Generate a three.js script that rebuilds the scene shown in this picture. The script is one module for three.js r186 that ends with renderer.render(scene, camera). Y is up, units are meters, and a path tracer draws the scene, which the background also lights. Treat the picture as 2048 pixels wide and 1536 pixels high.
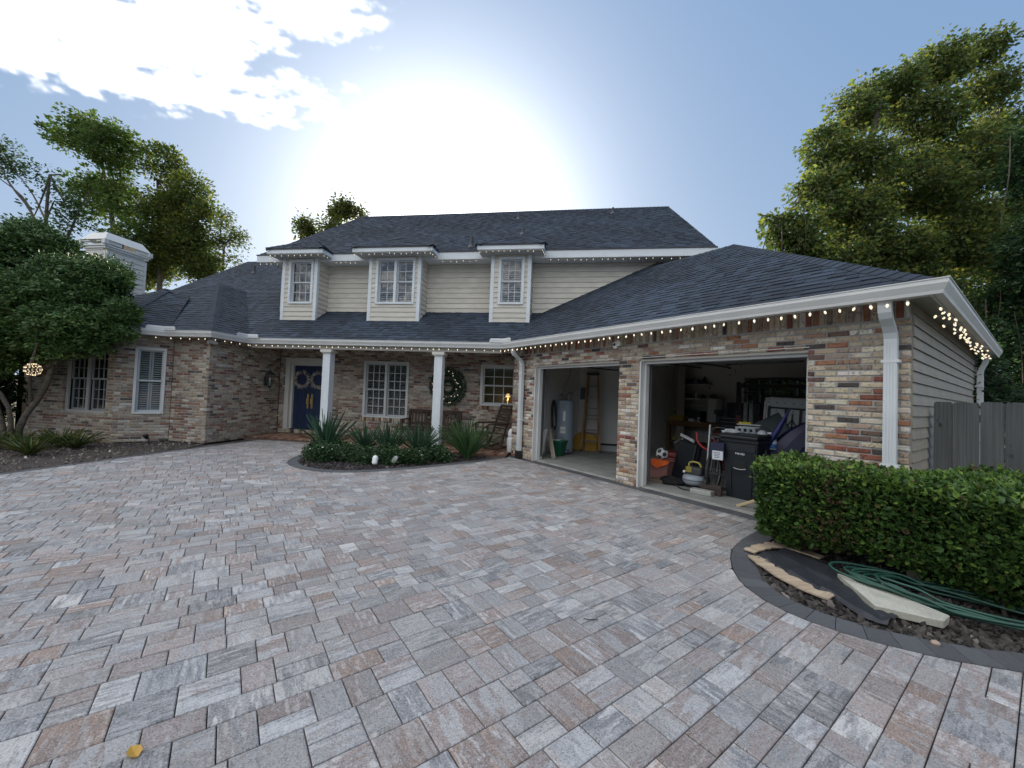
import * as THREE from 'three';
import { mergeGeometries } from 'three/addons/utils/BufferGeometryUtils.js';
import { RoundedBoxGeometry } from 'three/addons/geometries/RoundedBoxGeometry.js';

// ---------------------------------------------------------------- camera, sky, sun, exposure
const scene = new THREE.Scene();
const camera = new THREE.PerspectiveCamera(88.87, 4 / 3, 0.05, 600);
camera.position.set(0, 1.5, 0);
camera.rotation.set(THREE.MathUtils.degToRad(1.604), THREE.MathUtils.degToRad(8.946), THREE.MathUtils.degToRad(2.277), 'YXZ');
camera.updateMatrixWorld(true);
const renderer = new THREE.WebGLRenderer({ antialias: true });
renderer.setSize(1024, 768);
renderer.toneMapping = THREE.LinearToneMapping;
renderer.toneMappingExposure = 1.85;
renderer.shadowMap.enabled = true;
renderer.shadowMap.type = THREE.PCFSoftShadowMap;

const SUN = new THREE.Vector3(-0.3116, 0.3703, -0.8751).normalize();
const sun = new THREE.DirectionalLight(new THREE.Color().setRGB(1.0, 0.86, 0.62), 5.0);
sun.position.copy(SUN).multiplyScalar(60);
sun.castShadow = true; sun.shadow.radius = 2; sun.shadow.mapSize.set(4096, 4096);
Object.assign(sun.shadow.camera, { left: -40, right: 40, top: 30, bottom: -30, near: 1, far: 140 });
scene.add(sun, sun.target);

// ---------------------------------------------------------------- helpers
const V3 = (x, y, z) => new THREE.Vector3(x, y, z);
const C = Math.SQRT1_2;
function mulberry(a) { return () => { a |= 0; a = (a + 0x6d2b79f5) | 0; let t = Math.imul(a ^ (a >>> 15), 1 | a); t = (t + Math.imul(t ^ (t >>> 7), 61 | t)) ^ t; return ((t ^ (t >>> 14)) >>> 0) / 4294967296; }; }
let R = mulberry(7);
const rr = (a, b) => a + (b - a) * R();
const pick = (a) => a[Math.min(a.length - 1, Math.floor(R() * a.length))];
const clamp = (x, a = 0, b = 1) => Math.max(a, Math.min(b, x));
const mix = (a, b, t) => a + (b - a) * t;
const smooth = (a, b, x) => { const t = clamp((x - a) / (b - a)); return t * t * (3 - 2 * t); };

// tileable value noise on an n x n grid, fx / fy = cells across
function noiseGrid(n, fx, fy, octaves, seed, gain = 0.5) {
  const out = new Float32Array(n * n); let amp = 1, tot = 0;
  for (let o = 0; o < octaves; o++) {
    const q = mulberry(seed + o * 101), g = new Float32Array(fx * fy);
    for (let i = 0; i < g.length; i++) g[i] = q();
    for (let y = 0; y < n; y++) {
      const Y = (y / n) * fy, y0 = Math.floor(Y), ty = Y - y0, sy = ty * ty * (3 - 2 * ty), r0 = (y0 % fy) * fx, r1 = ((y0 + 1) % fy) * fx;
      for (let x = 0; x < n; x++) {
        const X = (x / n) * fx, x0 = Math.floor(X), tx = X - x0, sx = tx * tx * (3 - 2 * tx), a = x0 % fx, b = (x0 + 1) % fx;
        out[y * n + x] += amp * mix(mix(g[r0 + a], g[r0 + b], sx), mix(g[r1 + a], g[r1 + b], sx), sy);
      }
    }
    tot += amp; amp *= gain; fx = Math.min(fx * 2, n); fy = Math.min(fy * 2, n);
  }
  for (let i = 0; i < out.length; i++) out[i] /= tot;
  return out;
}
const toS = (v) => 255 * (v <= 0.0031308 ? 12.92 * v : 1.055 * Math.pow(v, 1 / 2.4) - 0.055);
function texRGB(n, fn, srgb = true) {           // fn(i, x, y) -> [r, g, b] linear
  const d = new Uint8Array(n * n * 4);
  for (let y = 0, i = 0; y < n; y++) for (let x = 0; x < n; x++, i++) {
    const c = fn(i, x, y);
    for (let k = 0; k < 3; k++) d[i * 4 + k] = clamp(srgb ? toS(c[k]) : c[k] * 255, 0, 255);
    d[i * 4 + 3] = 255;
  }
  const t = new THREE.DataTexture(d, n, n); t.wrapS = t.wrapT = THREE.RepeatWrapping; t.magFilter = THREE.LinearFilter; t.minFilter = THREE.LinearMipmapLinearFilter; t.generateMipmaps = true;
  if (srgb) t.colorSpace = THREE.SRGBColorSpace; t.needsUpdate = true; return t;
}
const texG = (n, fn) => texRGB(n, (i, x, y) => { const v = fn(i, x, y); return [v, v, v]; }, false);

// ---- the sky: blue air, glow round the hidden sun, a sheet of broken cloud
{
  const W = 2048, H = 1024, d = new Float32Array(W * H * 4), N = 1024;
  const n1 = noiseGrid(N, 10, 24, 6, 11, 0.58), n2 = noiseGrid(N, 3, 4, 4, 23);
  const samp = (g, u, v) => { u = (u - Math.floor(u)) * N; v = (v - Math.floor(v)) * N; const x = Math.floor(u), y = Math.floor(v), fx = u - x, fy = v - y, x1 = (x + 1) % N, y1 = (y + 1) % N; return mix(mix(g[y * N + x], g[y * N + x1], fx), mix(g[y1 * N + x], g[y1 * N + x1], fx), fy); };
  for (let j = 0; j < H; j++) {
    const el = (j + 0.5) / H * Math.PI - Math.PI / 2, ce = Math.cos(el), dy = Math.sin(el);
    for (let i = 0; i < W; i++) {
      const az = (i + 0.5) / W * 2 * Math.PI - Math.PI, dx = Math.cos(az) * ce, dz = Math.sin(az) * ce;   // three.js: u = atan2(z, x) / 2pi + 0.5
      const e = Math.max(el, 0) * 180 / Math.PI, g = Math.acos(clamp(dx * SUN.x + dy * SUN.y + dz * SUN.z, -1, 1)) * 180 / Math.PI;
      const hz = Math.exp(-e / 22), glow = 3.0 * Math.exp(-g / 7.4) + 0.9 * Math.exp(-g / 17) * Math.exp(-e / 14), wide = 0.14 * Math.exp(-g / 27);
      let r = mix(0.080, 0.23, hz) + glow * 1.0 + wide * 1.08, gg = mix(0.165, 0.31, hz) + glow * 0.97 + wide * 0.86, b = mix(0.315, 0.41, hz) + glow * 0.93 + wide * 0.46;
      if (dy > 0.05) {
        const X = dx / dy, Z = dz / dy;
        const u = X * 0.95 - Z * 0.31, v = X * 0.31 + Z * 0.95;
        const edge = samp(n2, X * 0.16 + 0.3, Z * 0.16 + 0.1) - 0.5;
        const m = smooth(-0.16, 0.22, 0.44 - (X - Z) + edge * 0.35) * smooth(-0.14, 0.22, Z + 0.323 * (X + 1.93) + 1.13 + edge * 0.35) * (0.6 + 0.4 * smooth(6.0, 0.5, Z));  // cloud also added unseen overhead and behind, to brighten the shaded front
        const f = samp(n1, u * 0.3 + 0.37, v * 0.3) * 0.42 + samp(n1, u * 0.9 + 0.11, v * 0.7 + 0.6) * 0.33 + samp(n1, u * 2.6 + 0.2, v * 1.6 + 0.3) * 0.25;
        const cl = smooth(0.60 - 0.22 * m, 0.74 - 0.22 * m, f) * smooth(0.02, 0.25, m) * smooth(0.05, 0.2, dy);
        const cv = 1.12 + 0.5 * Math.exp(-g / 30);
        r = mix(r, Math.max(r, cv), cl * 0.93); gg = mix(gg, Math.max(gg, cv * 0.99), cl * 0.93); b = mix(b, Math.max(b, cv * 0.97), cl * 0.93);
      }
      if (el < 0) { r = 0.30; gg = 0.31; b = 0.30; }
      const k = (j * W + i) * 4; d[k] = r; d[k + 1] = gg; d[k + 2] = b; d[k + 3] = 1;
    }
  }
  const t = new THREE.DataTexture(d, W, H, THREE.RGBAFormat, THREE.FloatType);
  t.mapping = THREE.EquirectangularReflectionMapping; t.magFilter = t.minFilter = THREE.LinearFilter; t.wrapS = THREE.RepeatWrapping; t.needsUpdate = true;
  scene.background = t; scene.environment = t;
}

// ---- naming
const taken = {};
function numbered(n) { const k = taken[n] = (taken[n] ?? -1) + 1; return k ? n + '_' + String(k).padStart(3, '0') : n; }
function tag(o, label, category, group) { o.userData = { ...o.userData, label, category }; if (group) o.userData.group = group; return o; }
function thing(name, label, category, group, x = 0, y = 0, z = 0, ry = 0) {
  const o = new THREE.Group(); o.name = numbered(name); o.position.set(x, y, z); o.rotation.y = ry; scene.add(o); return tag(o, label, category, group);
}
function struct(name, x = 0, y = 0, z = 0) { const o = new THREE.Group(); o.name = numbered(name); o.position.set(x, y, z); o.userData.kind = 'structure'; scene.add(o); return o; }
function part(name, parent) { const o = new THREE.Group(); o.name = name; parent.add(o); return o; }
function mesh(name, geo, mat, parent) { const o = new THREE.Mesh(geo, mat); o.name = parent === scene ? numbered(name) : name; o.castShadow = o.receiveShadow = true; parent.add(o); return o; }

// ---- frames.  Garage frame: t along its front wall, s inwards, both metres; the porch front runs along x
const S0 = 5.763;
const gp = (t, y, s) => V3((t + S0 + s) * C, y, (t - S0 - s) * C);
const fr = (x, y, z, ry = 0) => new THREE.Matrix4().makeRotationY(ry).setPosition(x, y, z);
const gf = (t, y, s, ry = 0) => { const p = gp(t, y, s); return fr(p.x, p.y, p.z, ry - Math.PI / 4); };
function placeG(o, t, y, s, ry = 0) { o.position.copy(gp(t, y, s)); o.rotation.y = ry - Math.PI / 4; return o; }
function at(px, py, depth) {                     // a point of the photograph (2048 x 1536) at a depth along the view axis
  const k = depth / 783.18; return V3((px - 1024) * k, (768 - py) * k, -depth).applyMatrix4(camera.matrixWorld);
}

// ---- mesh builder: flat faces with uv in metres and vertex colours
class MB {
  constructor(m) { this.p = []; this.n = []; this.u = []; this.c = []; this.m = m || new THREE.Matrix4(); this.col = [1, 1, 1]; this.uo = [0, 0]; this.geos = []; }
  color(r, g, b) { this.col = Array.isArray(r) ? r : [r, g, b]; return this; }
  at(m) { this.m = m; return this; }
  push(a, n, u, v) { this.p.push(a.x, a.y, a.z); this.n.push(n.x, n.y, n.z); this.u.push(u, v); this.c.push(this.col[0], this.col[1], this.col[2]); }
  poly(pts, fixedU) {                            // convex polygon, counter-clockwise from outside
    const q = pts.map((a) => a.clone().applyMatrix4(this.m));
    const e1 = q[1].clone().sub(q[0]), e2 = q[q.length - 1].clone().sub(q[0]), n = new THREE.Vector3();
    for (let i = 1; i + 1 < q.length; i++) n.add(q[i].clone().sub(q[0]).cross(q[i + 1].clone().sub(q[0])));
    if (n.lengthSq() < 1e-16) return this; n.normalize();
    let U = (fixedU ? e1 : e1.lengthSq() >= e2.lengthSq() ? e1 : e2).clone().normalize(); const Vv = n.clone().cross(U);
    const uv = q.map((a) => { const d = a.clone().sub(q[0]); return [d.dot(U) + this.uo[0], d.dot(Vv) + this.uo[1]]; });
    for (let i = 1; i + 1 < q.length; i++) for (const k of [0, i, i + 1]) this.push(q[k], n, uv[k][0], uv[k][1]);
    return this;
  }
  polyUp(pts) { const n = new THREE.Vector3(); for (let i = 1; i + 1 < pts.length; i++) n.add(pts[i].clone().sub(pts[0]).cross(pts[i + 1].clone().sub(pts[0]))); return this.poly(n.y < 0 ? pts.slice().reverse() : pts); }
  box(x0, y0, z0, x1, y1, z1, skipBack = false) {
    const a = V3(x0, y0, z0), b = V3(x1, y0, z0), c = V3(x1, y1, z0), d = V3(x0, y1, z0), e = V3(x0, y0, z1), f = V3(x1, y0, z1), g = V3(x1, y1, z1), h = V3(x0, y1, z1);
    this.poly([e, f, g, h]); this.poly([f, b, c, g]); this.poly([a, e, h, d]); this.poly([h, g, c, d]); this.poly([a, b, f, e]);
    if (!skipBack) this.poly([b, a, d, c]); return this;
  }
  cb(x, y, z, w, h, d) { return this.box(x - w / 2, y - h / 2, z - d / 2, x + w / 2, y + h / 2, z + d / 2); }
  slab(x0, y0, x1, y1, z0, z1, ch, jit = 0) {    // plate with its front edges chamfered, front at z1
    const j = () => (R() - 0.5) * 2 * jit;
    const B = [V3(x0, y0, z0), V3(x1, y0, z0), V3(x1, y1, z0), V3(x0, y1, z0)];
    const Mi = [V3(x0 + j(), y0 + j(), z1 - ch), V3(x1 + j(), y0 + j(), z1 - ch), V3(x1 + j(), y1 + j(), z1 - ch), V3(x0 + j(), y1 + j(), z1 - ch)];
    const F = [V3(x0 + ch + j(), y0 + ch + j(), z1 + j() * 0.4), V3(x1 - ch + j(), y0 + ch + j(), z1 + j() * 0.4), V3(x1 - ch + j(), y1 - ch + j(), z1 + j() * 0.4), V3(x0 + ch + j(), y1 - ch + j(), z1 + j() * 0.4)];
    for (let i = 0; i < 4; i++) { const k = (i + 1) % 4; this.poly([B[i], B[k], Mi[k], Mi[i]]); this.poly([Mi[i], Mi[k], F[k], F[i]]); }
    this.poly(F); return this;
  }
  bar(a, b, w, h = w) {                          // square bar between two points
    const d = b.clone().sub(a), L = d.length(), q = new THREE.Quaternion().setFromUnitVectors(V3(0, 1, 0), d.normalize());
    const mm = new THREE.Matrix4().compose(a, q, V3(1, 1, 1)), keep = this.m; this.m = keep.clone().multiply(mm); this.box(-w / 2, 0, -h / 2, w / 2, L, h / 2); this.m = keep; return this;
  }
  add(geo, m) {                                  // any three.js geometry, smooth normals kept
    let g = geo.index ? geo.toNonIndexed() : geo.clone(); g.applyMatrix4(this.m.clone().multiply(m || new THREE.Matrix4()));
    const P = g.attributes.position, Nn = g.attributes.normal, U = g.attributes.uv;
    for (let i = 0; i < P.count; i++) { this.p.push(P.getX(i), P.getY(i), P.getZ(i)); this.n.push(Nn.getX(i), Nn.getY(i), Nn.getZ(i)); this.u.push(U ? U.getX(i) : 0, U ? U.getY(i) : 0); this.c.push(...this.col); }
    return this;
  }
  cyl(a, b, r0, r1 = r0, n = 10) {               // tapered rod from a to b
    const d = b.clone().sub(a), L = d.length(), q = new THREE.Quaternion().setFromUnitVectors(V3(0, 1, 0), d.normalize());
    return this.add(new THREE.CylinderGeometry(r1, r0, L, n, 1).translate(0, L / 2, 0), new THREE.Matrix4().compose(a, q, V3(1, 1, 1)));
  }
  tube(pts, r, seg = 24, n = 7, closed = false) { return this.add(new THREE.TubeGeometry(new THREE.CatmullRomCurve3(pts, closed), seg, r, n, closed)); }
  limb(pts, r0, r1, seg = 10, n = 7) {
    const cv = new THREE.CatmullRomCurve3(pts), fs = cv.computeFrenetFrames(seg, false), ring = [];
    for (let i = 0; i <= seg; i++) {
      const c = cv.getPointAt(i / seg), r = mix(r0, r1, i / seg), a = [];
      for (let k = 0; k <= n; k++) { const t = k / n * 2 * Math.PI, w = 1 + 0.12 * Math.sin(3 * t + i); a.push([c.clone().addScaledVector(fs.normals[i], Math.cos(t) * r * w).addScaledVector(fs.binormals[i], Math.sin(t) * r * w), fs.normals[i].clone().multiplyScalar(Math.cos(t)).addScaledVector(fs.binormals[i], Math.sin(t))]); }
      ring.push(a);
    }
    const L = cv.getLength();
    for (let i = 0; i < seg; i++) for (let k = 0; k < n; k++) for (const [x, y] of [[0, 0], [0, 1], [1, 1], [0, 0], [1, 1], [1, 0]]) {
      const [P, N] = ring[i + x][k + y]; const q = P.clone().applyMatrix4(this.m), nn = N.clone().transformDirection(this.m); this.push(q, nn, (i + x) / seg * L, (k + y) / n * r0 * 6);
    }
    return this;
  }
  get empty() { return !this.p.length; }
  geometry() {
    const g = new THREE.BufferGeometry();
    g.setAttribute('position', new THREE.Float32BufferAttribute(this.p, 3)); g.setAttribute('normal', new THREE.Float32BufferAttribute(this.n, 3));
    g.setAttribute('uv', new THREE.Float32BufferAttribute(this.u, 2)); g.setAttribute('color', new THREE.Float32BufferAttribute(this.c, 3)); return g;
  }
  build(name, mat, parent, kind) { const o = mesh(name, this.geometry(), mat, parent); if (kind) o.userData.kind = kind; return o; }
}
const mb = (m) => new MB(m);
// pieces: the largest in the photograph become meshes of their own, the rest one joined part
class Pieces {
  constructor(name, mat, most = 300, step = 1) { Object.assign(this, { name, mat, most, list: [] }); }
  add(parent, centre, area, normal, draw) {
    const v = camera.position.clone().sub(centre), d2 = v.lengthSq(), cs = normal.dot(v.normalize());
    const pr = centre.clone().project(camera), seen = Math.abs(pr.x) < 1.02 && Math.abs(pr.y) < 1.02 && pr.z < 1 && cs > 0;
    this.list.push({ parent, draw, score: seen ? area * cs / d2 : -1, seed: Math.floor(R() * 1e9) });
  }
  build() {
    this.list.sort((a, b) => b.score - a.score);
    const rest = new Map();
    this.list.forEach((p, i) => {
      R = mulberry(p.seed);
      if (i < this.most) { const b = mb(); p.draw(b); if (!b.empty) b.build(this.name, this.mat, p.parent); }
      else { if (!rest.has(p.parent)) rest.set(p.parent, mb()); p.draw(rest.get(p.parent)); }
    });
    for (const [parent, b] of rest) if (!b.empty) b.build(this.name, this.mat, parent, 'stuff');
    R = mulberry(991);
  }
}
function clip(poly, a, b, c) {                   // keep a*x + b*y + c >= 0
  const out = [];
  for (let i = 0; i < poly.length; i++) { const p = poly[i], q = poly[(i + 1) % poly.length], dp = a * p[0] + b * p[1] + c, dq = a * q[0] + b * q[1] + c; if (dp >= 0) out.push(p); if ((dp >= 0) !== (dq >= 0)) { const t = dp / (dp - dq); out.push([mix(p[0], q[0], t), mix(p[1], q[1], t)]); } }
  return out;
}
const areaOf = (p) => { let a = 0; for (let i = 0; i < p.length; i++) { const q = p[(i + 1) % p.length]; a += p[i][0] * q[1] - q[0] * p[i][1]; } return a / 2; };

// ---------------------------------------------------------------- materials
const std = (o) => new THREE.MeshStandardMaterial({ vertexColors: true, roughness: 0.8, ...o });
const phys = (o) => new THREE.MeshPhysicalMaterial({ vertexColors: true, roughness: 0.5, ...o });
const M = {};
{
  const n = 512, a = noiseGrid(n, 9, 14, 5, 31), b = noiseGrid(n, 48, 48, 3, 41), c = noiseGrid(n, 20, 6, 4, 51);
  const bt = texRGB(n, (i) => { const s = smooth(0.52, 0.62, c[i]), k = 0.52 + 0.78 * a[i] - 0.5 * smooth(0.60, 0.70, b[i]); const w = s * 0.42; return [clamp(k * (1 - w) + w * 0.95), clamp(k * (1 - w) * 0.98 + w * 1.0), clamp(k * (1 - w) * 0.96 + w)]; });
  const bb = texG(n, (i) => 0.5 * a[i] + 0.4 * b[i] + 0.2 * c[i]);
  M.brick = std({ map: bt, bumpMap: bb, bumpScale: 0.006, roughness: 0.92 });
  const mo = noiseGrid(n, 30, 30, 4, 61);
  const mt = texRGB(n, (i) => { const k = 0.75 + 0.5 * mo[i]; return [k, k, k]; });
  M.mortar = std({ map: mt, bumpMap: texG(n, (i) => mo[i]), bumpScale: 0.004, roughness: 0.95 });
  const g1 = noiseGrid(n, 160, 160, 2, 71), g2 = noiseGrid(n, 5, 9, 4, 73);
  M.shingle = std({ map: texRGB(n, (i) => { const k = 0.45 + 0.75 * g1[i] + 0.35 * (g2[i] - 0.5); return [k, k, k]; }), bumpMap: texG(n, (i) => g1[i]), bumpScale: 0.002, roughness: 0.88 });
  const w1 = noiseGrid(n, 3, 60, 4, 81), w2 = noiseGrid(n, 2, 9, 4, 83), w3 = noiseGrid(n, 6, 8, 3, 85);
  M.wood = std({ map: texRGB(n, (i) => { const k = 0.55 + 0.55 * w1[i] + 0.5 * (w2[i] - 0.5) - 0.5 * smooth(0.72, 0.8, w3[i]); return [k, k * 0.99, k * 0.97]; }), bumpMap: texG(n, (i) => w1[i]), bumpScale: 0.003, roughness: 0.9 });
  const p1 = noiseGrid(n, 4, 4, 5, 91), p2 = noiseGrid(n, 2, 40, 3, 93);
  M.paint = std({ map: texRGB(n, (i) => { const k = 0.88 + 0.12 * p1[i] + 0.08 * (p2[i] - 0.5); return [k, k, k * 0.995]; }), bumpMap: texG(n, (i) => 0.5 * p1[i] + 0.5 * p2[i]), bumpScale: 0.0012, roughness: 0.55 });
  M.siding = std({ map: texRGB(n, (i) => { const k = 0.80 + 0.22 * p1[i] + 0.16 * (w1[i] - 0.5); return [k, k * 0.99, k * 0.97]; }), bumpMap: texG(n, (i) => w1[i]), bumpScale: 0.0015, roughness: 0.7 });
  const c1 = noiseGrid(n, 5, 5, 6, 95), c2 = noiseGrid(n, 120, 120, 2, 97);
  M.concrete = std({ map: texRGB(n, (i) => { const k = 0.55 + 0.6 * c1[i] + 0.25 * (c2[i] - 0.5); return [k, k, k * 0.98]; }), bumpMap: texG(n, (i) => 0.5 * c1[i] + 0.5 * c2[i]), bumpScale: 0.003, roughness: 0.85 });
  const s1 = noiseGrid(n, 40, 40, 4, 99), s2 = noiseGrid(n, 6, 6, 4, 103);
  M.soil = std({ map: texRGB(n, (i) => { const k = 0.35 + 0.9 * s1[i] * s1[i] + 0.5 * (s2[i] - 0.4); return [k, k * 0.96, k * 0.92]; }), bumpMap: texG(n, (i) => s1[i]), bumpScale: 0.03, roughness: 1 });
  const k1 = noiseGrid(n, 60, 8, 4, 107);
  M.bark = std({ map: texRGB(n, (i) => { const k = 0.35 + 1.0 * k1[i]; return [k, k * 0.98, k * 0.95]; }), bumpMap: texG(n, (i) => k1[i]), bumpScale: 0.02, roughness: 0.95 });
  M.plastic = std({ roughness: 0.45 }); M.matte = std({ roughness: 0.9 }); M.metal = std({ roughness: 0.35, metalness: 0.9 }); M.steel = std({ roughness: 0.5, metalness: 0.3 });
  M.rubber = std({ roughness: 0.6 });
  M.leaf = phys({ roughness: 0.8, specularIntensity: 0.3, transmission: 0.62, thickness: 0, side: THREE.DoubleSide });
  M.gloss = phys({ roughness: 0.5, specularIntensity: 0.6, transmission: 0.25, thickness: 0, side: THREE.DoubleSide });
  M.glass = new THREE.MeshPhysicalMaterial({ color: 0xffffff, transmission: 1, thickness: 0, roughness: 0.03, ior: 1.5 });
  M.bulb = new THREE.MeshStandardMaterial({ color: new THREE.Color().setRGB(0.9, 0.8, 0.6), emissive: new THREE.Color().setRGB(1, 0.84, 0.60), emissiveIntensity: 0.6, roughness: 0.4 });
  M.cloth = std({ roughness: 0.95, side: THREE.DoubleSide });
}
const CREAM = [0.63, 0.60, 0.535], WHITE = [0.70, 0.74, 0.77], TRIM = [0.60, 0.625, 0.62];
// ================================================================ the setting
// ---- ground sheet
{
  const g = new THREE.PlaneGeometry(700, 700, 1, 1).rotateX(-Math.PI / 2).translate(0, -0.06, -40);
  const o = mesh('ground', g, M.soil.clone(), scene); o.material.vertexColors = false; o.material.color.setRGB(0.13, 0.125, 0.09); o.userData.kind = 'structure';
  const uv = g.attributes.uv; for (let i = 0; i < uv.count; i++) uv.setXY(i, uv.getX(i) * 350, uv.getY(i) * 350);
}
// ---- curves of the paved edge (x, z)
const curve = (pts, n) => new THREE.CatmullRomCurve3(pts.map((p) => V3(p[0], 0, p[1])), false, 'centripetal').getSpacedPoints(n).map((p) => [p.x, p.z]);
const BED = curve([[-6.0, -9.7], [-5.98, -8.5], [-5.82, -7.6], [-5.48, -6.95], [-4.95, -6.55], [-4.3, -6.42], [-3.7, -6.62], [-2.82, -7.44], [-2.06, -8.4], [-1.55, -9.3]], 72);
const HB = curve([[2.75, -5.55], [2.38, -5.26], [1.97, -4.82], [1.67, -4.38], [1.53, -4.03], [1.46, -3.66], [1.51, -3.34], [1.68, -3.1], [1.97, -2.92], [2.31, -2.82], [2.72, -2.78], [3.6, -2.82], [5.2, -3.0], [8.5, -3.4]], 120);
function offset(line, d) { return line.map((p, i) => { const a = line[Math.max(0, i - 1)], b = line[Math.min(line.length - 1, i + 1)], dx = b[0] - a[0], dz = b[1] - a[1], l = Math.hypot(dx, dz); return [p[0] - dz / l * d, p[1] + dx / l * d]; }); }
const BEDI = offset(BED, -0.19), HBI = offset(HB, -0.21);
function inside(poly, x, y) { let c = false; for (let i = 0, j = poly.length - 1; i < poly.length; j = i++) { const [a, b] = poly[i], [d, e] = poly[j]; if ((b > y) !== (e > y) && x < (d - a) * (y - b) / (e - b) + a) c = !c; } return c; }
const LEFT = [[-8.7, 6], [-8.72, -4.5], [-8.76, -6.2], [-8.72, -7.6], [-8.98, -8.5], [-8.98, -9.62]];
const sOf = (x, z) => (x - z) * C - S0, tOf = (x, z) => (x + z) * C;

// ---- driveway: pavers in courses that run square to the garage front
const driveway = struct('driveway');
{
  mb().color(0.13, 0.128, 0.122).polyUp([V3(-8.9, -0.028, 7), V3(9.5, -0.028, 7), V3(9.5, -0.028, -10.9), V3(-8.9, -0.028, -10.9)]).build('joint_sand', M.soil, driveway);
  // face atlas: 8 x 8 cells of blended concrete colours with streaks and grit
  const n = 2048, cell = 256, q = mulberry(5);
  const A = noiseGrid(1024, 6, 40, 5, 201, 0.62), B = noiseGrid(1024, 120, 120, 3, 203, 0.7), D = noiseGrid(1024, 5, 9, 4, 207), E = noiseGrid(1024, 24, 34, 4, 209);
  const pal = [[0.38, 0.385, 0.39], [0.295, 0.30, 0.305], [0.205, 0.21, 0.22], [0.31, 0.275, 0.265], [0.255, 0.215, 0.20], [0.30, 0.235, 0.20], [0.48, 0.48, 0.475], [0.33, 0.315, 0.305]];
  const kinds = [[0, 1, 6], [1, 2, 0], [3, 1, 0], [4, 3, 1], [0, 7, 1], [7, 3, 1], [5, 4, 7], [3, 4, 7], [2, 1, 6], [7, 1, 2], [0, 3, 4], [1, 7, 0]];
  const cells = []; for (let i = 0; i < 64; i++) cells.push({ k: kinds[i % kinds.length], ox: Math.floor(q() * 1024), oy: Math.floor(q() * 1024), a: 0.36 + 0.16 * q(), w: q(), g: 0.92 + 0.16 * q() });
  const hgt = new Float32Array(n * n);
  const tex = texRGB(n, (i, x, y) => {
    const c = cells[(y >> 8) * 8 + (x >> 8)], X = ((x & 255) * 1.4 + c.ox) & 1023, Y = ((y & 255) * 1.4 + c.oy) & 1023, k = (Y << 10) + X, k2 = (((y & 255) * 2 + c.oy) & 1023) * 1024 + (((x & 255) * 2 + c.ox) & 1023);
    const s = A[k] * 0.65 + D[k] * 0.35, t1 = smooth(c.a - 0.01, c.a + 0.08, s), t2 = smooth(c.a + 0.07, c.a + 0.14, D[k] * 0.4 + A[(k + 7777) & 0xfffff] * 0.6), grit = B[k2];
    const [p0, p1, p2] = c.k.map((j) => pal[j]), white = smooth(0.53, 0.66, A[(k + 333333) & 0xfffff] * 0.65 + E[k] * 0.35) * 1.15 * c.w + smooth(0.66, 0.72, grit) * 0.9, dark = smooth(0.38, 0.30, grit) * 0.7;
    hgt[i] = 0.6 * grit + 0.4 * A[k];
    return [0, 1, 2].map((j) => { let v = mix(mix(p0[j], p1[j], t1), p2[j], t2 * 0.8); v *= c.g * (0.76 + 0.48 * grit); v = mix(v, 0.56, white * 0.55); return v * (1 - dark * 0.55); });
  });
  const bump = texG(n, (i) => hgt[i]);
  M.paver = std({ map: tex, bumpMap: bump, bumpScale: 0.0035, roughness: 0.82 });
  M.border = std({ map: M.concrete.map, bumpMap: bump, bumpScale: 0.003, roughness: 0.85 });
  const P = new Pieces('paver', M.paver);
  const up = V3(0, 1, 0);
  // prism with a chamfered top over a convex polygon given as (t, s)
  function paverPrism(b, poly, y, atlas, ch) {
    if (areaOf(poly) < 0) poly = poly.slice().reverse();
    const q = poly.map(([t, s]) => { const p = gp(t, y, s); return p; });
    const c = q.reduce((a, p) => a.add(p), V3()).multiplyScalar(1 / q.length);
    const tilt = [rr(-0.004, 0.004), rr(-0.004, 0.004)];
    const Y = (p) => y + (p.x - c.x) * tilt[0] + (p.z - c.z) * tilt[1];
    const top = q.map((p) => { const d = p.clone().sub(c), L = d.length(); return c.clone().addScaledVector(d, Math.max(0, 1 - ch * 1.5 / L)).setY(0); }); top.forEach((p) => p.setY(Y(p)));
    const mid = q.map((p) => V3(p.x, Y(p) - ch * 0.8, p.z)), bot = q.map((p) => V3(p.x, -0.03, p.z));
    const xs = poly.map((p) => p[0]), ys = poly.map((p) => p[1]), x0 = Math.min(...xs), x1 = Math.max(...xs), y0 = Math.min(...ys), y1 = Math.max(...ys);
    const turn = atlas.turn, sc = 0.30, uvOf = (t, s) => { let a = (t - x0) / sc, d = (s - y0) / sc; if (turn) [a, d] = [d, a]; return [(atlas.c % 8 + 0.03 + clamp(a) * 0.94) / 8, (Math.floor(atlas.c / 8) + 0.03 + clamp(d) * 0.94) / 8]; };
    const uvs = poly.map((p) => uvOf(p[0], p[1])), n = q.length;
    const tri = (a, d, e, ua, ud, ue) => { const N = d.clone().sub(a).cross(e.clone().sub(a)).normalize(); b.push(a, N, ...ua); b.push(d, N, ...ud); b.push(e, N, ...ue); };
    for (let i = 1; i + 1 < n; i++) tri(top[0], top[i], top[i + 1], uvs[0], uvs[i], uvs[i + 1]);
    for (let i = 0; i < n; i++) { const k = (i + 1) % n; tri(mid[i], mid[k], top[k], uvs[i], uvs[k], uvs[k]); tri(mid[i], top[k], top[i], uvs[i], uvs[k], uvs[i]); tri(bot[i], bot[k], mid[k], uvs[i], uvs[k], uvs[k]); tri(bot[i], mid[k], mid[i], uvs[i], uvs[k], uvs[i]); }
  }
  const bedPoly = [...BED, [-1.2, -11], [-6.0, -11]], hbPoly = [...HB, [12, -3.6], [12, -9]];
  const lines = [[BED, bedPoly, 1], [HB, hbPoly, 1]];
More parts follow.
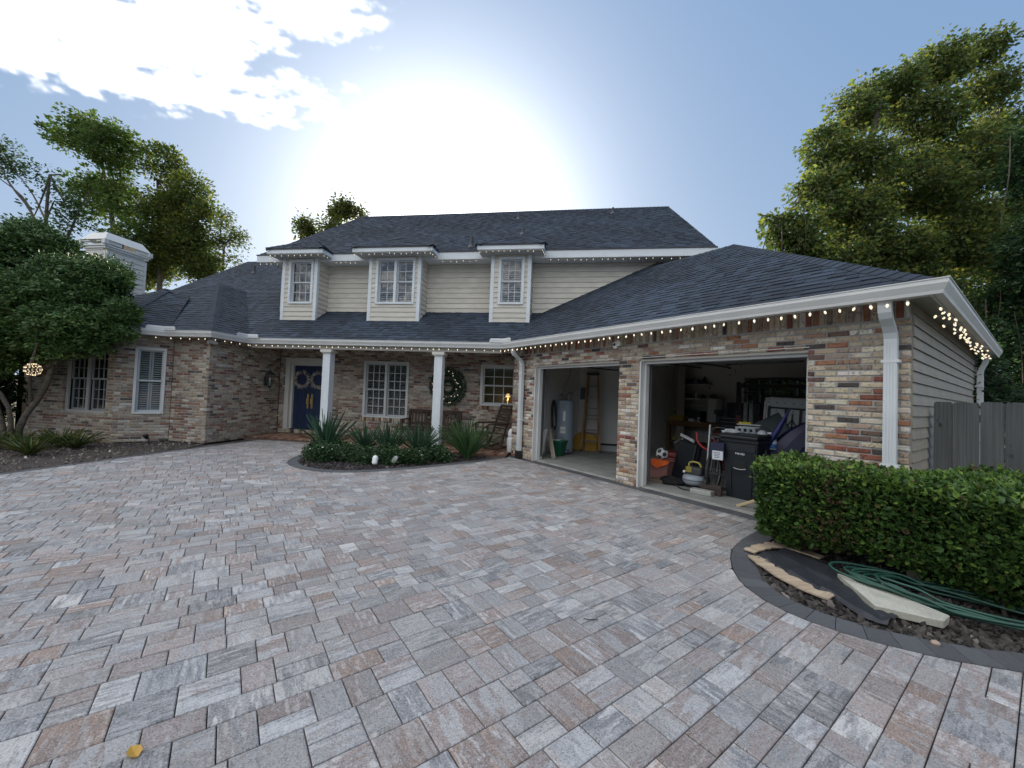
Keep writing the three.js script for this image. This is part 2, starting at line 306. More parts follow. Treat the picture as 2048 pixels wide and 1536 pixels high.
  function cut(poly) {                           // clip a paver against the curved borders; null when it lies inside one
    const cx = poly.reduce((a, p) => a + p[0], 0) / poly.length, cs = poly.reduce((a, p) => a + p[1], 0) / poly.length, w = gp(cx, 0, cs);
    for (const [line, region] of lines) {
      let best = 1e9, bi = 0; for (let i = 0; i + 1 < line.length; i++) { const d = Math.hypot((line[i][0] + line[i + 1][0]) / 2 - w.x, (line[i][1] + line[i + 1][1]) / 2 - w.z); if (d < best) { best = d; bi = i; } }
      if (best > 0.36) { if (inside(region, w.x, w.z)) return null; continue; }
      const a = line[bi], e = line[bi + 1], p0 = [tOf(a[0], a[1]), sOf(a[0], a[1])], p1 = [tOf(e[0], e[1]), sOf(e[0], e[1])];
      let nx = -(p1[1] - p0[1]), ny = p1[0] - p0[0]; const l = Math.hypot(nx, ny); nx /= l; ny /= l;
      const inn = gp(p0[0] + nx * 0.05, 0, p0[1] + ny * 0.05); if (inside(region, inn.x, inn.z)) { nx = -nx; ny = -ny; }
      poly = clip(poly, nx, ny, -(nx * p0[0] + ny * p0[1]) - 0.004); if (poly.length < 3 || Math.abs(areaOf(poly)) < 0.0012) return null;
    }
    // garage front band, porch front and the edge by the planting
    poly = clip(poly, 0, -1, -0.145); if (poly.length < 3) return null;
    const toL = (x, z) => [tOf(x, z), sOf(x, z)];
    for (const [A0, A1, keep] of [[[-8.45, 0], [-8.45, -9], [0, 0]], [[-9, -9.6], [-5, -9.6], [-5, 0]]]) {
      const a = toL(...A0), e = toL(...A1), kk = toL(...keep); let nx = -(e[1] - a[1]), ny = e[0] - a[0]; const l = Math.hypot(nx, ny); nx /= l; ny /= l; let c = -(nx * a[0] + ny * a[1]);
      if (nx * kk[0] + ny * kk[1] + c < 0) { nx = -nx; ny = -ny; c = -c; }
      poly = clip(poly, nx, ny, c); if (poly.length < 3) return null;
    }
    return Math.abs(areaOf(poly)) < 0.0015 ? null : poly;
  }
  const jt = 0.0026;
  function put(t0, t1, s0, s1) {
    const w = gp((t0 + t1) / 2, 0, (s0 + s1) / 2); if (w.z > 1.6 || w.x < -9 || w.x > 6.5 || w.z < -10.5) return;
    const poly = cut([[t0 + jt, s0 + jt], [t1 - jt, s0 + jt], [t1 - jt, s1 - jt], [t0 + jt, s1 - jt]]); if (!poly) return;
    const atlas = { c: Math.floor(R() * 64), turn: R() < 0.5 }, y = rr(-0.0016, 0.0016);
    P.add(driveway, w, Math.abs(areaOf(poly)), up, (b) => { const k = rr(0.80, 1.08), h = rr(-0.02, 0.02); b.color(k * (1.0 + h), k * 0.985, k * (1.0 - h)); paverPrism(b, poly, y, atlas, 0.0042); });
  }
  let t = -14, row = 0;
  while (t < 6) {
    const h = pick([0.222, 0.222, 0.148, 0.148]); let s = -14 + R() * 0.3;
    while (s < 0) {
      if (h > 0.2) { const k = R(); if (k < 0.34) { put(t, t + h, s, s + 0.148); s += 0.148; } else if (k < 0.58) { put(t, t + h, s, s + 0.222); s += 0.222; } else if (k < 0.68) { put(t, t + h, s, s + 0.27); s += 0.27; } else { const w = pick([0.222, 0.25, 0.148]); put(t, t + 0.111, s, s + w); put(t + 0.111, t + h, s, s + w); s += w; } }
      else { const w = pick([0.148, 0.222, 0.222, 0.26]); put(t, t + h, s, s + w); s += w; }
    }
    t += h; row++;
  }
  P.build();
  // dark soldier courses along the beds and the garage threshold
  const Q = new Pieces('border_paver', M.border, 150);
  const band = (line, inn, len) => {
    for (let i = 0; i + 1 < line.length; i++) {
      const a = line[i], b = line[i + 1], c = inn[i + 1], d = inn[i];
      if (i % len === 0) {
        const j = Math.min(i + len, line.length - 1), col = 0.092 * rr(0.85, 1.2);
        const quad = [line[i], line[j], inn[j], inn[i]], cx = (quad[0][0] + quad[2][0]) / 2, cz = (quad[0][1] + quad[2][1]) / 2;
        if (cx > 9) continue;
        Q.add(driveway, V3(cx, 0, cz), 0.03, up, (bb) => {
          const outer = [], inner = []; for (let k = i; k <= j; k++) { outer.push(line[k]); inner.push(inn[k]); }
          const sh = (p, e) => { const dx = cx - p[0], dz = cz - p[1], l = Math.hypot(dx, dz); return [p[0] + dx / l * e, p[1] + dz / l * e]; };
          const y = 0.004 + rr(-0.0015, 0.0015); bb.color(col, col * 1.06, col * 1.2);
          for (let k = 0; k + 1 < outer.length; k++) bb.polyUp([outer[k], inner[k], inner[k + 1], outer[k + 1]].map((p) => { const r = sh(p, 0.005); return V3(r[0], y, r[1]); }));
          const loop = [...outer, ...inner.reverse()];
          for (let k = 0; k < loop.length; k++) { const p = sh(loop[k], 0.002), q2 = sh(loop[(k + 1) % loop.length], 0.002), pt = sh(loop[k], 0.005), qt = sh(loop[(k + 1) % loop.length], 0.005); bb.poly([V3(p[0], y - 0.005, p[1]), V3(q2[0], y - 0.005, q2[1]), V3(qt[0], y, qt[1]), V3(pt[0], y, pt[1])]); bb.poly([V3(p[0], -0.03, p[1]), V3(q2[0], -0.03, q2[1]), V3(q2[0], y - 0.005, q2[1]), V3(p[0], y - 0.005, p[1])]); }
        });
      }
    }
  };
  band(BED, BEDI, 1); band(HB, HBI, 2);
  const gl = []; for (let k = 0; k <= 44; k++) { const p = gp(-7.95 + k * 0.158, 0, -0.14); gl.push([p.x, p.z]); }
  band(gl, gl.map(([x, z]) => { const p = gp(tOf(x, z), 0, 0.075); return [p.x, p.z]; }), 1);
  const lf = []; for (let k = 0; k <= 46; k++) { const z = 1.0 - k * 0.205; lf.push([-8.45, z]); }
  band(lf, lf.map(([x, z]) => [x - 0.11, z]), 1);
  Q.build();
}
// ---- planting beds
{
  const bed = (name, outline, y, col, bumps, seed) => {
    const o = struct(name), sh = new THREE.Shape(outline.map(([x, z]) => new THREE.Vector2(x, -z))); const g = new THREE.ShapeGeometry(sh).rotateX(-Math.PI / 2).translate(0, y, 0);
    const b = mb().color(col); b.add(g); for (let i = 0; i < b.u.length / 2; i++) { b.u[2 * i] = b.p[3 * i] * 1.3; b.u[2 * i + 1] = b.p[3 * i + 2] * 1.3; } b.build('soil', M.soil, o);
    // loose chips and lumps of mulch
    const q = mulberry(seed), chips = [], xs = outline.map((p) => p[0]), zs = outline.map((p) => p[1]), x0 = Math.min(...xs), x1 = Math.max(...xs), z0 = Math.min(...zs), z1 = Math.max(...zs);
    const cg = new THREE.IcosahedronGeometry(1, 0); const cp = cg.attributes.position; const qq = mulberry(3); const mv = {}; for (let i = 0; i < cp.count; i++) { const k = cp.getX(i).toFixed(2) + cp.getY(i).toFixed(2) + cp.getZ(i).toFixed(2); mv[k] ??= 0.6 + 0.6 * qq(); cp.setXYZ(i, cp.getX(i) * mv[k], cp.getY(i) * mv[k], cp.getZ(i) * mv[k]); } cg.computeVertexNormals();
    const mtx = [], cols = []; let guard = 0;
    while (mtx.length < bumps && guard++ < bumps * 20) { const x = mix(x0, x1, q()), z = mix(z0, z1, q()); if (!inside(outline, x, z) || x > 4.6) continue; const s = 0.008 + 0.03 * q() * q() + 0.006; mtx.push(new THREE.Matrix4().compose(V3(x, y + s * 0.25, z), new THREE.Quaternion().setFromEuler(new THREE.Euler(q() * 6, q() * 6, q() * 6)), V3(s * (1 + q()), s * 0.7, s))); const k = 0.5 + 0.9 * q(), w = q() < 0.06 ? 3 : 1; cols.push(new THREE.Color().setRGB(col[0] * k * w * 1.6, col[1] * k * w * 1.5, col[2] * k * w * 1.45)); }
    const im = new THREE.InstancedMesh(cg, new THREE.MeshStandardMaterial({ roughness: 0.95 }), mtx.length); im.name = 'mulch'; im.userData.kind = 'stuff'; mtx.forEach((m, i) => { im.setMatrixAt(i, m); im.setColorAt(i, cols[i]); }); im.castShadow = im.receiveShadow = true; o.add(im); return o;
  };
  bed('flower_bed', [...BEDI, [-1.45, -9.55], [-5.8, -9.55]], -0.01, [0.030, 0.027, 0.028], 5200, 301);
  bed('hedge_bed', [...HBI.slice(2), [8.4, -7.5], [5.1, -2.6 - 2.6], [3.3, -4.86], [2.6, -5.5]].filter((p) => p[0] < 8.6), -0.012, [0.034, 0.031, 0.03], 5200, 303);
  bed('side_bed', [[-8.62, 1.4], [-8.62, -7.6], [-8.95, -8.42], [-10.0, -8.42], [-10.75, -7.7], [-15.5, -7.7], [-17, -7], [-17, 1.4]], -0.012, [0.105, 0.092, 0.085], 5200, 305);
}
// ================================================================ the house
const house = thing('brick_house', 'two-storey brick house with dark shingle roofs, white dormers and an open garage', 'house');
const HZ = -10.85, HE = 2.75;                    // porch wall, roof edge height
const BRICKS = new Pieces('brick', M.brick), SHINGLES = new Pieces('shingle', M.shingle);
const TONES = [[0.58, 0.51, 0.40, 6], [0.50, 0.44, 0.36, 6], [0.63, 0.59, 0.51, 4], [0.42, 0.34, 0.265, 4], [0.34, 0.175, 0.11, 3.2], [0.27, 0.11, 0.08, 2.2], [0.36, 0.255, 0.195, 3.4], [0.16, 0.11, 0.095, 1.7], [0.085, 0.075, 0.075, 1.1], [0.68, 0.68, 0.65, 1.6], [0.33, 0.28, 0.24, 3]];
const toneSum = TONES.reduce((a, t) => a + t[3], 0);
function tone(bias = 0) { let k = R() * toneSum; for (const t of TONES) { k -= t[3]; if (k <= 0) { const j = rr(0.88, 1.12) * (1 - bias); return [t[0] * j * 1.02, t[1] * j * rr(0.94, 1.02), t[2] * j * 0.93]; } } return TONES[0].slice(0, 3); }
const soften = (c, k) => [mix(c[0], 0.40, k), mix(c[1], 0.335, k), mix(c[2], 0.265, k)];
const gaps = (a, b, cutsList) => { let segs = [[a, b]]; for (const [c, d] of cutsList) segs = segs.flatMap(([p, q]) => (d <= p || c >= q ? [[p, q]] : [[p, Math.min(q, c)], [Math.max(p, d), q]].filter(([x, y]) => y - x > 0.012))); return segs; };
// a brick wall in its own frame: u along x, face towards +z; holes = [u0, u1, h0, h1]
function brickWall(frame, u0, u1, h0, h1, holes, opt = {}) {
  const w = part('brick_wall', house), th = opt.th ?? 0.10, course = 0.0667, L = 0.213, jn = 0.0135;
  const nrm = V3(0, 0, 1).transformDirection(frame);
  const b = mb(frame).color(0.35, 0.35, 0.345);  // mortar body
  const hs = [...new Set([h0, h1, ...holes.flatMap((o) => [o[2], o[3]])])].filter((h) => h >= h0 && h <= h1).sort((x, y) => x - y);
  for (let i = 0; i + 1 < hs.length; i++) for (const [p, q] of gaps(u0, u1, holes.filter((o) => o[2] <= hs[i] + 1e-6 && o[3] >= hs[i + 1] - 1e-6))) b.box(p + 0.004, hs[i], -th, q - 0.004, hs[i + 1], -0.011);
  b.build('mortar', M.mortar, w);
  const soldierH = opt.soldier ? 0.2 : 0, top = h1 - soldierH;
  const brick = (x0, x1, y0, y1, deep = 0.1) => {
    const cx = (x0 + x1) / 2, cy = (y0 + y1) / 2, col = soften(tone(opt.dark ?? 0), opt.soft ?? 0), proud = rr(-0.004, 0.003), uo = [R() * 9, R() * 9];
    BRICKS.add(w, V3(cx, cy, 0).applyMatrix4(frame), (x1 - x0) * (y1 - y0), nrm, (bb) => { bb.at(frame).color(col); bb.uo = uo; bb.slab(x0, y0, x1, y1, -Math.min(deep, th) + 0.02, proud, 0.0085, 0.0048); });
  };
  let row = 0;
  for (let y = h0; y < top - 0.03; y += course, row++) {
    const y1 = Math.min(y + course, top), mid = (y + y1) / 2, blocked = holes.filter((o) => o[2] - (o[4] ?? 0) < mid && o[3] > mid);
    for (const [p, q] of gaps(u0, u1, blocked)) {
      const off = (row % 2) * L / 2 + (opt.off ?? 0), k0 = Math.floor((p - u0 - off) / L) - 1;
      let prev = p;
      for (let k = k0; ; k++) { let e = u0 + off + (k + 1) * L + rr(-0.006, 0.006); if (e <= prev + 0.03) continue; if (e > q - 0.03) e = q; brick(prev + (prev === p ? 0 : jn / 2), e - (e === q ? 0 : jn / 2), y + jn / 2, y1 - jn / 2); prev = e; if (e === q) break; }
    }
  }
  if (soldierH) for (let u = u0; u < u1 - 0.03; u += 0.0675) brick(u + jn / 2, Math.min(u + 0.0675, u1) - jn / 2, top + jn / 2, h1 - 0.004);
  for (const o of holes) if (o[4]) for (let u = o[0] - 0.05; u < o[1] + 0.05; u += 0.0675) {   // rowlock sill under a window
    const x0 = u, x1 = u + 0.057, y1 = o[2] - 0.004, y0 = o[2] - o[4], col = tone(opt.dark ?? 0), uo = [R() * 9, R() * 9];
    BRICKS.add(w, V3((x0 + x1) / 2, (y0 + y1) / 2, 0.02).applyMatrix4(frame), 0.006, nrm, (bb) => { bb.at(frame).color(col); bb.uo = uo; bb.slab(x0, y0, x1, y1, -0.07, 0.025, 0.005, 0.003); });
  }
  return w;
}
// ---- wall frames
const F_GAR = gf(0, 0, 0), F_POR = fr(0, 0, HZ), F_SIDE = fr(-8.98, 0, 0, Math.PI / 2), F_FRONT = fr(0, 0, -8.45), F_BAY = fr(0, 0, -7.72);
const BAYS = -18.48;                              // x + z of the 45-degree bay wall
const bayFrame = fr(BAYS / 2, 0, BAYS / 2, Math.PI / 4);   // local x runs along (1, 0, -1)
const bu = (x, z) => (x - z) * C;                // local x of a point on it
brickWall(F_GAR, -7.86, -0.86, 0.0, 2.68, [[-7.05, -4.62, -0.1, 2.225], [-4.19, -1.75, -0.1, 2.225]], { soldier: true, th: 0.2 });
const DOOR = [-8.77, -7.25, 0, 2.34];
const W1 = [-6.19, -4.77, 0.68, 2.345], W2 = [-2.62, -1.3, 1.17, 2.335];
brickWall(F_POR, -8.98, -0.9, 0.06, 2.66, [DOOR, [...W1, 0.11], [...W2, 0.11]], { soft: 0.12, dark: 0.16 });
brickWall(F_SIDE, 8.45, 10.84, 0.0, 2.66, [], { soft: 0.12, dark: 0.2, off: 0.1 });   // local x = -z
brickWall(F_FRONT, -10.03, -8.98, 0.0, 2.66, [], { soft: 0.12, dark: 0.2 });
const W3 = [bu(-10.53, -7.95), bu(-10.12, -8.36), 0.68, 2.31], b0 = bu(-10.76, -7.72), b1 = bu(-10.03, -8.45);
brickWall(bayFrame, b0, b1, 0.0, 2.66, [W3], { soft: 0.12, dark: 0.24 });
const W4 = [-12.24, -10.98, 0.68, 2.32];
brickWall(F_BAY, -13.35, -10.76, 0.0, 2.66, [W4], { soft: 0.12, dark: 0.32 });  // bricks get darker towards the tree: shade put into their colour
// plain backs and hidden walls that close the house
{
  const b = mb().color(0.32, 0.27, 0.22);
  b.box(-15.2, 0, -21.5, -15.0, 4.0, -8.6); b.box(-15.1, 0, -21.6, 3.3, 5.2, -21.4);
  b.poly([V3(-15.2, 2.7, -9.4), V3(-15.2, 2.7, -21.4), V3(-15.2, 7.1, -15.95)]);
  b.box(-15.2, 0, -8.7, -13.35, 2.66, -8.6); b.at(fr(-13.35, 0, -7.72, -Math.PI / 4)); b.box(-1.25, 0, -0.1, 0, 2.66, 0); b.at(new THREE.Matrix4());
  b.box(3.1, 0, -21.4, 3.3, 5.2, -12.4);
  b.build('rear_wall', M.mortar, house);
}

// ---- windows: casing, sashes, muntins, panes, shutters with slats, a dark room behind
const SHUT = [0.30, 0.34, 0.37];
const BOX = new THREE.BoxGeometry(1, 1, 1);
function makeWindow(frame, u0, u1, h0, h1, o) {   // o: units, cols, rows, recess, shutters
  const w = part('window', house), D = o.recess ?? 0.05, tw = o.trim ?? 0.075;
  const cs = mb(frame).color(o.trimColor ?? TRIM);
  const pr = o.proud ?? 0.012;
  cs.slab(u0, h0, u0 + tw, h1 - tw, -0.09, pr, 0.005); cs.slab(u1 - tw, h0, u1, h1 - tw, -0.09, pr, 0.005); cs.slab(u0, h1 - tw, u1, h1, -0.09, pr, 0.005); cs.box(u0 + tw, h0, -0.09, u1 - tw, h0 + 0.05, pr + 0.012);
  const n = o.units ?? 1, iw = (u1 - u0 - 2 * tw - (n - 1) * 0.07) / n;
  for (let k = 1; k < n; k++) cs.box(u0 + tw + k * iw + (k - 1) * 0.07, h0 + 0.05, -0.09, u0 + tw + k * (iw + 0.07), h1 - tw, pr - 0.004);
  cs.build('casing', M.paint, w);
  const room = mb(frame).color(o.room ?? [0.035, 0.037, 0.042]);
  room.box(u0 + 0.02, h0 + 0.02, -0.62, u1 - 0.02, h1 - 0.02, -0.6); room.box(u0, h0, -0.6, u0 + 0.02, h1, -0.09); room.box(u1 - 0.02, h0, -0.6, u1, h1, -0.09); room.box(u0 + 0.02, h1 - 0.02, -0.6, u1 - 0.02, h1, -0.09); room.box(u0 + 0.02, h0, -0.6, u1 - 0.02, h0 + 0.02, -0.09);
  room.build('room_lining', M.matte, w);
  const mu = mb(frame).color(o.sash ?? [0.50, 0.53, 0.56]), sh = mb(frame).color(o.shutter ?? SHUT);
  for (let k = 0; k < n; k++) {
    const a = u0 + tw + k * (iw + 0.07), e = a + iw, hb = h0 + 0.05, ht = h1 - tw, hm = hb + (ht - hb) * (o.meet ?? 0.5), s = 0.034;
    for (const [y0, y1, z] of o.single ? [[hb, ht, -D]] : [[hb, hm + 0.016, -D - 0.028], [hm - 0.016, ht, -D]]) {
      mu.box(a, y0, z - 0.028, a + s, y1, z); mu.box(e - s, y0, z - 0.028, e, y1, z); mu.box(a + s, y0, z - 0.028, e - s, y0 + s * 1.2, z); mu.box(a + s, y1 - s, z - 0.028, e - s, y1, z);
      const gx0 = a + s, gx1 = e - s, gy0 = y0 + s * 1.2, gy1 = y1 - s, cw = (gx1 - gx0) / o.cols, rh = (gy1 - gy0) / o.rows, mw = o.bar ?? 0.016;
      for (let i = 1; i < o.cols; i++) mu.box(gx0 + i * cw - mw / 2, gy0, z - 0.024, gx0 + i * cw + mw / 2, gy1, z - 0.004);
      for (let j = 1; j < o.rows; j++) for (let i = 0; i < o.cols; i++) mu.box(gx0 + i * cw + (i ? mw / 2 : 0), gy0 + j * rh - mw / 2, z - 0.024, gx0 + (i + 1) * cw - (i < o.cols - 1 ? mw / 2 : 0), gy0 + j * rh + mw / 2, z - 0.004);
      for (let i = 0; i < o.cols; i++) for (let j = 0; j < o.rows; j++) { const p = mesh('pane', BOX, M.glass, w); p.applyMatrix4(frame.clone().multiply(new THREE.Matrix4().makeTranslation(gx0 + (i + 0.5) * cw, gy0 + (j + 0.5) * rh, z - 0.014).multiply(new THREE.Matrix4().makeRotationFromEuler(new THREE.Euler(rr(-0.004, 0.004), rr(-0.004, 0.004), 0))).scale(V3(cw - mw * 0.6, rh - mw * 0.6, 0.003)))); }
    }
    if (o.shutters) {
      const nS = o.shutters, zz = -D - 0.085, sw = iw / nS;
      for (let i = 0; i < nS; i++) { const x0 = a + i * sw + 0.004, x1 = x0 + sw - 0.008; sh.box(x0, hb, zz - 0.022, x0 + 0.035, ht, zz); sh.box(x1 - 0.035, hb, zz - 0.022, x1, ht, zz); sh.box(x0 + 0.035, hb, zz - 0.022, x1 - 0.035, hb + 0.06, zz); sh.box(x0 + 0.035, ht - 0.05, zz - 0.022, x1 - 0.035, ht, zz); sh.box(x0 + 0.035, hm - 0.03, zz - 0.022, x1 - 0.035, hm + 0.03, zz);
        const lou = (y0, y1) => { const c = Math.floor((y1 - y0) / 0.056), st = (y1 - y0) / c, keep = sh.m; for (let j = 0; j < c; j++) { sh.m = keep.clone().multiply(new THREE.Matrix4().makeTranslation(0, y0 + (j + 0.5) * st, zz - 0.012)).multiply(new THREE.Matrix4().makeRotationX(o.tilt ?? 0.75)); sh.box(x0 + 0.036, -0.005, -0.026, x1 - 0.036, 0.005, 0.026); } sh.m = keep; };
        lou(hb + 0.06, hm - 0.03); lou(hm + 0.03, ht - 0.05);
      }
    }
  }
  mu.build('muntin', M.paint, w); if (!sh.empty) sh.build('shutter_slat', M.paint, w);
  return w;
}
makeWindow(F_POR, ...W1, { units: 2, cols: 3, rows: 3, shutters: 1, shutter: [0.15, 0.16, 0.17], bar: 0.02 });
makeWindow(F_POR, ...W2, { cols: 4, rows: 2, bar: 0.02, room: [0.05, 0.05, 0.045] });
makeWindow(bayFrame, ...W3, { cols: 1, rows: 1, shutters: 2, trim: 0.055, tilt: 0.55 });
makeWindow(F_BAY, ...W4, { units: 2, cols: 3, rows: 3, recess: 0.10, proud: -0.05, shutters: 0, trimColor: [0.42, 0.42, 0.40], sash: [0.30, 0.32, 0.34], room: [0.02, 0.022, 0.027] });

// ---- shingled roofs
const ROOFC = [0.028, 0.043, 0.067];
function shingleRoof(name, pts, parentName = 'roof', eaveA, eaveB, opt = {}) {   // pts: convex polygon in space; eaveA -> eaveB along the eave, left to right seen from outside
  const roof = opt.parent || part(parentName, house), U = eaveB.clone().sub(eaveA).normalize();
  let n = new THREE.Vector3(); for (let i = 1; i + 1 < pts.length; i++) n.add(pts[i].clone().sub(pts[0]).cross(pts[i + 1].clone().sub(pts[0]))); n.normalize(); if (n.y < 0) n.negate();
  const Vv = n.clone().cross(U).normalize(); if (Vv.y < 0) Vv.negate();
  let poly = pts.map((p) => { const d = p.clone().sub(eaveA); return [d.dot(U), d.dot(Vv)]; }); if (areaOf(poly) < 0) poly.reverse();
  const to = (u, v, k) => eaveA.clone().addScaledVector(U, u).addScaledVector(Vv, v).addScaledVector(n, k);
  const deck = mb().color(0.02, 0.02, 0.022); deck.polyUp(poly.map((p) => to(p[0], p[1], -0.012))); deck.polyUp(poly.map((p) => to(p[0], p[1], -0.03)));
  deck.build('roof_deck', M.matte, roof);
  const ex = opt.exposure ?? 0.142, u0 = Math.min(...poly.map((p) => p[0])), u1 = Math.max(...poly.map((p) => p[0])), v1 = Math.max(...poly.map((p) => p[1])), v0 = Math.min(...poly.map((p) => p[1]));
  for (let v = v0; v < v1; v += ex) {
    let u = u0 - R() * 0.3, thick = R() < 0.5;
    while (u < u1) {
      const w = rr(0.11, 0.30); thick = !thick;
      let q = [[u + 0.0015, v], [u + w - 0.0015, v], [u + w - 0.0015, v + ex + 0.004], [u + 0.0015, v + ex + 0.004]];
      u += w;
      for (let i = 0; i < poly.length && q.length > 2; i++) { const a = poly[i], b = poly[(i + 1) % poly.length]; const nx = -(b[1] - a[1]), ny = b[0] - a[0]; q = clip(q, nx, ny, -(nx * a[0] + ny * a[1])); }
      if (q.length < 3 || areaOf(q) < 0.0006) continue;
      const th = thick ? rr(0.013, 0.016) : rr(0.007, 0.009), blot = 1 + 0.16 * Math.sin(u * 1.7 + v * 2.3 + Math.sin(v * 3.1)) + 0.12 * Math.sin(u * 0.6 - v * 1.1), k = rr(0.6, 1.4) * blot, col = [ROOFC[0] * k * rr(0.95, 1.08), ROOFC[1] * k, ROOFC[2] * k], vv = v, uo = [R() * 7, R() * 7];
      const c = q.reduce((a, p) => [a[0] + p[0] / q.length, a[1] + p[1] / q.length], [0, 0]);
      SHINGLES.add(roof, to(c[0], c[1], 0), areaOf(q), n, (bb) => {
        bb.color(col); bb.uo = uo; const lift = (p) => 0.001 + th * (1 - clamp((p[1] - vv) / ex) * 0.93);
        const T = q.map((p) => to(p[0], p[1], lift(p))), B = q.map((p) => to(p[0], p[1], -0.011));
        bb.poly(T); for (let i = 0; i < q.length; i++) { const j = (i + 1) % q.length; bb.poly([B[i], B[j], T[j], T[i]]); }
      });
    }
  }
  return roof;
}
function ridgeCaps(a, b, nA, nB, roof) {          // overlapping cap shingles along a hip or ridge from low a to high b
  const L = a.distanceTo(b), d = b.clone().sub(a).normalize(), ex = 0.145, nn = Math.ceil(L / ex);
  for (let i = 0; i < nn; i++) {
    const p = a.clone().addScaledVector(d, i * ex), q = a.clone().addScaledVector(d, Math.min(L, i * ex + ex + 0.02));
    const sa = d.clone().cross(nA).normalize(), sb = nB.clone().cross(d).normalize(), up = nA.clone().add(nB).normalize(), k = rr(0.7, 1.3), uo = [R() * 5, R() * 5];
    if (sa.clone().cross(d).dot(nA) < 0) sa.negate();
    SHINGLES.add(roof, p.clone().addScaledVector(up, 0.03), 0.035, V3(0, 0, 1), (bb) => {
      bb.color(ROOFC[0] * k * 1.05, ROOFC[1] * k, ROOFC[2] * k); bb.uo = uo;
      for (const s of [sa, sb]) { const s2 = s.y > 0 ? s.clone().negate() : s; const A = p.clone().addScaledVector(up, 0.030), B = q.clone().addScaledVector(up, 0.019), D = p.clone().addScaledVector(s2, 0.13).addScaledVector(up, 0.020), E = q.clone().addScaledVector(s2, 0.13).addScaledVector(up, 0.009);
        bb.polyUp([A, B, E, D]); bb.poly([A, D, D.clone().addScaledVector(up, -0.015), A.clone().addScaledVector(up, -0.015)]); bb.poly([D, E, E.clone().addScaledVector(up, -0.02), D.clone().addScaledVector(up, -0.02)]); }
    });
  }
}
const KP = 0.667, KG = 0.645, ZE = -9.25;         // pitches and the porch roof edge
const top = (z) => HE + KP * (ZE - z);
const nPor = V3(0, 1, KP).normalize(), nGar = V3(-KG * C, 1, KG * C).normalize(), nEnd = V3(KG * C, 1, KG * C).normalize();
{
  const gA = gp(-0.65, HE, -0.4), gB = gp(-0.65, HE, 6.4), run = 3.4, peak = gp(-0.65 - run, HE + KG * run, -0.4 + run);
  const J = V3((S0 - 0.4) / C + ZE, HE, ZE), hV = top(HZ), sV = (hV - HE) / KG - 0.4, Vv = V3((S0 + sV) / C + HZ, hV, HZ), Wp = V3((S0 - 0.4 + run) / C + HZ, HE + KG * run, HZ);
  const r1 = shingleRoof('garage', [gA, peak, Wp, Vv, J], 'garage_roof', J, gA);
  shingleRoof('end', [gB, peak, gA], 'garage_roof', gA, gB, { parent: r1, exposure: 0.16 });
  ridgeCaps(gA, peak, nGar, nEnd, r1); ridgeCaps(peak, Wp, nGar, V3(KG * C, 1, -KG * C).normalize(), r1);
  const back = mb().color(0.04, 0.045, 0.055), e2 = gp(-0.65, HE, 6.4); back.polyUp([e2, peak, Wp, gp(-9.5, HE + KG * run, -0.4 + run), gp(-9.5, HE, 6.4)]); back.build('roof_deck', M.shingle, r1);
  // porch strip
  const xl = -8.65, A = V3(xl, HE, ZE), rdg = V3(-9.0, top(HZ), HZ);
  const r2 = shingleRoof('porch', [A, J, Vv, V3(-9.0, hV, HZ), V3(-9.0, top(-9.6), -9.6)], 'porch_roof', A, J);
  // lower wing to the gable end, up to its ridge
  const zr = -15.95, lo = V3(-15.2, top(-11.0), -11.0);
  shingleRoof('lower', [V3(-15.2, top(-10.9), -10.9), V3(-12.2, top(-9.5), -9.5), V3(-9.0, top(-9.5), -9.5), V3(-9.0, top(zr), zr), V3(-15.2, top(zr), zr)], 'wing_roof', V3(-12.2, top(-9.5), -9.5), V3(-9.0, top(-9.5), -9.5), { parent: r2 });
  const b2 = mb().color(0.04, 0.045, 0.055); b2.polyUp([V3(-15.2, top(zr), zr), V3(-9, top(zr), zr), V3(-9, HE, -22), V3(-15.2, HE, -22)]); b2.polyUp([V3(-15.2, HE, ZE), V3(-12, HE, ZE), V3(-12, top(-10.9), -10.9), V3(-15.2, top(-10.9), -10.9)]); b2.build('roof_deck', M.shingle, r2);
  // hipped wing in front of it
  const zf = -8.15, a = 3.08, ap = V3(xl - a, HE + KP * a, zf - a), rb = V3(xl - a, HE + KP * a, ZE - a), fr0 = V3(xl, HE, zf), fl0 = V3(xl - 2 * a, HE, zf);
  const r3 = shingleRoof('hip', [fl0, fr0, ap], 'wing_roof', fl0, fr0);
  shingleRoof('hip side', [fr0, A, rb, ap], 'wing_roof', fr0, A, { parent: r3 });
  const b3 = mb().color(0.04, 0.045, 0.055); b3.polyUp([fl0, ap, rb, V3(xl - 2 * a, HE, ZE)]); b3.build('roof_deck', M.shingle, r3);
  const nF = V3(0, 1, KP).normalize(), nS = V3(KP, 1, 0).normalize(), nW = V3(-KP, 1, 0).normalize();
  ridgeCaps(fr0, ap, nF, nS, r3); ridgeCaps(fl0, ap, nF, nW, r3); ridgeCaps(ap, rb, nS, nW, r3);
  // bay roof: 45-degree side and front
  const xs = -18.02, zb = -7.38, h1 = 1.9, c1 = V3(xs - zb, HE, zb), inn = V3(xs - zf, HE, zf);
  const KB = 0.62, bx = -12.1, pk = V3(-11.95, HE + KB * 2.35, zb - 2.35), c2 = V3(bx - (c1.x - bx), HE, zb), in2 = V3(bx - (inn.x - bx), HE, zf);
  const vT = V3(-11.35, HE + KP * 1.78, zf - 1.78);
  shingleRoof('bay side', [c1, inn, vT, pk], 'bay_roof', c1, inn);
  const r4 = shingleRoof('bay front', [c2, c1, pk], 'bay_roof', c2, c1);
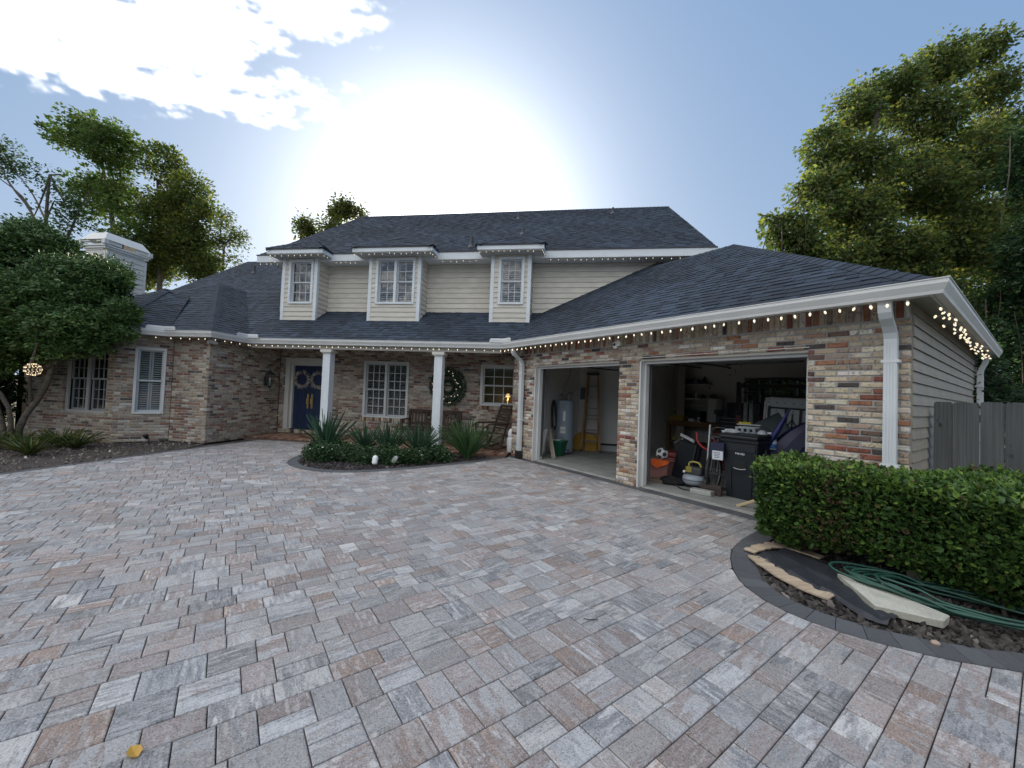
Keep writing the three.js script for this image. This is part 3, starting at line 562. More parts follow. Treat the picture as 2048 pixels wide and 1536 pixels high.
  const b4 = mb().color(0.04, 0.045, 0.055); b4.polyUp([in2, c2, pk]); b4.polyUp([in2, pk, vT]); b4.build('roof_deck', M.shingle, r4);
  ridgeCaps(c1, pk, nF, V3(KB * C, 1, KB * C).normalize(), r4); ridgeCaps(vT, pk, nF, nS, r4);
  // main roof: a gable
  const ze = -10.4, he = 5.42, km = 0.672, hr = he + km * (ze - zr) * 1, x0 = -9.6, x1 = 3.45;
  const r5 = shingleRoof('main', [V3(x0, he, ze), V3(x1, he, ze), V3(x1, hr, zr), V3(x0, hr, zr)], 'main_roof', V3(x0, he, ze), V3(x1, he, ze));
  const b5 = mb().color(0.04, 0.045, 0.055); b5.polyUp([V3(x0, hr, zr), V3(x1, hr, zr), V3(x1, he, -21.5), V3(x0, he, -21.5)]); b5.build('roof_deck', M.shingle, r5);
  ridgeCaps(V3(x0, hr, zr), V3(x1, hr, zr), nF, V3(0, 1, -km).normalize(), r5);
  const b6 = mb().color(WHITE); b6.box(x0 + 0.02, he - 0.22, ze + 0.005, x1, he - 0.02, ze + 0.03);
  b6.build('fascia', M.paint, house);
  const b6b = mb().color(WHITE); b6b.box(x0 + 0.3, he - 0.215, HZ, x1 - 0.1, he - 0.20, ze); b6b.build('soffit', M.paint, house);
  const dk = mb().color(0.02, 0.02, 0.024); dk.box(x0, he - 0.02, ze + 0.002, x1, he + 0.004, ze + 0.05); dk.build('drip_edge', M.plastic, house);
  const gw = mb().color(CREAM); gw.polyUp([V3(x1 - 0.15, he, ze - 0.3), V3(x1 - 0.15, he, -21.2), V3(x1 - 0.15, hr - 0.1, zr)]); gw.polyUp([V3(x0 + 0.35, he - 0.25, HZ), V3(x0 + 0.35, he - 0.25, -21.2), V3(x0 + 0.35, hr - 0.1, zr)]); gw.box(-9.1, 3.2, -21.3, -8.9, 5.2, HZ - 0.01); gw.build('gable_wall', M.siding, house);
  // vent pipes
  for (const [x, y, z, h] of [[-2.27, he + km * (ze + 14.5), -14.5, 0.22], [1.24, he + km * (ze + 15) , -15, 0.22], [-13.4, top(-14.4), -14.4, 0.3], [-9.35, top(-11.6), -11.6, 0.28], [-3.05, he + km * 0.45, -10.85, 0.3], [-1.75, he + km * 1.75, -12.15, 0.2]]) { const v = mb().color(0.03, 0.03, 0.034); const zz = z; v.cyl(V3(x, y - 0.1, zz), V3(x, y + h, zz), 0.045); v.cyl(V3(x, y - 0.05, zz), V3(x, y + 0.06, zz), 0.12, 0.06); v.build('vent_pipe', M.plastic, house); }
}
// ---- lap siding: planks with a lower edge that stands proud
function siding(frame, quadTop, u0, u1, h0, h1, ex, holes = [], parent, col = CREAM, name = 'plank') {   // quadTop(u) -> lower limit of the wall at u
  const w = parent || part('siding_wall', house);
  let h = h0; while (h < h1 - 0.01) {
    const y1 = Math.min(h + ex, h1), mid = (h + y1) / 2;
    for (const [p, q] of gaps(u0, u1, holes.filter((o) => o[2] < mid && o[3] > mid))) {
      let poly = [[p, h], [q, h], [q, y1], [p, y1]];
      if (quadTop) { const [x0, y0, x1, yy1] = quadTop; poly = clip(poly, -(yy1 - y0), x1 - x0, -(-(yy1 - y0) * x0 + (x1 - x0) * y0)); }
      if (poly.length < 3 || Math.abs(areaOf(poly)) < 0.0004) continue;
      const k = rr(0.95, 1.04), b = mb(frame).color(col[0] * k, col[1] * k, col[2] * k); b.uo = [R() * 9, R() * 9];
      const z = (y) => 0.021 - 0.018 * (y - h) / ex;
      const T = poly.map((a) => V3(a[0], a[1], z(a[1]))), B = poly.map((a) => V3(a[0], a[1], -0.01)); b.poly(T); for (let i = 0; i < poly.length; i++) { const j = (i + 1) % poly.length; b.poly([B[i], B[j], T[j], T[i]]); }
      b.build(name, M.siding, w);
    }
    h = y1;
  }
  const bk = mb(frame).color(0.25, 0.24, 0.22); let bp = [[u0, h0], [u1, h0], [u1, h1], [u0, h1]]; if (quadTop) { const [x0, y0, x1, yy1] = quadTop; bp = clip(bp, -(yy1 - y0), x1 - x0, -(-(yy1 - y0) * x0 + (x1 - x0) * y0)); }
  if (!holes.length) { bk.poly(bp.map((a) => V3(a[0], a[1], -0.011))); bk.build('sheathing', M.matte, w); }
  return w;
}
const upWall = part('siding_wall', house);
siding(fr(0, 0, HZ), null, -7.52, -5.87, top(HZ) - 0.03, 5.2, 0.148, [], upWall); siding(fr(0, 0, HZ), null, -4.34, -2.32, top(HZ) - 0.03, 5.2, 0.148, [], upWall);
siding(fr(0, 0, HZ), [-0.85, 3.86, 1.55, 4.95], -1.24, 3.3, top(HZ) - 0.03, 5.2, 0.148, [], upWall); siding(fr(0, 0, HZ), null, -9.05, -8.62, top(HZ) - 0.03, 5.2, 0.148, [], upWall);
{ const b = mb().color(0.2, 0.2, 0.19); b.box(-9.0, 3.6, HZ - 0.2, 3.25, 5.3, HZ - 0.02); b.build('sheathing', M.matte, upWall); const c = mb().color(WHITE); c.box(-9.08, 3.75, HZ - 0.05, -8.97, 5.2, HZ + 0.04); c.build('corner_board', M.paint, upWall); }
// ---- dormers
function dormer(xa, xb, fa, fb, win, cols, units, ap, shutters) {
  const d = part('dormer', house), z = -10.3, hb = top(z) - 0.03, ht = 5.26, cw = 0.075, f = fr(0, 0, z);
  const cb = mb().color(WHITE); for (const x of [xa, xb - cw]) { cb.box(x, hb - 0.02, z - 0.06, x + cw, ht, z + 0.022); }
  cb.box(xb, hb + 0.0, z - 0.075, xb + 0.02, ht, z + 0.022); cb.box(xa - 0.02, hb + 0.0, z - 0.075, xa, ht, z + 0.022); cb.box(xa + cw, hb - 0.03, z - 0.05, xb - cw, hb + 0.004, z + 0.024);
  cb.build('corner_board', M.paint, d);
  siding(f, null, xa + cw, xb - cw, hb + 0.004, ht, 0.138, [win], d);
  const side = (x, ry, sgn) => { const ff = fr(x, 0, z, ry); const L = z - HZ - 0.07; siding(ff, sgn > 0 ? [0.07, hb, 0.07 + 0.55, hb + 0.55 * KP] : [-0.62, hb + 0.55 * KP, -0.07, hb], sgn > 0 ? 0.076 : -L - 0.07, sgn > 0 ? L + 0.07 : -0.076, hb, ht, 0.138, [], d); };
  side(xb, Math.PI / 2, 1); side(xa, -Math.PI / 2, -1);
  makeWindow(f, ...win, { cols, units, rows: 2, shutters, trim: 0.07, proud: 0.035, trimColor: WHITE, shutter: [0.30, 0.32, 0.34], bar: 0.018, sash: [0.56, 0.58, 0.60], tilt: 0.6 });
  // roof: fascia, soffit, hipped top
  const fz = -9.92, eh = 5.42, fc = mb().color(WHITE); fc.box(fa, 5.285, fz - 0.02, fb, 5.395, fz); fc.box(fb - 0.02, 5.285, -10.42, fb, 5.395, fz - 0.021); fc.box(fa, 5.285, -10.42, fa + 0.02, 5.395, fz - 0.021); fc.build('fascia', M.paint, d);
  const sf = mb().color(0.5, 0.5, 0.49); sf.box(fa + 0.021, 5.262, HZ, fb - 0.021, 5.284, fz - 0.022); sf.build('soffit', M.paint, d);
  const dk = mb().color(0.02, 0.02, 0.024); dk.box(fa - 0.02, 5.396, fz - 0.03, fb + 0.02, 5.425, fz + 0.025); dk.box(fb - 0.03, 5.396, -10.45, fb + 0.02, 5.425, fz - 0.031); dk.build('drip_edge', M.plastic, d);
  const A = V3(fa - 0.02, 5.43, fz + 0.02), B = V3(fb + 0.02, 5.43, fz + 0.02), P = V3(ap[0], ap[1], ap[2]), zm = -10.4 - (ap[1] - 5.42) / 0.672, Q = V3(ap[0], ap[1], zm);
  const r = shingleRoof('dormer', [A, B, P], 'dormer_roof', A, B, { parent: d }), B2 = V3(fb + 0.02, 5.43, -10.42), A2 = V3(fa - 0.02, 5.43, -10.42);
  shingleRoof('dormer', [B, B2, Q, P], 'dormer_roof', B, B2, { parent: d }); shingleRoof('dormer', [A2, A, P, Q], 'dormer_roof', A2, A, { parent: d });
  const nf = P.clone().sub(A).cross(B.clone().sub(A)).normalize(); if (nf.y < 0) nf.negate();
  ridgeCaps(A, P, nf, V3(-0.5, 1, 0).normalize(), d); ridgeCaps(B, P, nf, V3(0.5, 1, 0).normalize(), d);
}
dormer(-8.60, -7.50, -8.86, -7.10, [-8.40, -7.61, 3.92, 5.225], 3, 1, [-8.0, 6.0, -10.8], 0);
dormer(-5.85, -4.33, -6.19, -3.87, [-5.65, -4.48, 3.92, 5.235], 2, 2, [-5.03, 6.05, -10.8], 1);
dormer(-2.30, -1.24, -2.63, -0.87, [-2.10, -1.40, 3.92, 5.215], 3, 1, [-1.7, 6.02, -10.8], 1);

// ---- gutters, soffits, downspouts
function sweep(b, path, prof, close = true) {     // prof: [outward, y] pairs, path: [x, z] from left to right seen from the front
  const N = path.length, mit = path.map((p, i) => {
    const nrm = (a, c) => { const dx = c[0] - a[0], dz = c[1] - a[1], l = Math.hypot(dx, dz); return [-dz / l, dx / l]; };
    const n1 = i ? nrm(path[i - 1], p) : nrm(p, path[1]), n2 = i < N - 1 ? nrm(p, path[i + 1]) : n1, k = 1 + n1[0] * n2[0] + n1[1] * n2[1]; return [(n1[0] + n2[0]) / k, (n1[1] + n2[1]) / k];
  });
  const P = (i, j) => V3(path[i][0] + mit[i][0] * prof[j][0], prof[j][1], path[i][1] + mit[i][1] * prof[j][0]);
  for (let i = 0; i + 1 < N; i++) for (let j = 0; j < prof.length - (close ? 0 : 1); j++) { const k = (j + 1) % prof.length; b.poly([P(i, j), P(i + 1, j), P(i + 1, k), P(i, k)]); }
  if (close) for (const i of [0, N - 1]) b.poly(prof.map((_, j) => P(i, j)));
}
const gA2 = gp(-0.65, 0, -0.4), gB2 = gp(-0.65, 0, 6.4), xJ = (S0 - 0.4) / C + ZE;
const EAVE = [[-13.55, -7.38], [-10.64, -7.38], [-9.87, -8.15], [-8.65, -8.15], [-8.65, ZE], [xJ, ZE], [gA2.x, gA2.z], [gB2.x, gB2.z]];
{
  const b = mb().color(0.70, 0.71, 0.70); sweep(b, EAVE, [[0.0, 2.61], [0.07, 2.60], [0.078, 2.63], [0.098, 2.665], [0.112, 2.69], [0.112, 2.728], [0.122, 2.730], [0.122, 2.738], [0.100, 2.738], [0.100, 2.70], [0.06, 2.63], [0.006, 2.63]].slice()); b.build('gutter', M.paint, house);
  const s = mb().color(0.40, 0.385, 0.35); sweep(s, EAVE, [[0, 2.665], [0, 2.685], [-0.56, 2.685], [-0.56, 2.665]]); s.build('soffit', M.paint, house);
  const f = mb().color(0.62, 0.62, 0.60); sweep(f, EAVE, [[-0.001, 2.60], [-0.001, 2.74], [-0.02, 2.74], [-0.02, 2.60]]); f.build('fascia', M.paint, house);
  const dkk = mb().color(0.018, 0.018, 0.022); sweep(dkk, EAVE, [[0.05, 2.735], [0.05, 2.748], [-0.02, 2.765], [-0.02, 2.74]]); dkk.build('drip_edge', M.plastic, house);
  // porch ceiling and beam
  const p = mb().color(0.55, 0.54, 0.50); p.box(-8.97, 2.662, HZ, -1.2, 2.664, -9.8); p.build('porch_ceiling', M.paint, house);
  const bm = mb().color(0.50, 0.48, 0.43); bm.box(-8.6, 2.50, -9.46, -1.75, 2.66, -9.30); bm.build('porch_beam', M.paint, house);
  // splash guards in the inside corners
  for (const [x, z, ra, rb] of [[-9.87, -8.15, -Math.PI / 4, 0], [-8.65, ZE, 0, 0], [xJ, ZE, 0, -Math.PI / 4]]) {
    const g = mb().color(0.72, 0.74, 0.75); const l = 0.33;
    const dirs = x < -9 ? [[-C, C], [1, 0]] : x < -5 ? [[0, 1], [1, 0]] : [[-1, 0], [C, C]];
    for (const [dx, dz] of dirs) { const nx = -dz * (dirs[0][0] === dx && dirs[0][1] === dz ? -1 : 1), nz = dx * (dirs[0][0] === dx && dirs[0][1] === dz ? -1 : 1); const o = V3(x + (dirs[0][0] + dirs[1][0]) * 0.11, 0, z + (dirs[0][1] + dirs[1][1]) * 0.11 + 0.06); g.bar(V3(o.x, 2.79, o.z), V3(o.x + dx * l, 2.79, o.z + dz * l), 0.012, 0.012); g.poly([V3(o.x, 2.735, o.z), V3(o.x + dx * l, 2.735, o.z + dz * l), V3(o.x + dx * l * 0.9, 2.83, o.z + dz * l * 0.9), V3(o.x, 2.83, o.z)]); }
    g.build('splash_guard', M.paint, house);
  }
  const spout = (m, out, drop, foot = true) => {  // downspout: gooseneck and ribbed pipe, in a wall frame
    const d = part('downspout', house), pb = mb(m).color(0.68, 0.725, 0.755), w = 0.105, t = 0.075, ys = [2.62, 2.55, 2.49, 2.43, 2.37, 2.31, 2.25, 2.19], zs = [0, 0.0, 0.06, 0.24, 0.62, 0.88, 0.985, 1].map((f) => mix(out, 0.05, f));
    const sec = ys.map((y, i) => [V3(-w / 2, y, zs[i] + t), V3(w / 2, y, zs[i] + t), V3(w / 2, y, zs[i]), V3(-w / 2, y, zs[i])]);
    sec.push([V3(-w / 2, drop, 0.05 + t), V3(w / 2, drop, 0.05 + t), V3(w / 2, drop, 0.05), V3(-w / 2, drop, 0.05)]);
    for (let i = 0; i + 1 < sec.length; i++) for (let k = 0; k < 4; k++) { const j = (k + 1) % 4; pb.poly([sec[i + 1][k], sec[i + 1][j], sec[i][j], sec[i][k]]); }
    for (let k = 0; k < 4; k++) pb.box(-w / 2 + 0.012 + k * 0.024, drop, 0.05 + t - 0.001, -w / 2 + 0.024 + k * 0.024, 2.22, 0.05 + t + 0.005);
    pb.build('pipe', M.paint, d);
    const st = mb(m).color(0.71, 0.73, 0.74); for (const y of [2.0, 0.9]) st.box(-w / 2 - 0.02, y, 0.03, w / 2 + 0.02, y + 0.03, 0.05 + t + 0.007); st.build('strap', M.paint, d);
    if (foot) { const e = mb(m).color(0.02, 0.02, 0.022); e.box(-0.07, -0.02, 0.03, 0.07, 0.19, 0.15); e.build('drain_boot', M.plastic, d); }
  };
  spout(gf(-7.42, 0, 0), 0.33, 0.16); spout(gf(-0.99, 0, 0), 0.33, 0.1, false);
  spout(gf(-0.86, 0, 5.75, Math.PI / 2), 0.12, 0.1, false);
}
// ---- porch: brick floor, columns, front door
{
  const fl = part('porch_floor', house), b = mb().color(0.16, 0.11, 0.09); b.box(-8.97, -0.03, HZ, -6.2, 0.07, -9.62); b.box(-6.2, -0.03, HZ, -1.55, 0.07, -9.18); b.build('slab', M.mortar, fl);
  const PB = new Pieces('brick', M.brick, 60);
  for (let x = -8.97; x < -1.6; x += 0.105) for (let z = HZ; z < (x < -6.2 ? -9.63 : -9.2); z += 0.21) { const col = tone(0.35), cx = x, cz = z + (Math.round((x + 9) / 0.105) % 2) * 0.0, k = [col[0] * 0.8, col[1] * 0.62, col[2] * 0.55], y = 0.078 + rr(-0.002, 0.002), uo = [R() * 9, R() * 9]; PB.add(fl, V3(cx, y, cz), 0.02, V3(0, 1, 0), (bb) => { bb.at(new THREE.Matrix4().makeRotationX(-Math.PI / 2)).color(k); bb.uo = uo; bb.slab(cx + 0.003, -cz - 0.207, cx + 0.102, -cz - 0.003, 0.05, y, 0.004, 0.002); }); }
  PB.build();
  for (const [x, z] of [[-6.36, -9.38], [-3.33, -9.38]]) {
    const c = part('porch_column', house), s = mb(fr(x, 0, z)).color(0.69, 0.735, 0.775), w = 0.21;
    s.add(new RoundedBoxGeometry(w, 2.36, w, 2, 0.008).translate(0, 1.27, 0)); s.build('shaft', M.paint, c);
    const k = mb(fr(x, 0, z)).color(0.66, 0.64, 0.58); k.cb(0, 2.455, 0, w + 0.10, 0.07, w + 0.10); k.cb(0, 2.41, 0, w + 0.05, 0.03, w + 0.05); k.build('capital', M.paint, c);
    
  }
  const d = part('front_door', house), f = F_POR, [u0, u1, , h1] = DOOR, cas = mb(f).color(0.62, 0.61, 0.57), NAVY = [0.012, 0.026, 0.075];
  cas.box(u0, 0.08, -0.16, u0 + 0.14, h1 - 0.14, 0.03); cas.box(u1 - 0.14, 0.08, -0.16, u1, h1 - 0.14, 0.03); cas.box(u0, h1 - 0.14, -0.16, u1, h1, 0.035); cas.box(u0 - 0.03, h1, -0.1, u1 + 0.03, h1 + 0.035, 0.055);
  cas.box(u0 + 0.14, 0.2, -0.16, u0 + 0.20, h1 - 0.14, -0.06); cas.box(u1 - 0.20, 0.2, -0.16, u1 - 0.14, h1 - 0.14, -0.06); cas.box(u0 + 0.20, h1 - 0.19, -0.16, u1 - 0.20, h1 - 0.14, -0.06); cas.build('door_frame', M.paint, d);
  const a = u0 + 0.2, e = u1 - 0.2, m = (a + e) / 2;
  for (const [x0, x1, hx] of [[a, m - 0.003, m - 0.07], [m + 0.003, e, m + 0.07]]) {
    const g = mb(f).color(NAVY), y0 = 0.215, y1 = h1 - 0.19, z = -0.13; g.box(x0, y0, z - 0.045, x1, y1, z);
    const frame = (p, q, r, s) => { g.box(p, q, z, p + 0.018, s, z + 0.012); g.box(r - 0.018, q, z, r, s, z + 0.012); g.box(p + 0.018, q, z, r - 0.018, q + 0.018, z + 0.012); g.box(p + 0.018, s - 0.018, z, r - 0.018, s, z + 0.012); g.box(p + 0.05, q + 0.05, z, r - 0.05, s - 0.05, z + 0.008); };
    frame(x0 + 0.13, y0 + 0.18, x1 - 0.13, 0.78); frame(x0 + 0.13, 0.93, x1 - 0.13, y1 - 0.14); g.build('door_leaf', M.paint, d);
    const k = mb(f).color(0.72, 0.52, 0.20); k.add(new RoundedBoxGeometry(0.055, 0.44, 0.012, 2, 0.005).translate(hx, 1.06, z + 0.008)); k.tube([V3(hx, 0.95, z + 0.012), V3(hx, 0.97, z + 0.055), V3(hx, 1.05, z + 0.06), V3(hx, 1.14, z + 0.05), V3(hx, 1.16, z + 0.012)], 0.011, 14, 8); k.add(new THREE.SphereGeometry(0.02, 12, 8).translate(hx, 1.2, z + 0.02)); k.build('handle', M.metal, d);
  }
  const sill = mb(f).color(0.03, 0.03, 0.035); sill.box(a, 0.2, -0.16, e, 0.214, 0.02); sill.build('threshold', M.plastic, d);
  const st = mb(f).color(0.28, 0.17, 0.12); for (let x = u0; x < u1; x += 0.068) { st.color(...tone(0.25)); st.slab(x, 0.085, x + 0.06, 0.198, -0.1, 0.05, 0.004, 0.002); } st.build('brick_sill', M.brick, d, 'stuff');
}
// ---- chimney
{
  const c = part('chimney', house), x1 = -15.42, z1 = -10.55, x0 = x1 - 0.85, z0 = z1 - 1.25, hT = 5.82;
  siding(fr(0, 0, z1), null, x0 + 0.07, x1 - 0.07, 1.0, hT, 0.17, [], c, [0.62, 0.62, 0.60]); siding(fr(x1, 0, 0, Math.PI / 2), null, -z1 + 0.07, -z0 - 0.07, 1.0, hT, 0.17, [], c, [0.62, 0.62, 0.60]);
  const k = mb().color(0.66, 0.67, 0.66); for (const [x, z] of [[x0, z1], [x1, z1], [x1, z0], [x0, z0]]) k.cb(x - Math.sign(x - (x0 + x1) / 2) * 0.035 + Math.sign(x - (x0 + x1) / 2) * 0.01, 3.4, z - Math.sign(z - (z0 + z1) / 2) * 0.035 + Math.sign(z - (z0 + z1) / 2) * 0.01, 0.08, 4.7, 0.08); k.build('corner_board', M.paint, c);
  const t = mb().color(0.68, 0.69, 0.68); t.box(x0 - 0.05, hT, z0 - 0.05, x1 + 0.05, hT + 0.06, z1 + 0.05); t.box(x0 - 0.08, hT + 0.07, z0 - 0.08, x1 + 0.08, hT + 0.12, z1 + 0.08); t.build('cornice', M.paint, c);
  const s = mb().color(0.66, 0.67, 0.66), a = 0.06, bI = 0.17, y0 = hT + 0.13, y1 = hT + 0.28, y2 = hT + 0.56;
  const ring = (o, y) => [V3(x0 - 0.08 + o, y, z1 + 0.08 - o), V3(x1 + 0.08 - o, y, z1 + 0.08 - o), V3(x1 + 0.08 - o, y, z0 - 0.08 + o), V3(x0 - 0.08 + o, y, z0 - 0.08 + o)], A = ring(0.0, y1), B = ring(bI, y2);
  for (let i = 0; i < 4; i++) { const j = (i + 1) % 4; s.poly([A[i], A[j], B[j], B[i]]); } s.poly(B);
  for (const p of ring(0.02, y0)) s.box(p.x - 0.06, y0, p.z - 0.06, p.x + 0.06, y1, p.z + 0.06);
  for (const [i, j] of [[0, 1], [1, 2]]) { const P = ring(0.05, y0), m = P[i].clone().lerp(P[j], 0.36), q = P[i].clone().lerp(P[j], 0.68); s.bar(P[i].clone().setY(y0 + 0.09), m.setY(y0 + 0.09), 0.03, 0.12); s.bar(q.setY(y0 + 0.09), P[j].clone().setY(y0 + 0.09), 0.03, 0.12); } s.build('chimney_cap', M.paint, c);
  const fl = mb().color(0.05, 0.05, 0.05); fl.cyl(V3((x0 + x1) / 2, hT, (z0 + z1) / 2), V3((x0 + x1) / 2, hT + 0.4, (z0 + z1) / 2), 0.16); fl.build('flue', M.steel, c);
}
// ---- garage: side wall, trim, inside shell
const GIN = 6.0, GL = -7.9, GR = -1.02;
{
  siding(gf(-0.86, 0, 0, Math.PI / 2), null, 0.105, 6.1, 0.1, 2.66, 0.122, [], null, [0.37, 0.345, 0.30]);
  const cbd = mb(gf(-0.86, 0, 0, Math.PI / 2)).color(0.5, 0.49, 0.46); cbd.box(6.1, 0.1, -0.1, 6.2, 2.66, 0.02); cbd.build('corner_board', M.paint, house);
  const tr = mb(F_GAR).color(0.66, 0.67, 0.665);  // casings of the two openings
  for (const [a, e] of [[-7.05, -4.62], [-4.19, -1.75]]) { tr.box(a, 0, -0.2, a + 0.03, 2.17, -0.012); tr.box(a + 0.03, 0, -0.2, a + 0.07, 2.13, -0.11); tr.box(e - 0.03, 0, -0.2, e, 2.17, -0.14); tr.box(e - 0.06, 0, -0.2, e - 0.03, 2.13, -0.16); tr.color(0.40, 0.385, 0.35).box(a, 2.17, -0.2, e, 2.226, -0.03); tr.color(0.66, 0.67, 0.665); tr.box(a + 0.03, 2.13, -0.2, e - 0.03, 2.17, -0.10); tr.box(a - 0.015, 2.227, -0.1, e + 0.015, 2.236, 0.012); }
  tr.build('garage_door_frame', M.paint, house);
  const gf0 = part('garage_floor', house), s = mb().color(0.30, 0.31, 0.30);
  const q = (t, s2, y = 0.03) => gp(t, y, s2);
  s.polyUp([q(GL, 0.16), q(GR, 0.16), q(GR, GIN), q(GL, GIN)]); for (let i = 0; i < s.u.length / 2; i++) { s.u[2 * i] = s.p[3 * i] * 0.7; s.u[2 * i + 1] = s.p[3 * i + 2] * 0.7; } s.build('slab', M.concrete, gf0);
  const th = mb(F_GAR).color(0.42, 0.42, 0.40); for (const [a, e] of [[-7.05, -4.62], [-4.19, -1.75]]) th.slab(a + 0.075, -0.16, e - 0.075, -0.08, -0.05, 0.02, 0.01); th.at(F_GAR); for (const [a, e] of [[-7.05, -4.62], [-4.19, -1.75]]) th.box(a + 0.072, -0.02, -0.17, e - 0.072, 0.026, -0.082); th.build('threshold', M.concrete, gf0);
  const wl = mb().color(0.60, 0.58, 0.54), wall = (p, r, h0 = 0, h1 = 2.62, t = 0.1) => { const d = r.clone().sub(p), L = d.length(); wl.at(fr(p.x, 0, p.z, Math.atan2(-d.z, d.x))); wl.box(0, h0, -t, L, h1, 0); };
  const cor = V3(0.17, 0, -11.35), dx = V3(1.53, 0, -11.35), s2 = sOf(1.53, -11.35);
  wall(gp(GL, 0, 0.2), cor); 
  // wall by the inner door, with the door in it
  wall(cor, V3(0.86, 0, -11.35)); wall(V3(0.86, 0, -11.35), dx, 2.3);
  wall(dx, gp(-6.95, 0, s2 + 0.1)); wall(gp(-6.95, 0, s2), gp(-6.95, 0, GIN));
  // back wall with a wide window
  wall(gp(-6.95, 0, GIN), gp(-5.05, 0, GIN)); wall(gp(-5.05, 0, GIN), gp(-2.6, 0, GIN), 0, 0.85); wall(gp(-5.05, 0, GIN), gp(-2.6, 0, GIN), 2.24, 2.62); wall(gp(-2.6, 0, GIN), gp(GR, 0, GIN));
  wall(gp(GR, 0, GIN), gp(GR, 0, 0.2)); wl.build('garage_wall', M.paint, house);
  const ce = mb().color(0.58, 0.57, 0.54); ce.at(F_GAR); ce.box(GL - 0.2, 2.62, -GIN - 0.2, GR + 0.15, 2.655, -0.15); ce.build('garage_ceiling', M.paint, house);
  const inn = mb(F_GAR).color(0.55, 0.54, 0.51); inn.box(-7.86, 2.226, -0.22, -0.9, 2.62, -0.201); inn.box(-7.86, 0, -0.22, -7.06, 2.226, -0.201); inn.box(-4.61, 0, -0.22, -4.2, 2.226, -0.201); inn.box(-1.74, 0, -0.22, -0.9, 2.226, -0.201); inn.build('garage_wall', M.paint, house);
  // inner house door up one step
  const dr = part('inner_door', house), D = fr(0, 0, -11.35), k = mb(D).color(0.66, 0.655, 0.63); k.box(0.86, 0.24, -0.09, 1.56, 2.29, -0.03); for (const [y0, y1] of [[0.42, 0.98], [1.12, 2.12]]) { k.box(0.96, y0, -0.03, 1.46, y0 + 0.02, -0.02); k.box(0.96, y1 - 0.02, -0.03, 1.46, y1, -0.02); k.box(0.96, y0 + 0.02, -0.03, 0.98, y1 - 0.02, -0.02); k.box(1.44, y0 + 0.02, -0.03, 1.46, y1 - 0.02, -0.02); } k.build('door_leaf', M.paint, dr);
  const kf = mb(D).color(0.60, 0.60, 0.58); kf.box(0.74, 0.2, -0.05, 0.86, 2.38, 0.03); kf.box(0.86, 2.29, -0.05, 1.6, 2.38, 0.03); kf.build('door_frame', M.paint, dr);
  const ks = mb(D).color(0.02, 0.02, 0.022); ks.box(0.74, 0.19, -0.09, 1.6, 0.24, 0.05); ks.build('threshold', M.plastic, dr); const kt = mb(D).color(0.5, 0.51, 0.51); kt.box(0.72, 0.03, -0.05, 1.6, 0.189, 0.03); kt.build('step', M.paint, dr);
  // open sectional doors on their tracks below the ceiling
  for (const [a, e] of [[-6.95, -4.72], [-4.08, -1.85]]) {
    const g = part('garage_door', house);
    for (let i = 0; i < 4; i++) { const p = mb(F_GAR).color(0.40, 0.41, 0.42); p.box(a, 2.30, -0.62 - i * 0.54, e, 2.34, -0.10 - i * 0.54); p.box(a + 0.2, 2.29, -0.56 - i * 0.54, e - 0.2, 2.299, -0.16 - i * 0.54); p.build('panel', M.paint, g); }
    const r = mb(F_GAR).color(0.10, 0.10, 0.105); for (const x of [a - 0.03, e + 0.03]) { r.box(x - 0.015, 2.27, -3.0, x + 0.015, 2.30, -0.25); r.box(x - 0.015, 0.1, -0.26, x + 0.015, 2.2, -0.23); } r.box((a + e) / 2 - 0.02, 2.40, -3.0, (a + e) / 2 + 0.02, 2.44, -0.25); r.box(a, 2.42, -0.34, e, 2.45, -0.31); r.box((a + e) / 2 - 0.01, 2.34, -2.6, (a + e) / 2 + 0.01, 2.42, -2.58); r.build('track', M.steel, g);
    const m = mb(F_GAR).color(0.12, 0.12, 0.13); m.add(new RoundedBoxGeometry(0.3, 0.18, 0.36, 2, 0.03).translate((a + e) / 2, 2.46, -3.1)); m.build('door_opener', M.plastic, g);
    const br = mb(F_GAR).color(0.05, 0.05, 0.055); br.bar(V3((a + e) / 2 + 0.3, 2.30, -0.3), V3((a + e) / 2 + 0.42, 2.16, -0.42), 0.03); br.bar(V3((a + e) / 2 + 0.54, 2.30, -0.3), V3((a + e) / 2 + 0.42, 2.16, -0.42), 0.03); br.build('bracket', M.steel, g);
  }
  // back window with its glass
  const gw = gf(0, 0, GIN); makeWindowOpen(gw);
}
function makeWindowOpen(f) {
  const w = part('window', house), b = mb(f).color(0.16, 0.16, 0.17);
  b.box(-5.05, 0.85, -0.08, -4.98, 2.24, 0.02); b.box(-2.67, 0.85, -0.08, -2.6, 2.24, 0.02); b.box(-4.98, 2.17, -0.08, -2.67, 2.24, 0.02); b.box(-4.98, 0.85, -0.08, -2.67, 0.92, 0.02); b.box(-3.86, 0.92, -0.08, -3.80, 2.17, 0.01); b.build('casing', M.paint, w);
  const m = mb(f).color(0.2, 0.2, 0.21); for (const [x0, x1] of [[-4.98, -3.86], [-3.80, -2.67]]) { m.box(x0, 1.52, -0.06, x1, 1.56, -0.02); for (let i = 1; i < 4; i++) { const x = mix(x0, x1, i / 4); m.box(x - 0.01, 0.92, -0.06, x + 0.01, 1.52, -0.03); m.box(x - 0.01, 1.56, -0.06, x + 0.01, 2.17, -0.03); } for (const y of [1.22, 1.86]) m.box(x0, y - 0.01, -0.055, x1, y + 0.01, -0.035); } m.build('muntin', M.paint, w);
  for (const x of [-4.42, -3.235]) { const p = mesh('pane', BOX, M.glass, w); p.applyMatrix4(f.clone().multiply(new THREE.Matrix4().makeTranslation(x, 1.545, -0.07)).scale(V3(1.11, 1.24, 0.003))); }
}
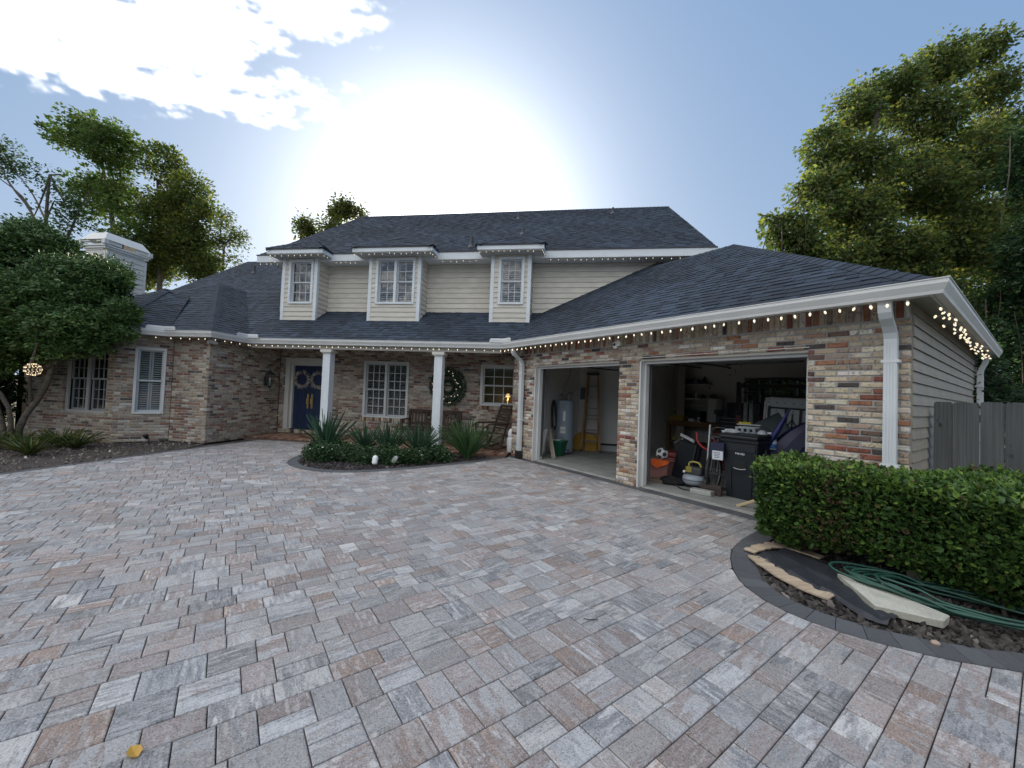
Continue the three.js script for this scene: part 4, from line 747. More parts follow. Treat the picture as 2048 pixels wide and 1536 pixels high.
BRICKS.build(); SHINGLES.build();
// ================================================================ vegetation
function leafGeo(L, Wd, fold = 0.25, curl = 0.15) {   // one leaf along +y from the origin, folded on its midrib
  const g = mb(), w = Wd / 2, m = [V3(0, 0, 0), V3(0, L * 0.5, -fold * w * 0.6 + curl * L * 0.1), V3(0, L, curl * L)];
  const r = [V3(w * 0.85, L * 0.28, fold * w), V3(w * 0.9, L * 0.66, fold * w + curl * L * 0.3)], l = r.map((p) => V3(-p.x, p.y, p.z));
  g.poly([m[0], r[0], m[1]]); g.poly([r[0], r[1], m[1]]); g.poly([r[1], m[2], m[1]]); g.poly([m[0], m[1], l[0]]); g.poly([l[0], m[1], l[1]]); g.poly([l[1], m[1], m[2]]);
  return g;
}
function smallLeaf(b, m, L, w, fold) { const keep = b.m; b.m = keep.clone().multiply(m); const a = V3(0, 0, 0), t = V3(0, L, 0), r = V3(w / 2, L * 0.45, fold), l = V3(-w / 2, L * 0.45, fold); b.poly([a, r, t]); b.poly([a, t, l]); b.m = keep; }
const rot = (a, b, c) => new THREE.Matrix4().makeRotationFromEuler(new THREE.Euler(a, b, c));
function clump(n, r, L, w, cols, o = {}) {       // a spray of leaves round a twig
  const b = mb();
  for (let i = 0; i < n; i++) {
    const d = V3(R() * 2 - 1, (R() * 2 - 1) * (o.flat ?? 0.8) - (o.droop ?? 0), R() * 2 - 1).normalize(), p = d.clone().multiplyScalar(r * Math.pow(R(), 0.5));
    const q = new THREE.Quaternion().setFromUnitVectors(V3(0, 1, 0), V3(d.x + rr(-0.7, 0.7), d.y * 0.5 + rr(-0.6, 0.5) - (o.hang ?? 0), d.z + rr(-0.7, 0.7)).normalize());
    const c = pick(cols), k = rr(0.7, 1.3); b.color(c[0] * k, c[1] * k, c[2] * k); const s = rr(0.65, 1.25);
    smallLeaf(b, new THREE.Matrix4().compose(p, q, V3(1, 1, 1)).multiply(rot(0, R() * 6.28, 0)), L * s, w * s, w * 0.15);
  }
  return b.geometry();
}
function crown(parent, geo, spots, s0, s1, tint, mat = M.leaf) {
  const im = new THREE.InstancedMesh(geo, mat, spots.length); im.name = 'crown'; im.userData.kind = 'stuff'; im.castShadow = im.receiveShadow = true;
  const inv = new THREE.Matrix4().copy(parent.matrixWorld).invert();
  spots.forEach((p, i) => { const s = rr(s0, s1); im.setMatrixAt(i, new THREE.Matrix4().compose(p, new THREE.Quaternion().setFromEuler(new THREE.Euler(rr(-0.5, 0.5), R() * 6.28, rr(-0.5, 0.5))), V3(s, s * rr(0.8, 1.15), s))); const k = rr(0.75, 1.25), h = rr(0.9, 1.12), tn = typeof tint === 'function' ? tint(p) : tint; im.setColorAt(i, new THREE.Color().setRGB(tn[0] * k * h, tn[1] * k, tn[2] * k / h)); });
  parent.add(im); return im;
}
function puffs(list, density, shell = 0.45, gap = 0) {     // list of [centre, rx, ry, rz]: points in lumpy volumes, thinner inside
  const out = [];
  for (const [c, rx, ry, rz, dn] of list) {
    const n = Math.round((rx * ry + ry * rz + rx * rz) * density * (dn ?? 1)), ph = [R() * 6, R() * 6, R() * 6];
    for (let i = 0; i < n; i++) { const u = R() * 2 - 1, a = R() * 6.283, s = Math.sqrt(1 - u * u), d = V3(s * Math.cos(a), u, s * Math.sin(a)); const lump = 0.8 + 0.22 * Math.sin(d.x * 5 + ph[0]) * Math.sin(d.y * 6 + ph[1]) * Math.sin(d.z * 5 + ph[2]) + 0.1 * Math.sin(d.x * 13 + ph[1] + d.y * 11); const r = lump * (shell + (1 - shell) * Math.sqrt(R())) * (R() < 0.08 ? 1.15 : 1); if (gap && Math.sin(d.x * r * rx * gap + ph[0]) + Math.sin(d.y * r * ry * gap * 1.2 + ph[1]) + Math.sin(d.z * r * rz * gap + ph[2]) > 1.2) continue; out.push(V3(c.x + d.x * rx * r, c.y + d.y * ry * r, c.z + d.z * rz * r)); }
  }
  return out;
}
function trunkOf(t, base, paths, r0, col) { const b = mb().color(col); for (const [pts, a, e] of paths) b.limb(pts, a * r0, e * r0, 9, 7); return b.build('trunk', M.bark, t); }
R = mulberry(4242);

// ---- tall trees beyond the wing
const G_MID = [[0.075, 0.115, 0.030], [0.060, 0.095, 0.026], [0.10, 0.135, 0.036], [0.13, 0.14, 0.04]], G_YEL = [[0.14, 0.15, 0.035], [0.10, 0.125, 0.03], [0.075, 0.10, 0.028], [0.20, 0.18, 0.04]], G_DARK = [[0.030, 0.058, 0.024], [0.040, 0.075, 0.028], [0.024, 0.046, 0.022], [0.055, 0.095, 0.030]];  // G_YEL: yellow backlight of the sun put into the leaf colours
function farTree(label, depth, stem, list, dens, cols, tint, leafL, opt = {}) {
  const base = at(stem[0][0], stem[0][1], depth).setY(-0.05), t = thing('tall_tree', label, 'tree', opt.group, base.x, base.y, base.z);
  const loc = (p) => p.clone().sub(base), pts = stem.map(([x, y, d], i) => (i ? at(x, y, depth + (d ?? 0)) : base.clone())).map(loc), P = list.map(([x, y, rx, ry, dn, dd]) => { const d = depth + (dd ?? rr(-1, 1)), k = d / 783; return [loc(at(x, y, d)), rx * k, ry * k, Math.max(rx, ry) * k * 0.8, dn]; });
  const paths = [[pts, 1, 0.3]]; P.forEach((p, i) => { const j = Math.min(pts.length - 1, Math.max(1, Math.round(pts.length * 0.5) + (i % Math.max(1, Math.floor(pts.length / 2))))), s = pts[j]; paths.push([[s, s.clone().lerp(p[0], 0.5).add(V3(rr(-0.4, 0.4), rr(0, 0.4), rr(-0.4, 0.4))), p[0]], 0.30, 0.07]); });
  for (const br of opt.bare ?? []) paths.push([br.map(([x, y]) => loc(at(x, y, depth + (opt.bd ?? 0)))), 0.42, 0.12]);
  trunkOf(t, base, paths, opt.r ?? 0.22, [0.115, 0.10, 0.085]);
  crown(t, clump(18, leafL * 2.4, leafL, leafL * 0.55, cols), puffs(P, dens * 1.5, 0.25, 2.6), 0.7, 1.3, tint); return t;
}
farTree('tall leafy tree with a rounded top rising highest behind the white chimney', 24, [[215, 700], [225, 560], [225, 430], [205, 330], [200, 280]], [[165, 268, 52, 44, 1.1], [225, 300, 62, 66, 1], [190, 390, 62, 60, 0.8], [245, 400, 46, 50, 0.7], [115, 250 + 20, 18, 26, 0.8], [262, 470, 50, 40, 0.6]], 24, G_MID, [1.15, 1.35, 1.1], 0.19, { group: undefined });
farTree('bushy tree painted sunlit yellow between the chimney and the wing roof', 25, [[300, 700], [320, 560], [318, 450], [315, 360]], [[325, 330, 46, 42, 1.1], [380, 385, 44, 46, 1], [330, 430, 60, 55, 0.9], [405, 425, 32, 30, 0.8], [345, 500, 75, 50, 1.0], [300, 545, 60, 42, 1.2], [400, 535, 48, 40, 1.2], [380, 470, 50, 45, 0.9]], 26, G_YEL, [1.0, 1.2, 0.95], 0.19);
farTree('slim airy tree at the sunny end of the wing roof', 27, [[440, 660], [445, 560], [448, 490]], [[447, 440, 24, 26, 0.8], [470, 475, 30, 24, 0.55], [430, 490, 26, 24, 0.7], [462, 520, 22, 16, 0.4]], 22, G_YEL, [1.0, 1.15, 1.0], 0.19);
farTree('sparse tree with bare leaning stems at the edge of the picture', 20, [[100, 700], [98, 600], [95, 520], [92, 440], [100, 350]], [[10, 320, 34, 46, 0.7], [50, 470, 52, 40, 0.35], [110, 400, 44, 50, 0.5], [150, 440, 40, 40, 0.35], [20, 520, 45, 40, 0.4], [95, 350, 30, 24, 0.25]], 22, G_DARK, [1.5, 1.5, 1.4], 0.16, { r: 0.17, bare: [[[95, 500], [60, 420], [25, 375], [-20, 300]], [[95, 520], [50, 400], [-10, 350]], [[120, 520], [150, 440], [180, 380]]] });
farTree('feathery tree just behind the ridge of the main roof', 34, [[640, 640], [650, 520], [660, 450]], [[690, 415, 26, 20, 1], [668, 425, 16, 16, 0.8], [722, 425, 16, 10, 0.5], [612, 455, 24, 22, 1], [640, 470, 18, 12, 0.5], [665, 450, 30, 20, 0.7]], 26, G_YEL, [0.9, 1.0, 0.8], 0.24);

// ---- great vine-hung tree beside the garage, with a second behind the fence
function vineTree(label, base, stems, list, dens, n, cols, tint, leafL, hang) {
  const t = thing('vine_covered_tree', label, 'tree', undefined, base.x, 0, base.z), loc = (p) => p.clone().sub(V3(base.x, 0, base.z));
  const P = list.map(([x, y, rx, ry, d, dn]) => { const k = d / 783; return [loc(at(x, y, d)), rx * k * 0.85, ry * k, rx * k * 0.75, dn]; });
  trunkOf(t, base, stems.map(([pts, a, e]) => [pts.map(([x, y, d]) => (y === null ? V3(0, -0.05, 0) : loc(at(x, y, d)))), a, e]), 0.2, [0.085, 0.075, 0.065]);
  crown(t, clump(n, leafL * 2.4, leafL, leafL * 0.62, cols, { hang, droop: 0.2 }), puffs(P, dens, 0.42, 3.2), 0.7, 1.35, tint);
  const v = mb().color(0.12, 0.10, 0.085); for (let i = 0; i < 34; i++) { const p = pick(P), a = R() * 6.28, x = p[0].x + Math.cos(a) * p[1] * 0.85, z = p[0].z + Math.sin(a) * p[3] * 0.85, y1 = p[0].y + rr(-0.2, 0.6) * p[2], y0 = Math.max(0.5, y1 - rr(1, 3)); v.tube([V3(x, y1, z), V3(x + rr(-0.3, 0.3), (y1 + y0) / 2, z + rr(-0.3, 0.3)), V3(x + rr(-0.3, 0.3), y0, z + rr(-0.3, 0.3))], rr(0.008, 0.018), 8, 4); }
  v.build('vine', M.bark, t, 'stuff'); return t;
}
{
  const d = 13.5, b = at(1780, 800, d).setY(0);
  const vine = [[0.055, 0.085, 0.032], [0.075, 0.095, 0.035], [0.13, 0.13, 0.04], [0.042, 0.062, 0.03], [0.15, 0.14, 0.03], [0.07, 0.07, 0.042]];  // vine: yellow tones put sun shining through leaves into the colour
  vineTree('great vine-hung tree towering over the garage roof, some leaves painted sunlit yellow', b, [[[[0, null], [1775, 620, d], [1750, 440, d], [1735, 330, d], [1760, 200, d]], 1, 0.35], [[[1760, 520, d], [1700, 420, d], [1690, 330, d], [1660, 260, d]], 0.6, 0.2], [[[1750, 400, d], [1820, 250, d + 0.5], [1900, 170, d + 1], [1990, 100, d + 1.5]], 0.55, 0.12], [[[1770, 560, d], [1660, 500, d], [1560, 440, d - 0.5], [1520, 430, d - 1]], 0.4, 0.08]],
    [[1650, 300, 45, 70, d, 0.8], [1700, 225, 60, 50, d + 0.5, 0.7], [1780, 180, 75, 55, d + 0.8, 0.7], [1880, 130, 60, 45, d + 1.2, 0.7], [1960, 105, 50, 42, d + 1.4, 0.6], [1980, 180, 60, 45, d + 1, 0.6], [1840, 240, 90, 60, d + 0.5, 0.7], [1720, 330, 80, 70, d, 0.7], [1640, 400, 60, 80, d - 0.3, 0.9], [1590, 470, 50, 60, d - 0.6, 0.9], [1555, 455, 26, 40, d - 0.8, 0.6], [1710, 450, 85, 80, d, 0.9], [1830, 370, 110, 90, d + 0.3, 0.8], [1950, 330, 100, 100, d + 0.4, 0.8], [1650, 520, 90, 50, d - 0.3, 1], [1780, 520, 100, 70, d, 0.9], [1900, 480, 110, 90, d + 0.4, 0.9], [1850, 610, 110, 70, d + 0.2, 0.9], [1990, 250, 50, 40, d + 1, 0.5], [1528, 505, 20, 26, d - 1, 0.4], [1990, 480, 90, 110, d + 0.8, 0.9], [2000, 640, 100, 100, d + 0.6, 0.9], [2060, 300, 60, 80, d + 0.8, 0.9]], 120, 17, vine, [1.6, 1.85, 1.15], 0.13, 0.7);
  const d2 = 10.5, b2 = at(2140, 800, d2).setY(0);
  vineTree('dense dark evergreen tree standing right behind the wooden fence', b2, [[[[0, null], [2130, 500, d2], [2120, 300, d2]], 1, 0.4]], [[2085, 320, 75, 110, d2, 1], [2110, 500, 110, 120, d2, 1], [2030, 620, 80, 90, d2 + 0.8, 1], [2090, 680, 110, 100, d2, 1], [1985, 700, 60, 70, d2 + 1.3, 1], [1990, 780, 50, 50, d2 + 1, 1], [2070, 780, 80, 50, d2 + 0.3, 1], [2150, 230, 60, 60, d2, 1]], 150, 16, G_DARK, [1.3, 1.6, 1.5], 0.11, 0.3);
  // low growth behind the fence and behind the garage
  const sb = (label, x, z, rx, h, rz, cols, tint, dens = 80) => { const t = thing('shrub', label, 'shrub', undefined, x, 0, z); const b3 = mb().color(0.09, 0.08, 0.07); for (let i = 0; i < 6; i++) b3.limb([V3(rr(-0.1, 0.1), 0, rr(-0.1, 0.1)), V3(rr(-0.3, 0.3), h * 0.4, rr(-0.3, 0.3)), V3(rr(-0.7, 0.7) * rx, h * 0.8, rr(-0.7, 0.7) * rz)], 0.03, 0.008, 6, 5); b3.build('stem', M.bark, t); crown(t, clump(16, 0.2, 0.10, 0.055, cols), puffs([[V3(0, h * 0.55, 0), rx, h * 0.5, rz, 1], [V3(rr(-0.4, 0.4) * rx, h * 0.75, 0), rx * 0.6, h * 0.3, rz * 0.6, 1]], dens), 0.7, 1.3, tint); return t; };
  sb('dark shrub filling the gap between garage downspout and fence', 8.0, -9.3, 1.0, 2.6, 1.0, G_DARK, [0.8, 1, 1]);
  const bw = gp(-3.9, 0, 8.2); sb('dark shrub seen through the rear window of the garage', bw.x, bw.z, 3.2, 4.6, 1.2, G_DARK, [1.1, 1.2, 1.1], 130);
  sb('low dark shrub below the rear garage window', bw.x + 0.6, bw.z - 0.4, 3.0, 2.6, 1.2, G_DARK, [1.1, 1.2, 1.1], 140);
  { const q2 = gp(-5.2, 0, 8.0); sb('dark shrub behind the garage beside the rear window', q2.x, q2.z, 1.8, 4.0, 1.3, G_DARK, [1.1, 1.2, 1.1], 130); }
  sb('bright green shrub showing over the fence boards', 9.6, -8.0, 1.3, 2.2, 1.2, G_DARK, [1.0, 1.15, 1.0], 70);
}
// ---- low spreading tree over the bay
{
  const bx = -12.15, bz = -6.9, t = thing('spreading_tree', 'low dark spreading tree with twisted stems hanging over the bay window', 'tree', undefined, bx, 0, bz);
  const w = mb().color(0.135, 0.115, 0.095); const L = (x, y, z) => V3(x, y, z);
  for (const [pts, a, e] of [[[L(0, -0.05, 0), L(0.15, 0.5, 0), L(0.35, 1.2, -0.2), L(0.5, 2.2, -0.3), L(0.9, 3.3, -0.2)], 0.07, 0.03], [[L(-0.12, -0.05, 0.05), L(-0.35, 0.7, 0.1), L(-0.6, 1.4, 0.2), L(-1.1, 2.5, 0.4)], 0.055, 0.022], [[L(0.05, 0, 0.1), L(0.1, 0.8, 0.2), L(-0.1, 1.6, 0.5), L(-0.2, 2.6, 0.6)], 0.05, 0.022], [[L(0.2, 0.9, -0.1), L(0.6, 1.6, 0.2), L(1.1, 2.2, 0.4)], 0.035, 0.014], [[L(-0.35, 0.8, 0.1), L(-0.9, 1.25, 0.0), L(-1.4, 1.6, 0.2)], 0.035, 0.014], [[L(0.4, 1.7, -0.2), L(0.9, 2.5, -0.6), L(1.5, 3.1, -0.8)], 0.045, 0.016]]) w.limb(pts, a, e, 10, 7);
  w.build('trunk', M.bark, t);
  const P = [[10, 520, 110, 70, 9.5], [80, 500, 70, 50, 9.8], [150, 560, 70, 50, 9.4], [60, 600, 110, 60, 8.8], [190, 610, 55, 48, 9.2], [130, 650, 90, 45, 8.6], [215, 655, 42, 36, 8.9], [20, 660, 80, 50, 8.6], [-60, 600, 100, 110, 8.8], [70, 470, 40, 30, 10], [235, 560, 20, 18, 9.2], [120, 600, 90, 60, 9.0], [240, 668, 18, 16, 8.8], [-30, 720, 60, 40, 8.5], [-20, 690, 60, 50, 9.4], [30, 690, 60, 36, 9.2], [250, 625, 22, 22, 9.0], [170, 690, 50, 22, 8.7], [110, 690, 70, 26, 8.6], [200, 560, 50, 50, 9.3]].map(([x, y, rx, ry, d]) => { const k = d / 783 * 1.02; return [at(x, y, d).sub(V3(bx, 0, bz)), rx * k, ry * k, Math.min(rx, ry * 1.5) * k, 1]; });
  crown(t, clump(20, 0.16, 0.085, 0.042, [[0.055, 0.115, 0.03], [0.075, 0.145, 0.036], [0.04, 0.085, 0.026], [0.10, 0.175, 0.042]], { flat: 0.6 }), puffs(P, 330, 0.4), 0.7, 1.3, [1, 1, 1], M.gloss);
  t.children.find((c) => c.name === 'crown').position.set(0, 0, 0);
}
{ const t = thing('dark_shrub', 'dark shrub in the shade past the end of the bay wall', 'shrub', undefined, -13.9, 0, -7.35), b = mb().color(0.06, 0.05, 0.045); for (let i = 0; i < 8; i++) b.limb([V3(rr(-0.3, 0.3), 0, rr(-0.3, 0.3)), V3(rr(-0.6, 0.6), 1.2, rr(-0.4, 0.4)), V3(rr(-1, 1), 2.2, rr(-0.5, 0.5))], 0.04, 0.01, 6, 5); b.build('stem', M.bark, t); crown(t, clump(18, 0.22, 0.10, 0.055, G_DARK), puffs([[V3(-0.2, 1.2, 0), 0.8, 1.3, 0.6, 1], [V3(-1.7, 1.5, 0.2), 1.3, 1.6, 1.0, 1]], 200), 0.7, 1.3, [0.9, 1.0, 1.0]); }
{ // trees across the street, behind the camera: what the window panes mirror
  const o = new THREE.Group(); o.name = 'treeline'; o.userData = { kind: 'stuff', label: 'dark row of street trees mirrored in the porch window panes', category: 'tree row' }; scene.add(o); o.updateMatrixWorld(); const L = []; for (let i = 0; i < 26; i++) { const az = -1.75 + i * 0.135 + rr(-0.03, 0.03), rd = rr(30, 36); L.push([V3(Math.sin(az) * rd, rr(2.2, 3.2), Math.cos(az) * rd), rr(2.6, 3.6), rr(2.6, 3.6), rr(2, 3), 1]); }
  const b = mb().color(0.08, 0.07, 0.06); for (const [c] of L) b.limb([V3(c.x, 0, c.z), V3(c.x + rr(-0.2, 0.2), 1.5, c.z), V3(c.x, c.y, c.z)], 0.2, 0.1, 5, 6); b.build('trunk', M.bark, o); crown(o, clump(18, 0.8, 0.34, 0.22, G_DARK), puffs(L, 26, 0.3), 0.8, 1.3, [0.9, 1, 0.95]); }
// ---- clipped hedge
const hedge = thing('hedge', 'clipped green box-shaped hedge in front of the brick garage pier', 'hedge');
{
  const b = mb(F_GAR).color(0.035, 0.032, 0.026); for (let i = 0; i < 60; i++) { const t = rr(-1.75, 3.6), s = rr(0.35, 1.12); b.limb([V3(t, -0.03, s), V3(t + rr(-0.1, 0.1), 0.35, s + rr(-0.1, 0.1)), V3(t + rr(-0.3, 0.3), 0.75, s + rr(-0.2, 0.2))], 0.014, 0.005, 4, 5); } b.build('stem', M.bark, hedge, 'stuff');
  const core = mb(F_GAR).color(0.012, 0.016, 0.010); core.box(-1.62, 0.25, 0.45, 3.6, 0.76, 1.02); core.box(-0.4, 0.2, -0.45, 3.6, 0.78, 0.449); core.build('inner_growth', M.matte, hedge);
  const leaves = [leafGeo(0.062, 0.036, 0.3, 0.1), leafGeo(0.055, 0.036, 0.45, 0.2), leafGeo(0.07, 0.038, 0.2, 0.15), leafGeo(0.05, 0.03, 0.35, -0.1)];
  const tones = [[0.072, 0.150, 0.030], [0.053, 0.115, 0.028], [0.12, 0.215, 0.038], [0.16, 0.26, 0.046], [0.04, 0.085, 0.025], [0.14, 0.14, 0.045], [0.13, 0.085, 0.05]];
  const geos = leaves.flatMap((g) => tones.map((c) => { g.c = g.c.map((_, i) => c[i % 3] * 1); return g.geometry(); }));
  const spots = [], q = mulberry(77);
  const topY = (t) => 0.90 + 0.03 * clamp((t + 1.5) / 2.5), backS = (t) => mix(0.30, -0.62, smooth(-0.75, -0.45, t));
  for (let i = 0; i < 52000; i++) {
    const t = -1.86 + 5.6 * q() * (0.55 + 0.45 * q()), f = q(), bulge = 0.05 * Math.sin(t * 3.1) + 0.04 * Math.sin(t * 7.3 + 1), thick = Math.pow(q(), 1.6) * 0.19, H = topY(t), sb = backS(t); let s, y, n;
    if (f < 0.42) { y = 0.14 + 0.06 * Math.sin(t * 5) + (H - 0.17) * q(); s = 1.27 + bulge * 0.6 - thick - 0.09 * Math.pow(y / H, 8) - (y < 0.32 ? (0.32 - y) * 0.9 : 0) - Math.max(0, -1.5 - t) * 0.5; n = V3(0, 0.45, 1); }
    else if (f < 0.92) { s = sb + (1.24 - sb) * q(); y = H + 0.012 * Math.sin(t * 4 + s * 5) + 0.012 * Math.sin(t * 11 + s * 3) - thick + (q() < 0.03 ? 0.06 * q() : 0) - 0.06 * Math.pow(Math.abs((s - 0.75) / 0.5), 8) * (s > 0.75 ? 1 : 0); n = V3(0, 1, 0.15); }
    else { y = 0.14 + (H - 0.17) * q(); s = 0.3 + 0.86 * q(); n = V3(-1, 0.5, 0.2); spots.push([-1.88 + 0.06 * Math.sin(s * 9) + thick + 0.08 * Math.pow(y / H, 4) + Math.max(0, s - 0.8) * 0.35, y, s, n]); continue; }
    spots.push([t, y, s, n]);
  }
  const groups = geos.map(() => []), single = [];
  spots.forEach(([t, y, s, n]) => {
    const dirn = V3(n.x + rr(-0.9, 0.9), n.y * 0.4 + rr(-0.6, 0.9), n.z + rr(-0.9, 0.9)).normalize();
    const paleShare = y > 0.8 ? 0.42 : 0.12, k = R(), ti = k < paleShare ? pick([2, 3, 3]) : k < paleShare + 0.03 ? 5 : (t > -1.45 && t < -1.0 && R() < 0.22) || R() < 0.012 ? 6 : pick([0, 0, 1, 1, 4]), gi = Math.floor(R() * 4) * tones.length + ti;  // pale leaf tones picked more often near the hedge top
    const face = V3(n.x + rr(-0.8, 0.8), n.y + rr(-0.3, 0.9), n.z + rr(-0.8, 0.8)).normalize(), side = dirn.clone().cross(face).normalize(), zz = side.clone().cross(dirn).normalize();
    const m = new THREE.Matrix4().makeBasis(side, dirn, zz).scale(V3(1, 1, 1).multiplyScalar(rr(0.6, 1.15))).setPosition(t, y, s); m.premultiply(F_GAR);
    const p = V3().setFromMatrixPosition(m); groups[gi].push(m); single.push([p.distanceTo(camera.position), gi, groups[gi].length - 1, p]);
  });
  const seen = single.filter(([, , , p]) => { const v = p.clone().project(camera); return Math.abs(v.x) < 0.98 && Math.abs(v.y) < 0.98 && sOf(p.x, p.z) < -1.08; }).sort((a, c) => a[0] - c[0]).slice(0, 300), own = new Set(seen.map(([, g, i]) => g + ':' + i));
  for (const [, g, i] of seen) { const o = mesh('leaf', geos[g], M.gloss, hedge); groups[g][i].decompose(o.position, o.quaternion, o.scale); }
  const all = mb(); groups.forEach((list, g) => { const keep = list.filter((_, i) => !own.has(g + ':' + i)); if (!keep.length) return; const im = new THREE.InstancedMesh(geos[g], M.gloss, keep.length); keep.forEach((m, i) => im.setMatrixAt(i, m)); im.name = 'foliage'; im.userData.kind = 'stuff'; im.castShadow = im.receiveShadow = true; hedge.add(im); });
}
// ---- strap-leaved plants and flowering ground cover in the bed
function strapPlant(name, label, group, x, z, n, h, spread, w, cols, y = 0, droop = 0.5) {
  const t = thing(name, label, 'plant', group, x, y, z);
  for (let i = 0; i < n; i++) {
    const a = R() * 6.283, out = Math.pow(R(), 0.7) * spread, hh = h * rr(0.7, 1.05) * (1 - 0.35 * (out / spread) ** 2), c = pick(cols), k = rr(0.75, 1.25), b = mb().color(c[0] * k, c[1] * k, c[2] * k), dx = Math.cos(a), dz = Math.sin(a), ww = w * rr(0.75, 1.1), r0 = 0.07 * R();
    const bend = out > spread * 0.7 && R() < droop ? rr(0.1, 0.3) : 0; let prev = null;
    for (let j = 0; j <= 5; j++) {
      const s = j / 5, r = r0 + out * Math.pow(s, 1.25), yy = hh * (s - bend * s * s * s), wd = ww * (s < 0.35 ? 0.55 + s * 1.3 : Math.max(0.02, 1.0 - Math.pow((s - 0.35) / 0.65, 1.6)));
      const c0 = V3(dx * r, yy, dz * r), e = V3(-dz * wd / 2, 0, dx * wd / 2), up = V3(dx * -0.012, 0.006, dz * -0.012).multiplyScalar(w / 0.04), cur = [c0.clone().sub(e).add(up), c0, c0.clone().add(e).add(up)];
      if (prev) { b.poly([prev[0], prev[1], cur[1], cur[0]]); b.poly([prev[1], prev[2], cur[2], cur[1]]); } prev = cur;
    }
    b.build('leaf', M.gloss, t);
  }
  return t;
}
R = mulberry(909);
const BL = [[0.048, 0.115, 0.065], [0.06, 0.135, 0.07], [0.036, 0.085, 0.052], [0.075, 0.15, 0.065]], BL2 = [[0.055, 0.125, 0.045], [0.07, 0.15, 0.05], [0.045, 0.10, 0.04]];
const yg = 'strap-leaved plants along the porch bed';
strapPlant('strap_leaf_plant', 'spiky green plant by the porch column nearest the blue door', yg, -5.55, -8.25, 62, 1.0, 0.66, 0.058, BL);
strapPlant('strap_leaf_plant', 'lower dark spiky plant under the double porch window, second from the door', yg, -4.75, -8.55, 50, 0.76, 0.58, 0.055, BL);
strapPlant('strap_leaf_plant', 'spiky plant in the middle of the bed with one tall dark blade', yg, -4.1, -8.35, 48, 0.84, 0.56, 0.056, BL);
strapPlant('strap_leaf_plant', 'wide dark spiky plant in front of the wooden bench', yg, -3.45, -8.55, 60, 0.84, 0.85, 0.058, BL);
strapPlant('strap_leaf_plant', 'bright green fountain-shaped plant between the second column and the garage', yg, -2.35, -8.75, 96, 0.92, 0.82, 0.056, BL2, 0, 0.3);
{
  const gg = 'white-flowered ground cover in the porch bed', spots = [[-5.45, -7.85, 0.36, 'nearest the porch step'], [-5.05, -7.35, 0.38, 'at the rounded end of the bed'], [-4.55, -7.55, 0.36, 'in front of the second spiky plant'], [-4.1, -7.5, 0.34, 'behind the white ground spotlights'], [-3.6, -7.5, 0.36, 'at the middle of the paved curve'], [-3.2, -7.75, 0.34, 'in front of the bench plant'], [-2.75, -8.15, 0.30, 'by the foot of the bright fountain plant'], [-5.0, -8.0, 0.36, 'between the two plants by the door'], [-4.0, -7.95, 0.34, 'under the window in the heart of the bed'], [-3.05, -8.4, 0.28, 'at the foot of the second column']];
  const lg = clump(18, 0.085, 0.045, 0.026, [[0.030, 0.075, 0.026], [0.045, 0.10, 0.032], [0.024, 0.056, 0.022]]), fgeo = mb().color(0.80, 0.81, 0.78); for (let k = 0; k < 5; k++) { const a = k * 1.2566; fgeo.poly([V3(0, 0, 0), V3(Math.cos(a - 0.5) * 0.012, 0.003, Math.sin(a - 0.5) * 0.012), V3(Math.cos(a) * 0.021, 0.006, Math.sin(a) * 0.021), V3(Math.cos(a + 0.5) * 0.012, 0.003, Math.sin(a + 0.5) * 0.012)]); } const fg = fgeo.geometry();
  for (const [x, z, r, where] of spots) {
    const t = thing('flowering_shrub', 'low green mound dotted with white flowers ' + where, 'shrub', gg, x, 0, z), h = 0.34;
    crown(t, lg, puffs([[V3(0, h * 0.45, 0), r, h * 0.55, r, 1], [V3(rr(-0.1, 0.1), h * 0.6, rr(-0.1, 0.1)), r * 0.7, h * 0.5, r * 0.7, 1]], 420, 0.3).filter((p) => p.y > 0), 0.7, 1.2, [1, 1, 1], M.gloss);
    const nF = 5; for (let i = 0; i < nF; i++) { const a = R() * 6.28, e = rr(0.1, 0.9), f = mesh('flower', fg, M.matte, t); const d = V3(Math.cos(a) * Math.cos(e), Math.sin(e), Math.sin(a) * Math.cos(e)); f.position.set(d.x * r * 0.9, h * 0.5 + d.y * h * 0.55, d.z * r * 0.9); f.quaternion.setFromUnitVectors(V3(0, 1, 0), d); f.scale.setScalar(rr(0.5, 0.9)); }
  }
  // grassy border plants by the bay
  const sg = 'grassy clumps below the spreading tree', wh = ['beside the paved edge', 'against the twisted stems', 'below the dark double window', 'at the edge of the picture', 'in the middle of the row', 'nearest the bay corner', 'in front of the tree foot'];
  [[-10.2, -6.0], [-11.0, -6.35], [-10.9, -6.9], [-12.0, -5.4], [-11.3, -5.7], [-10.45, -6.85], [-11.7, -6.3]].forEach(([x, z], i) => strapPlant('grassy_plant', 'low clump of arching yellow-green leaves ' + wh[i], sg, x, z, 60, 0.42, 0.62, 0.036, [[0.10, 0.13, 0.03], [0.07, 0.11, 0.028], [0.15, 0.16, 0.045], [0.05, 0.085, 0.024]], 0, 0.9));
}
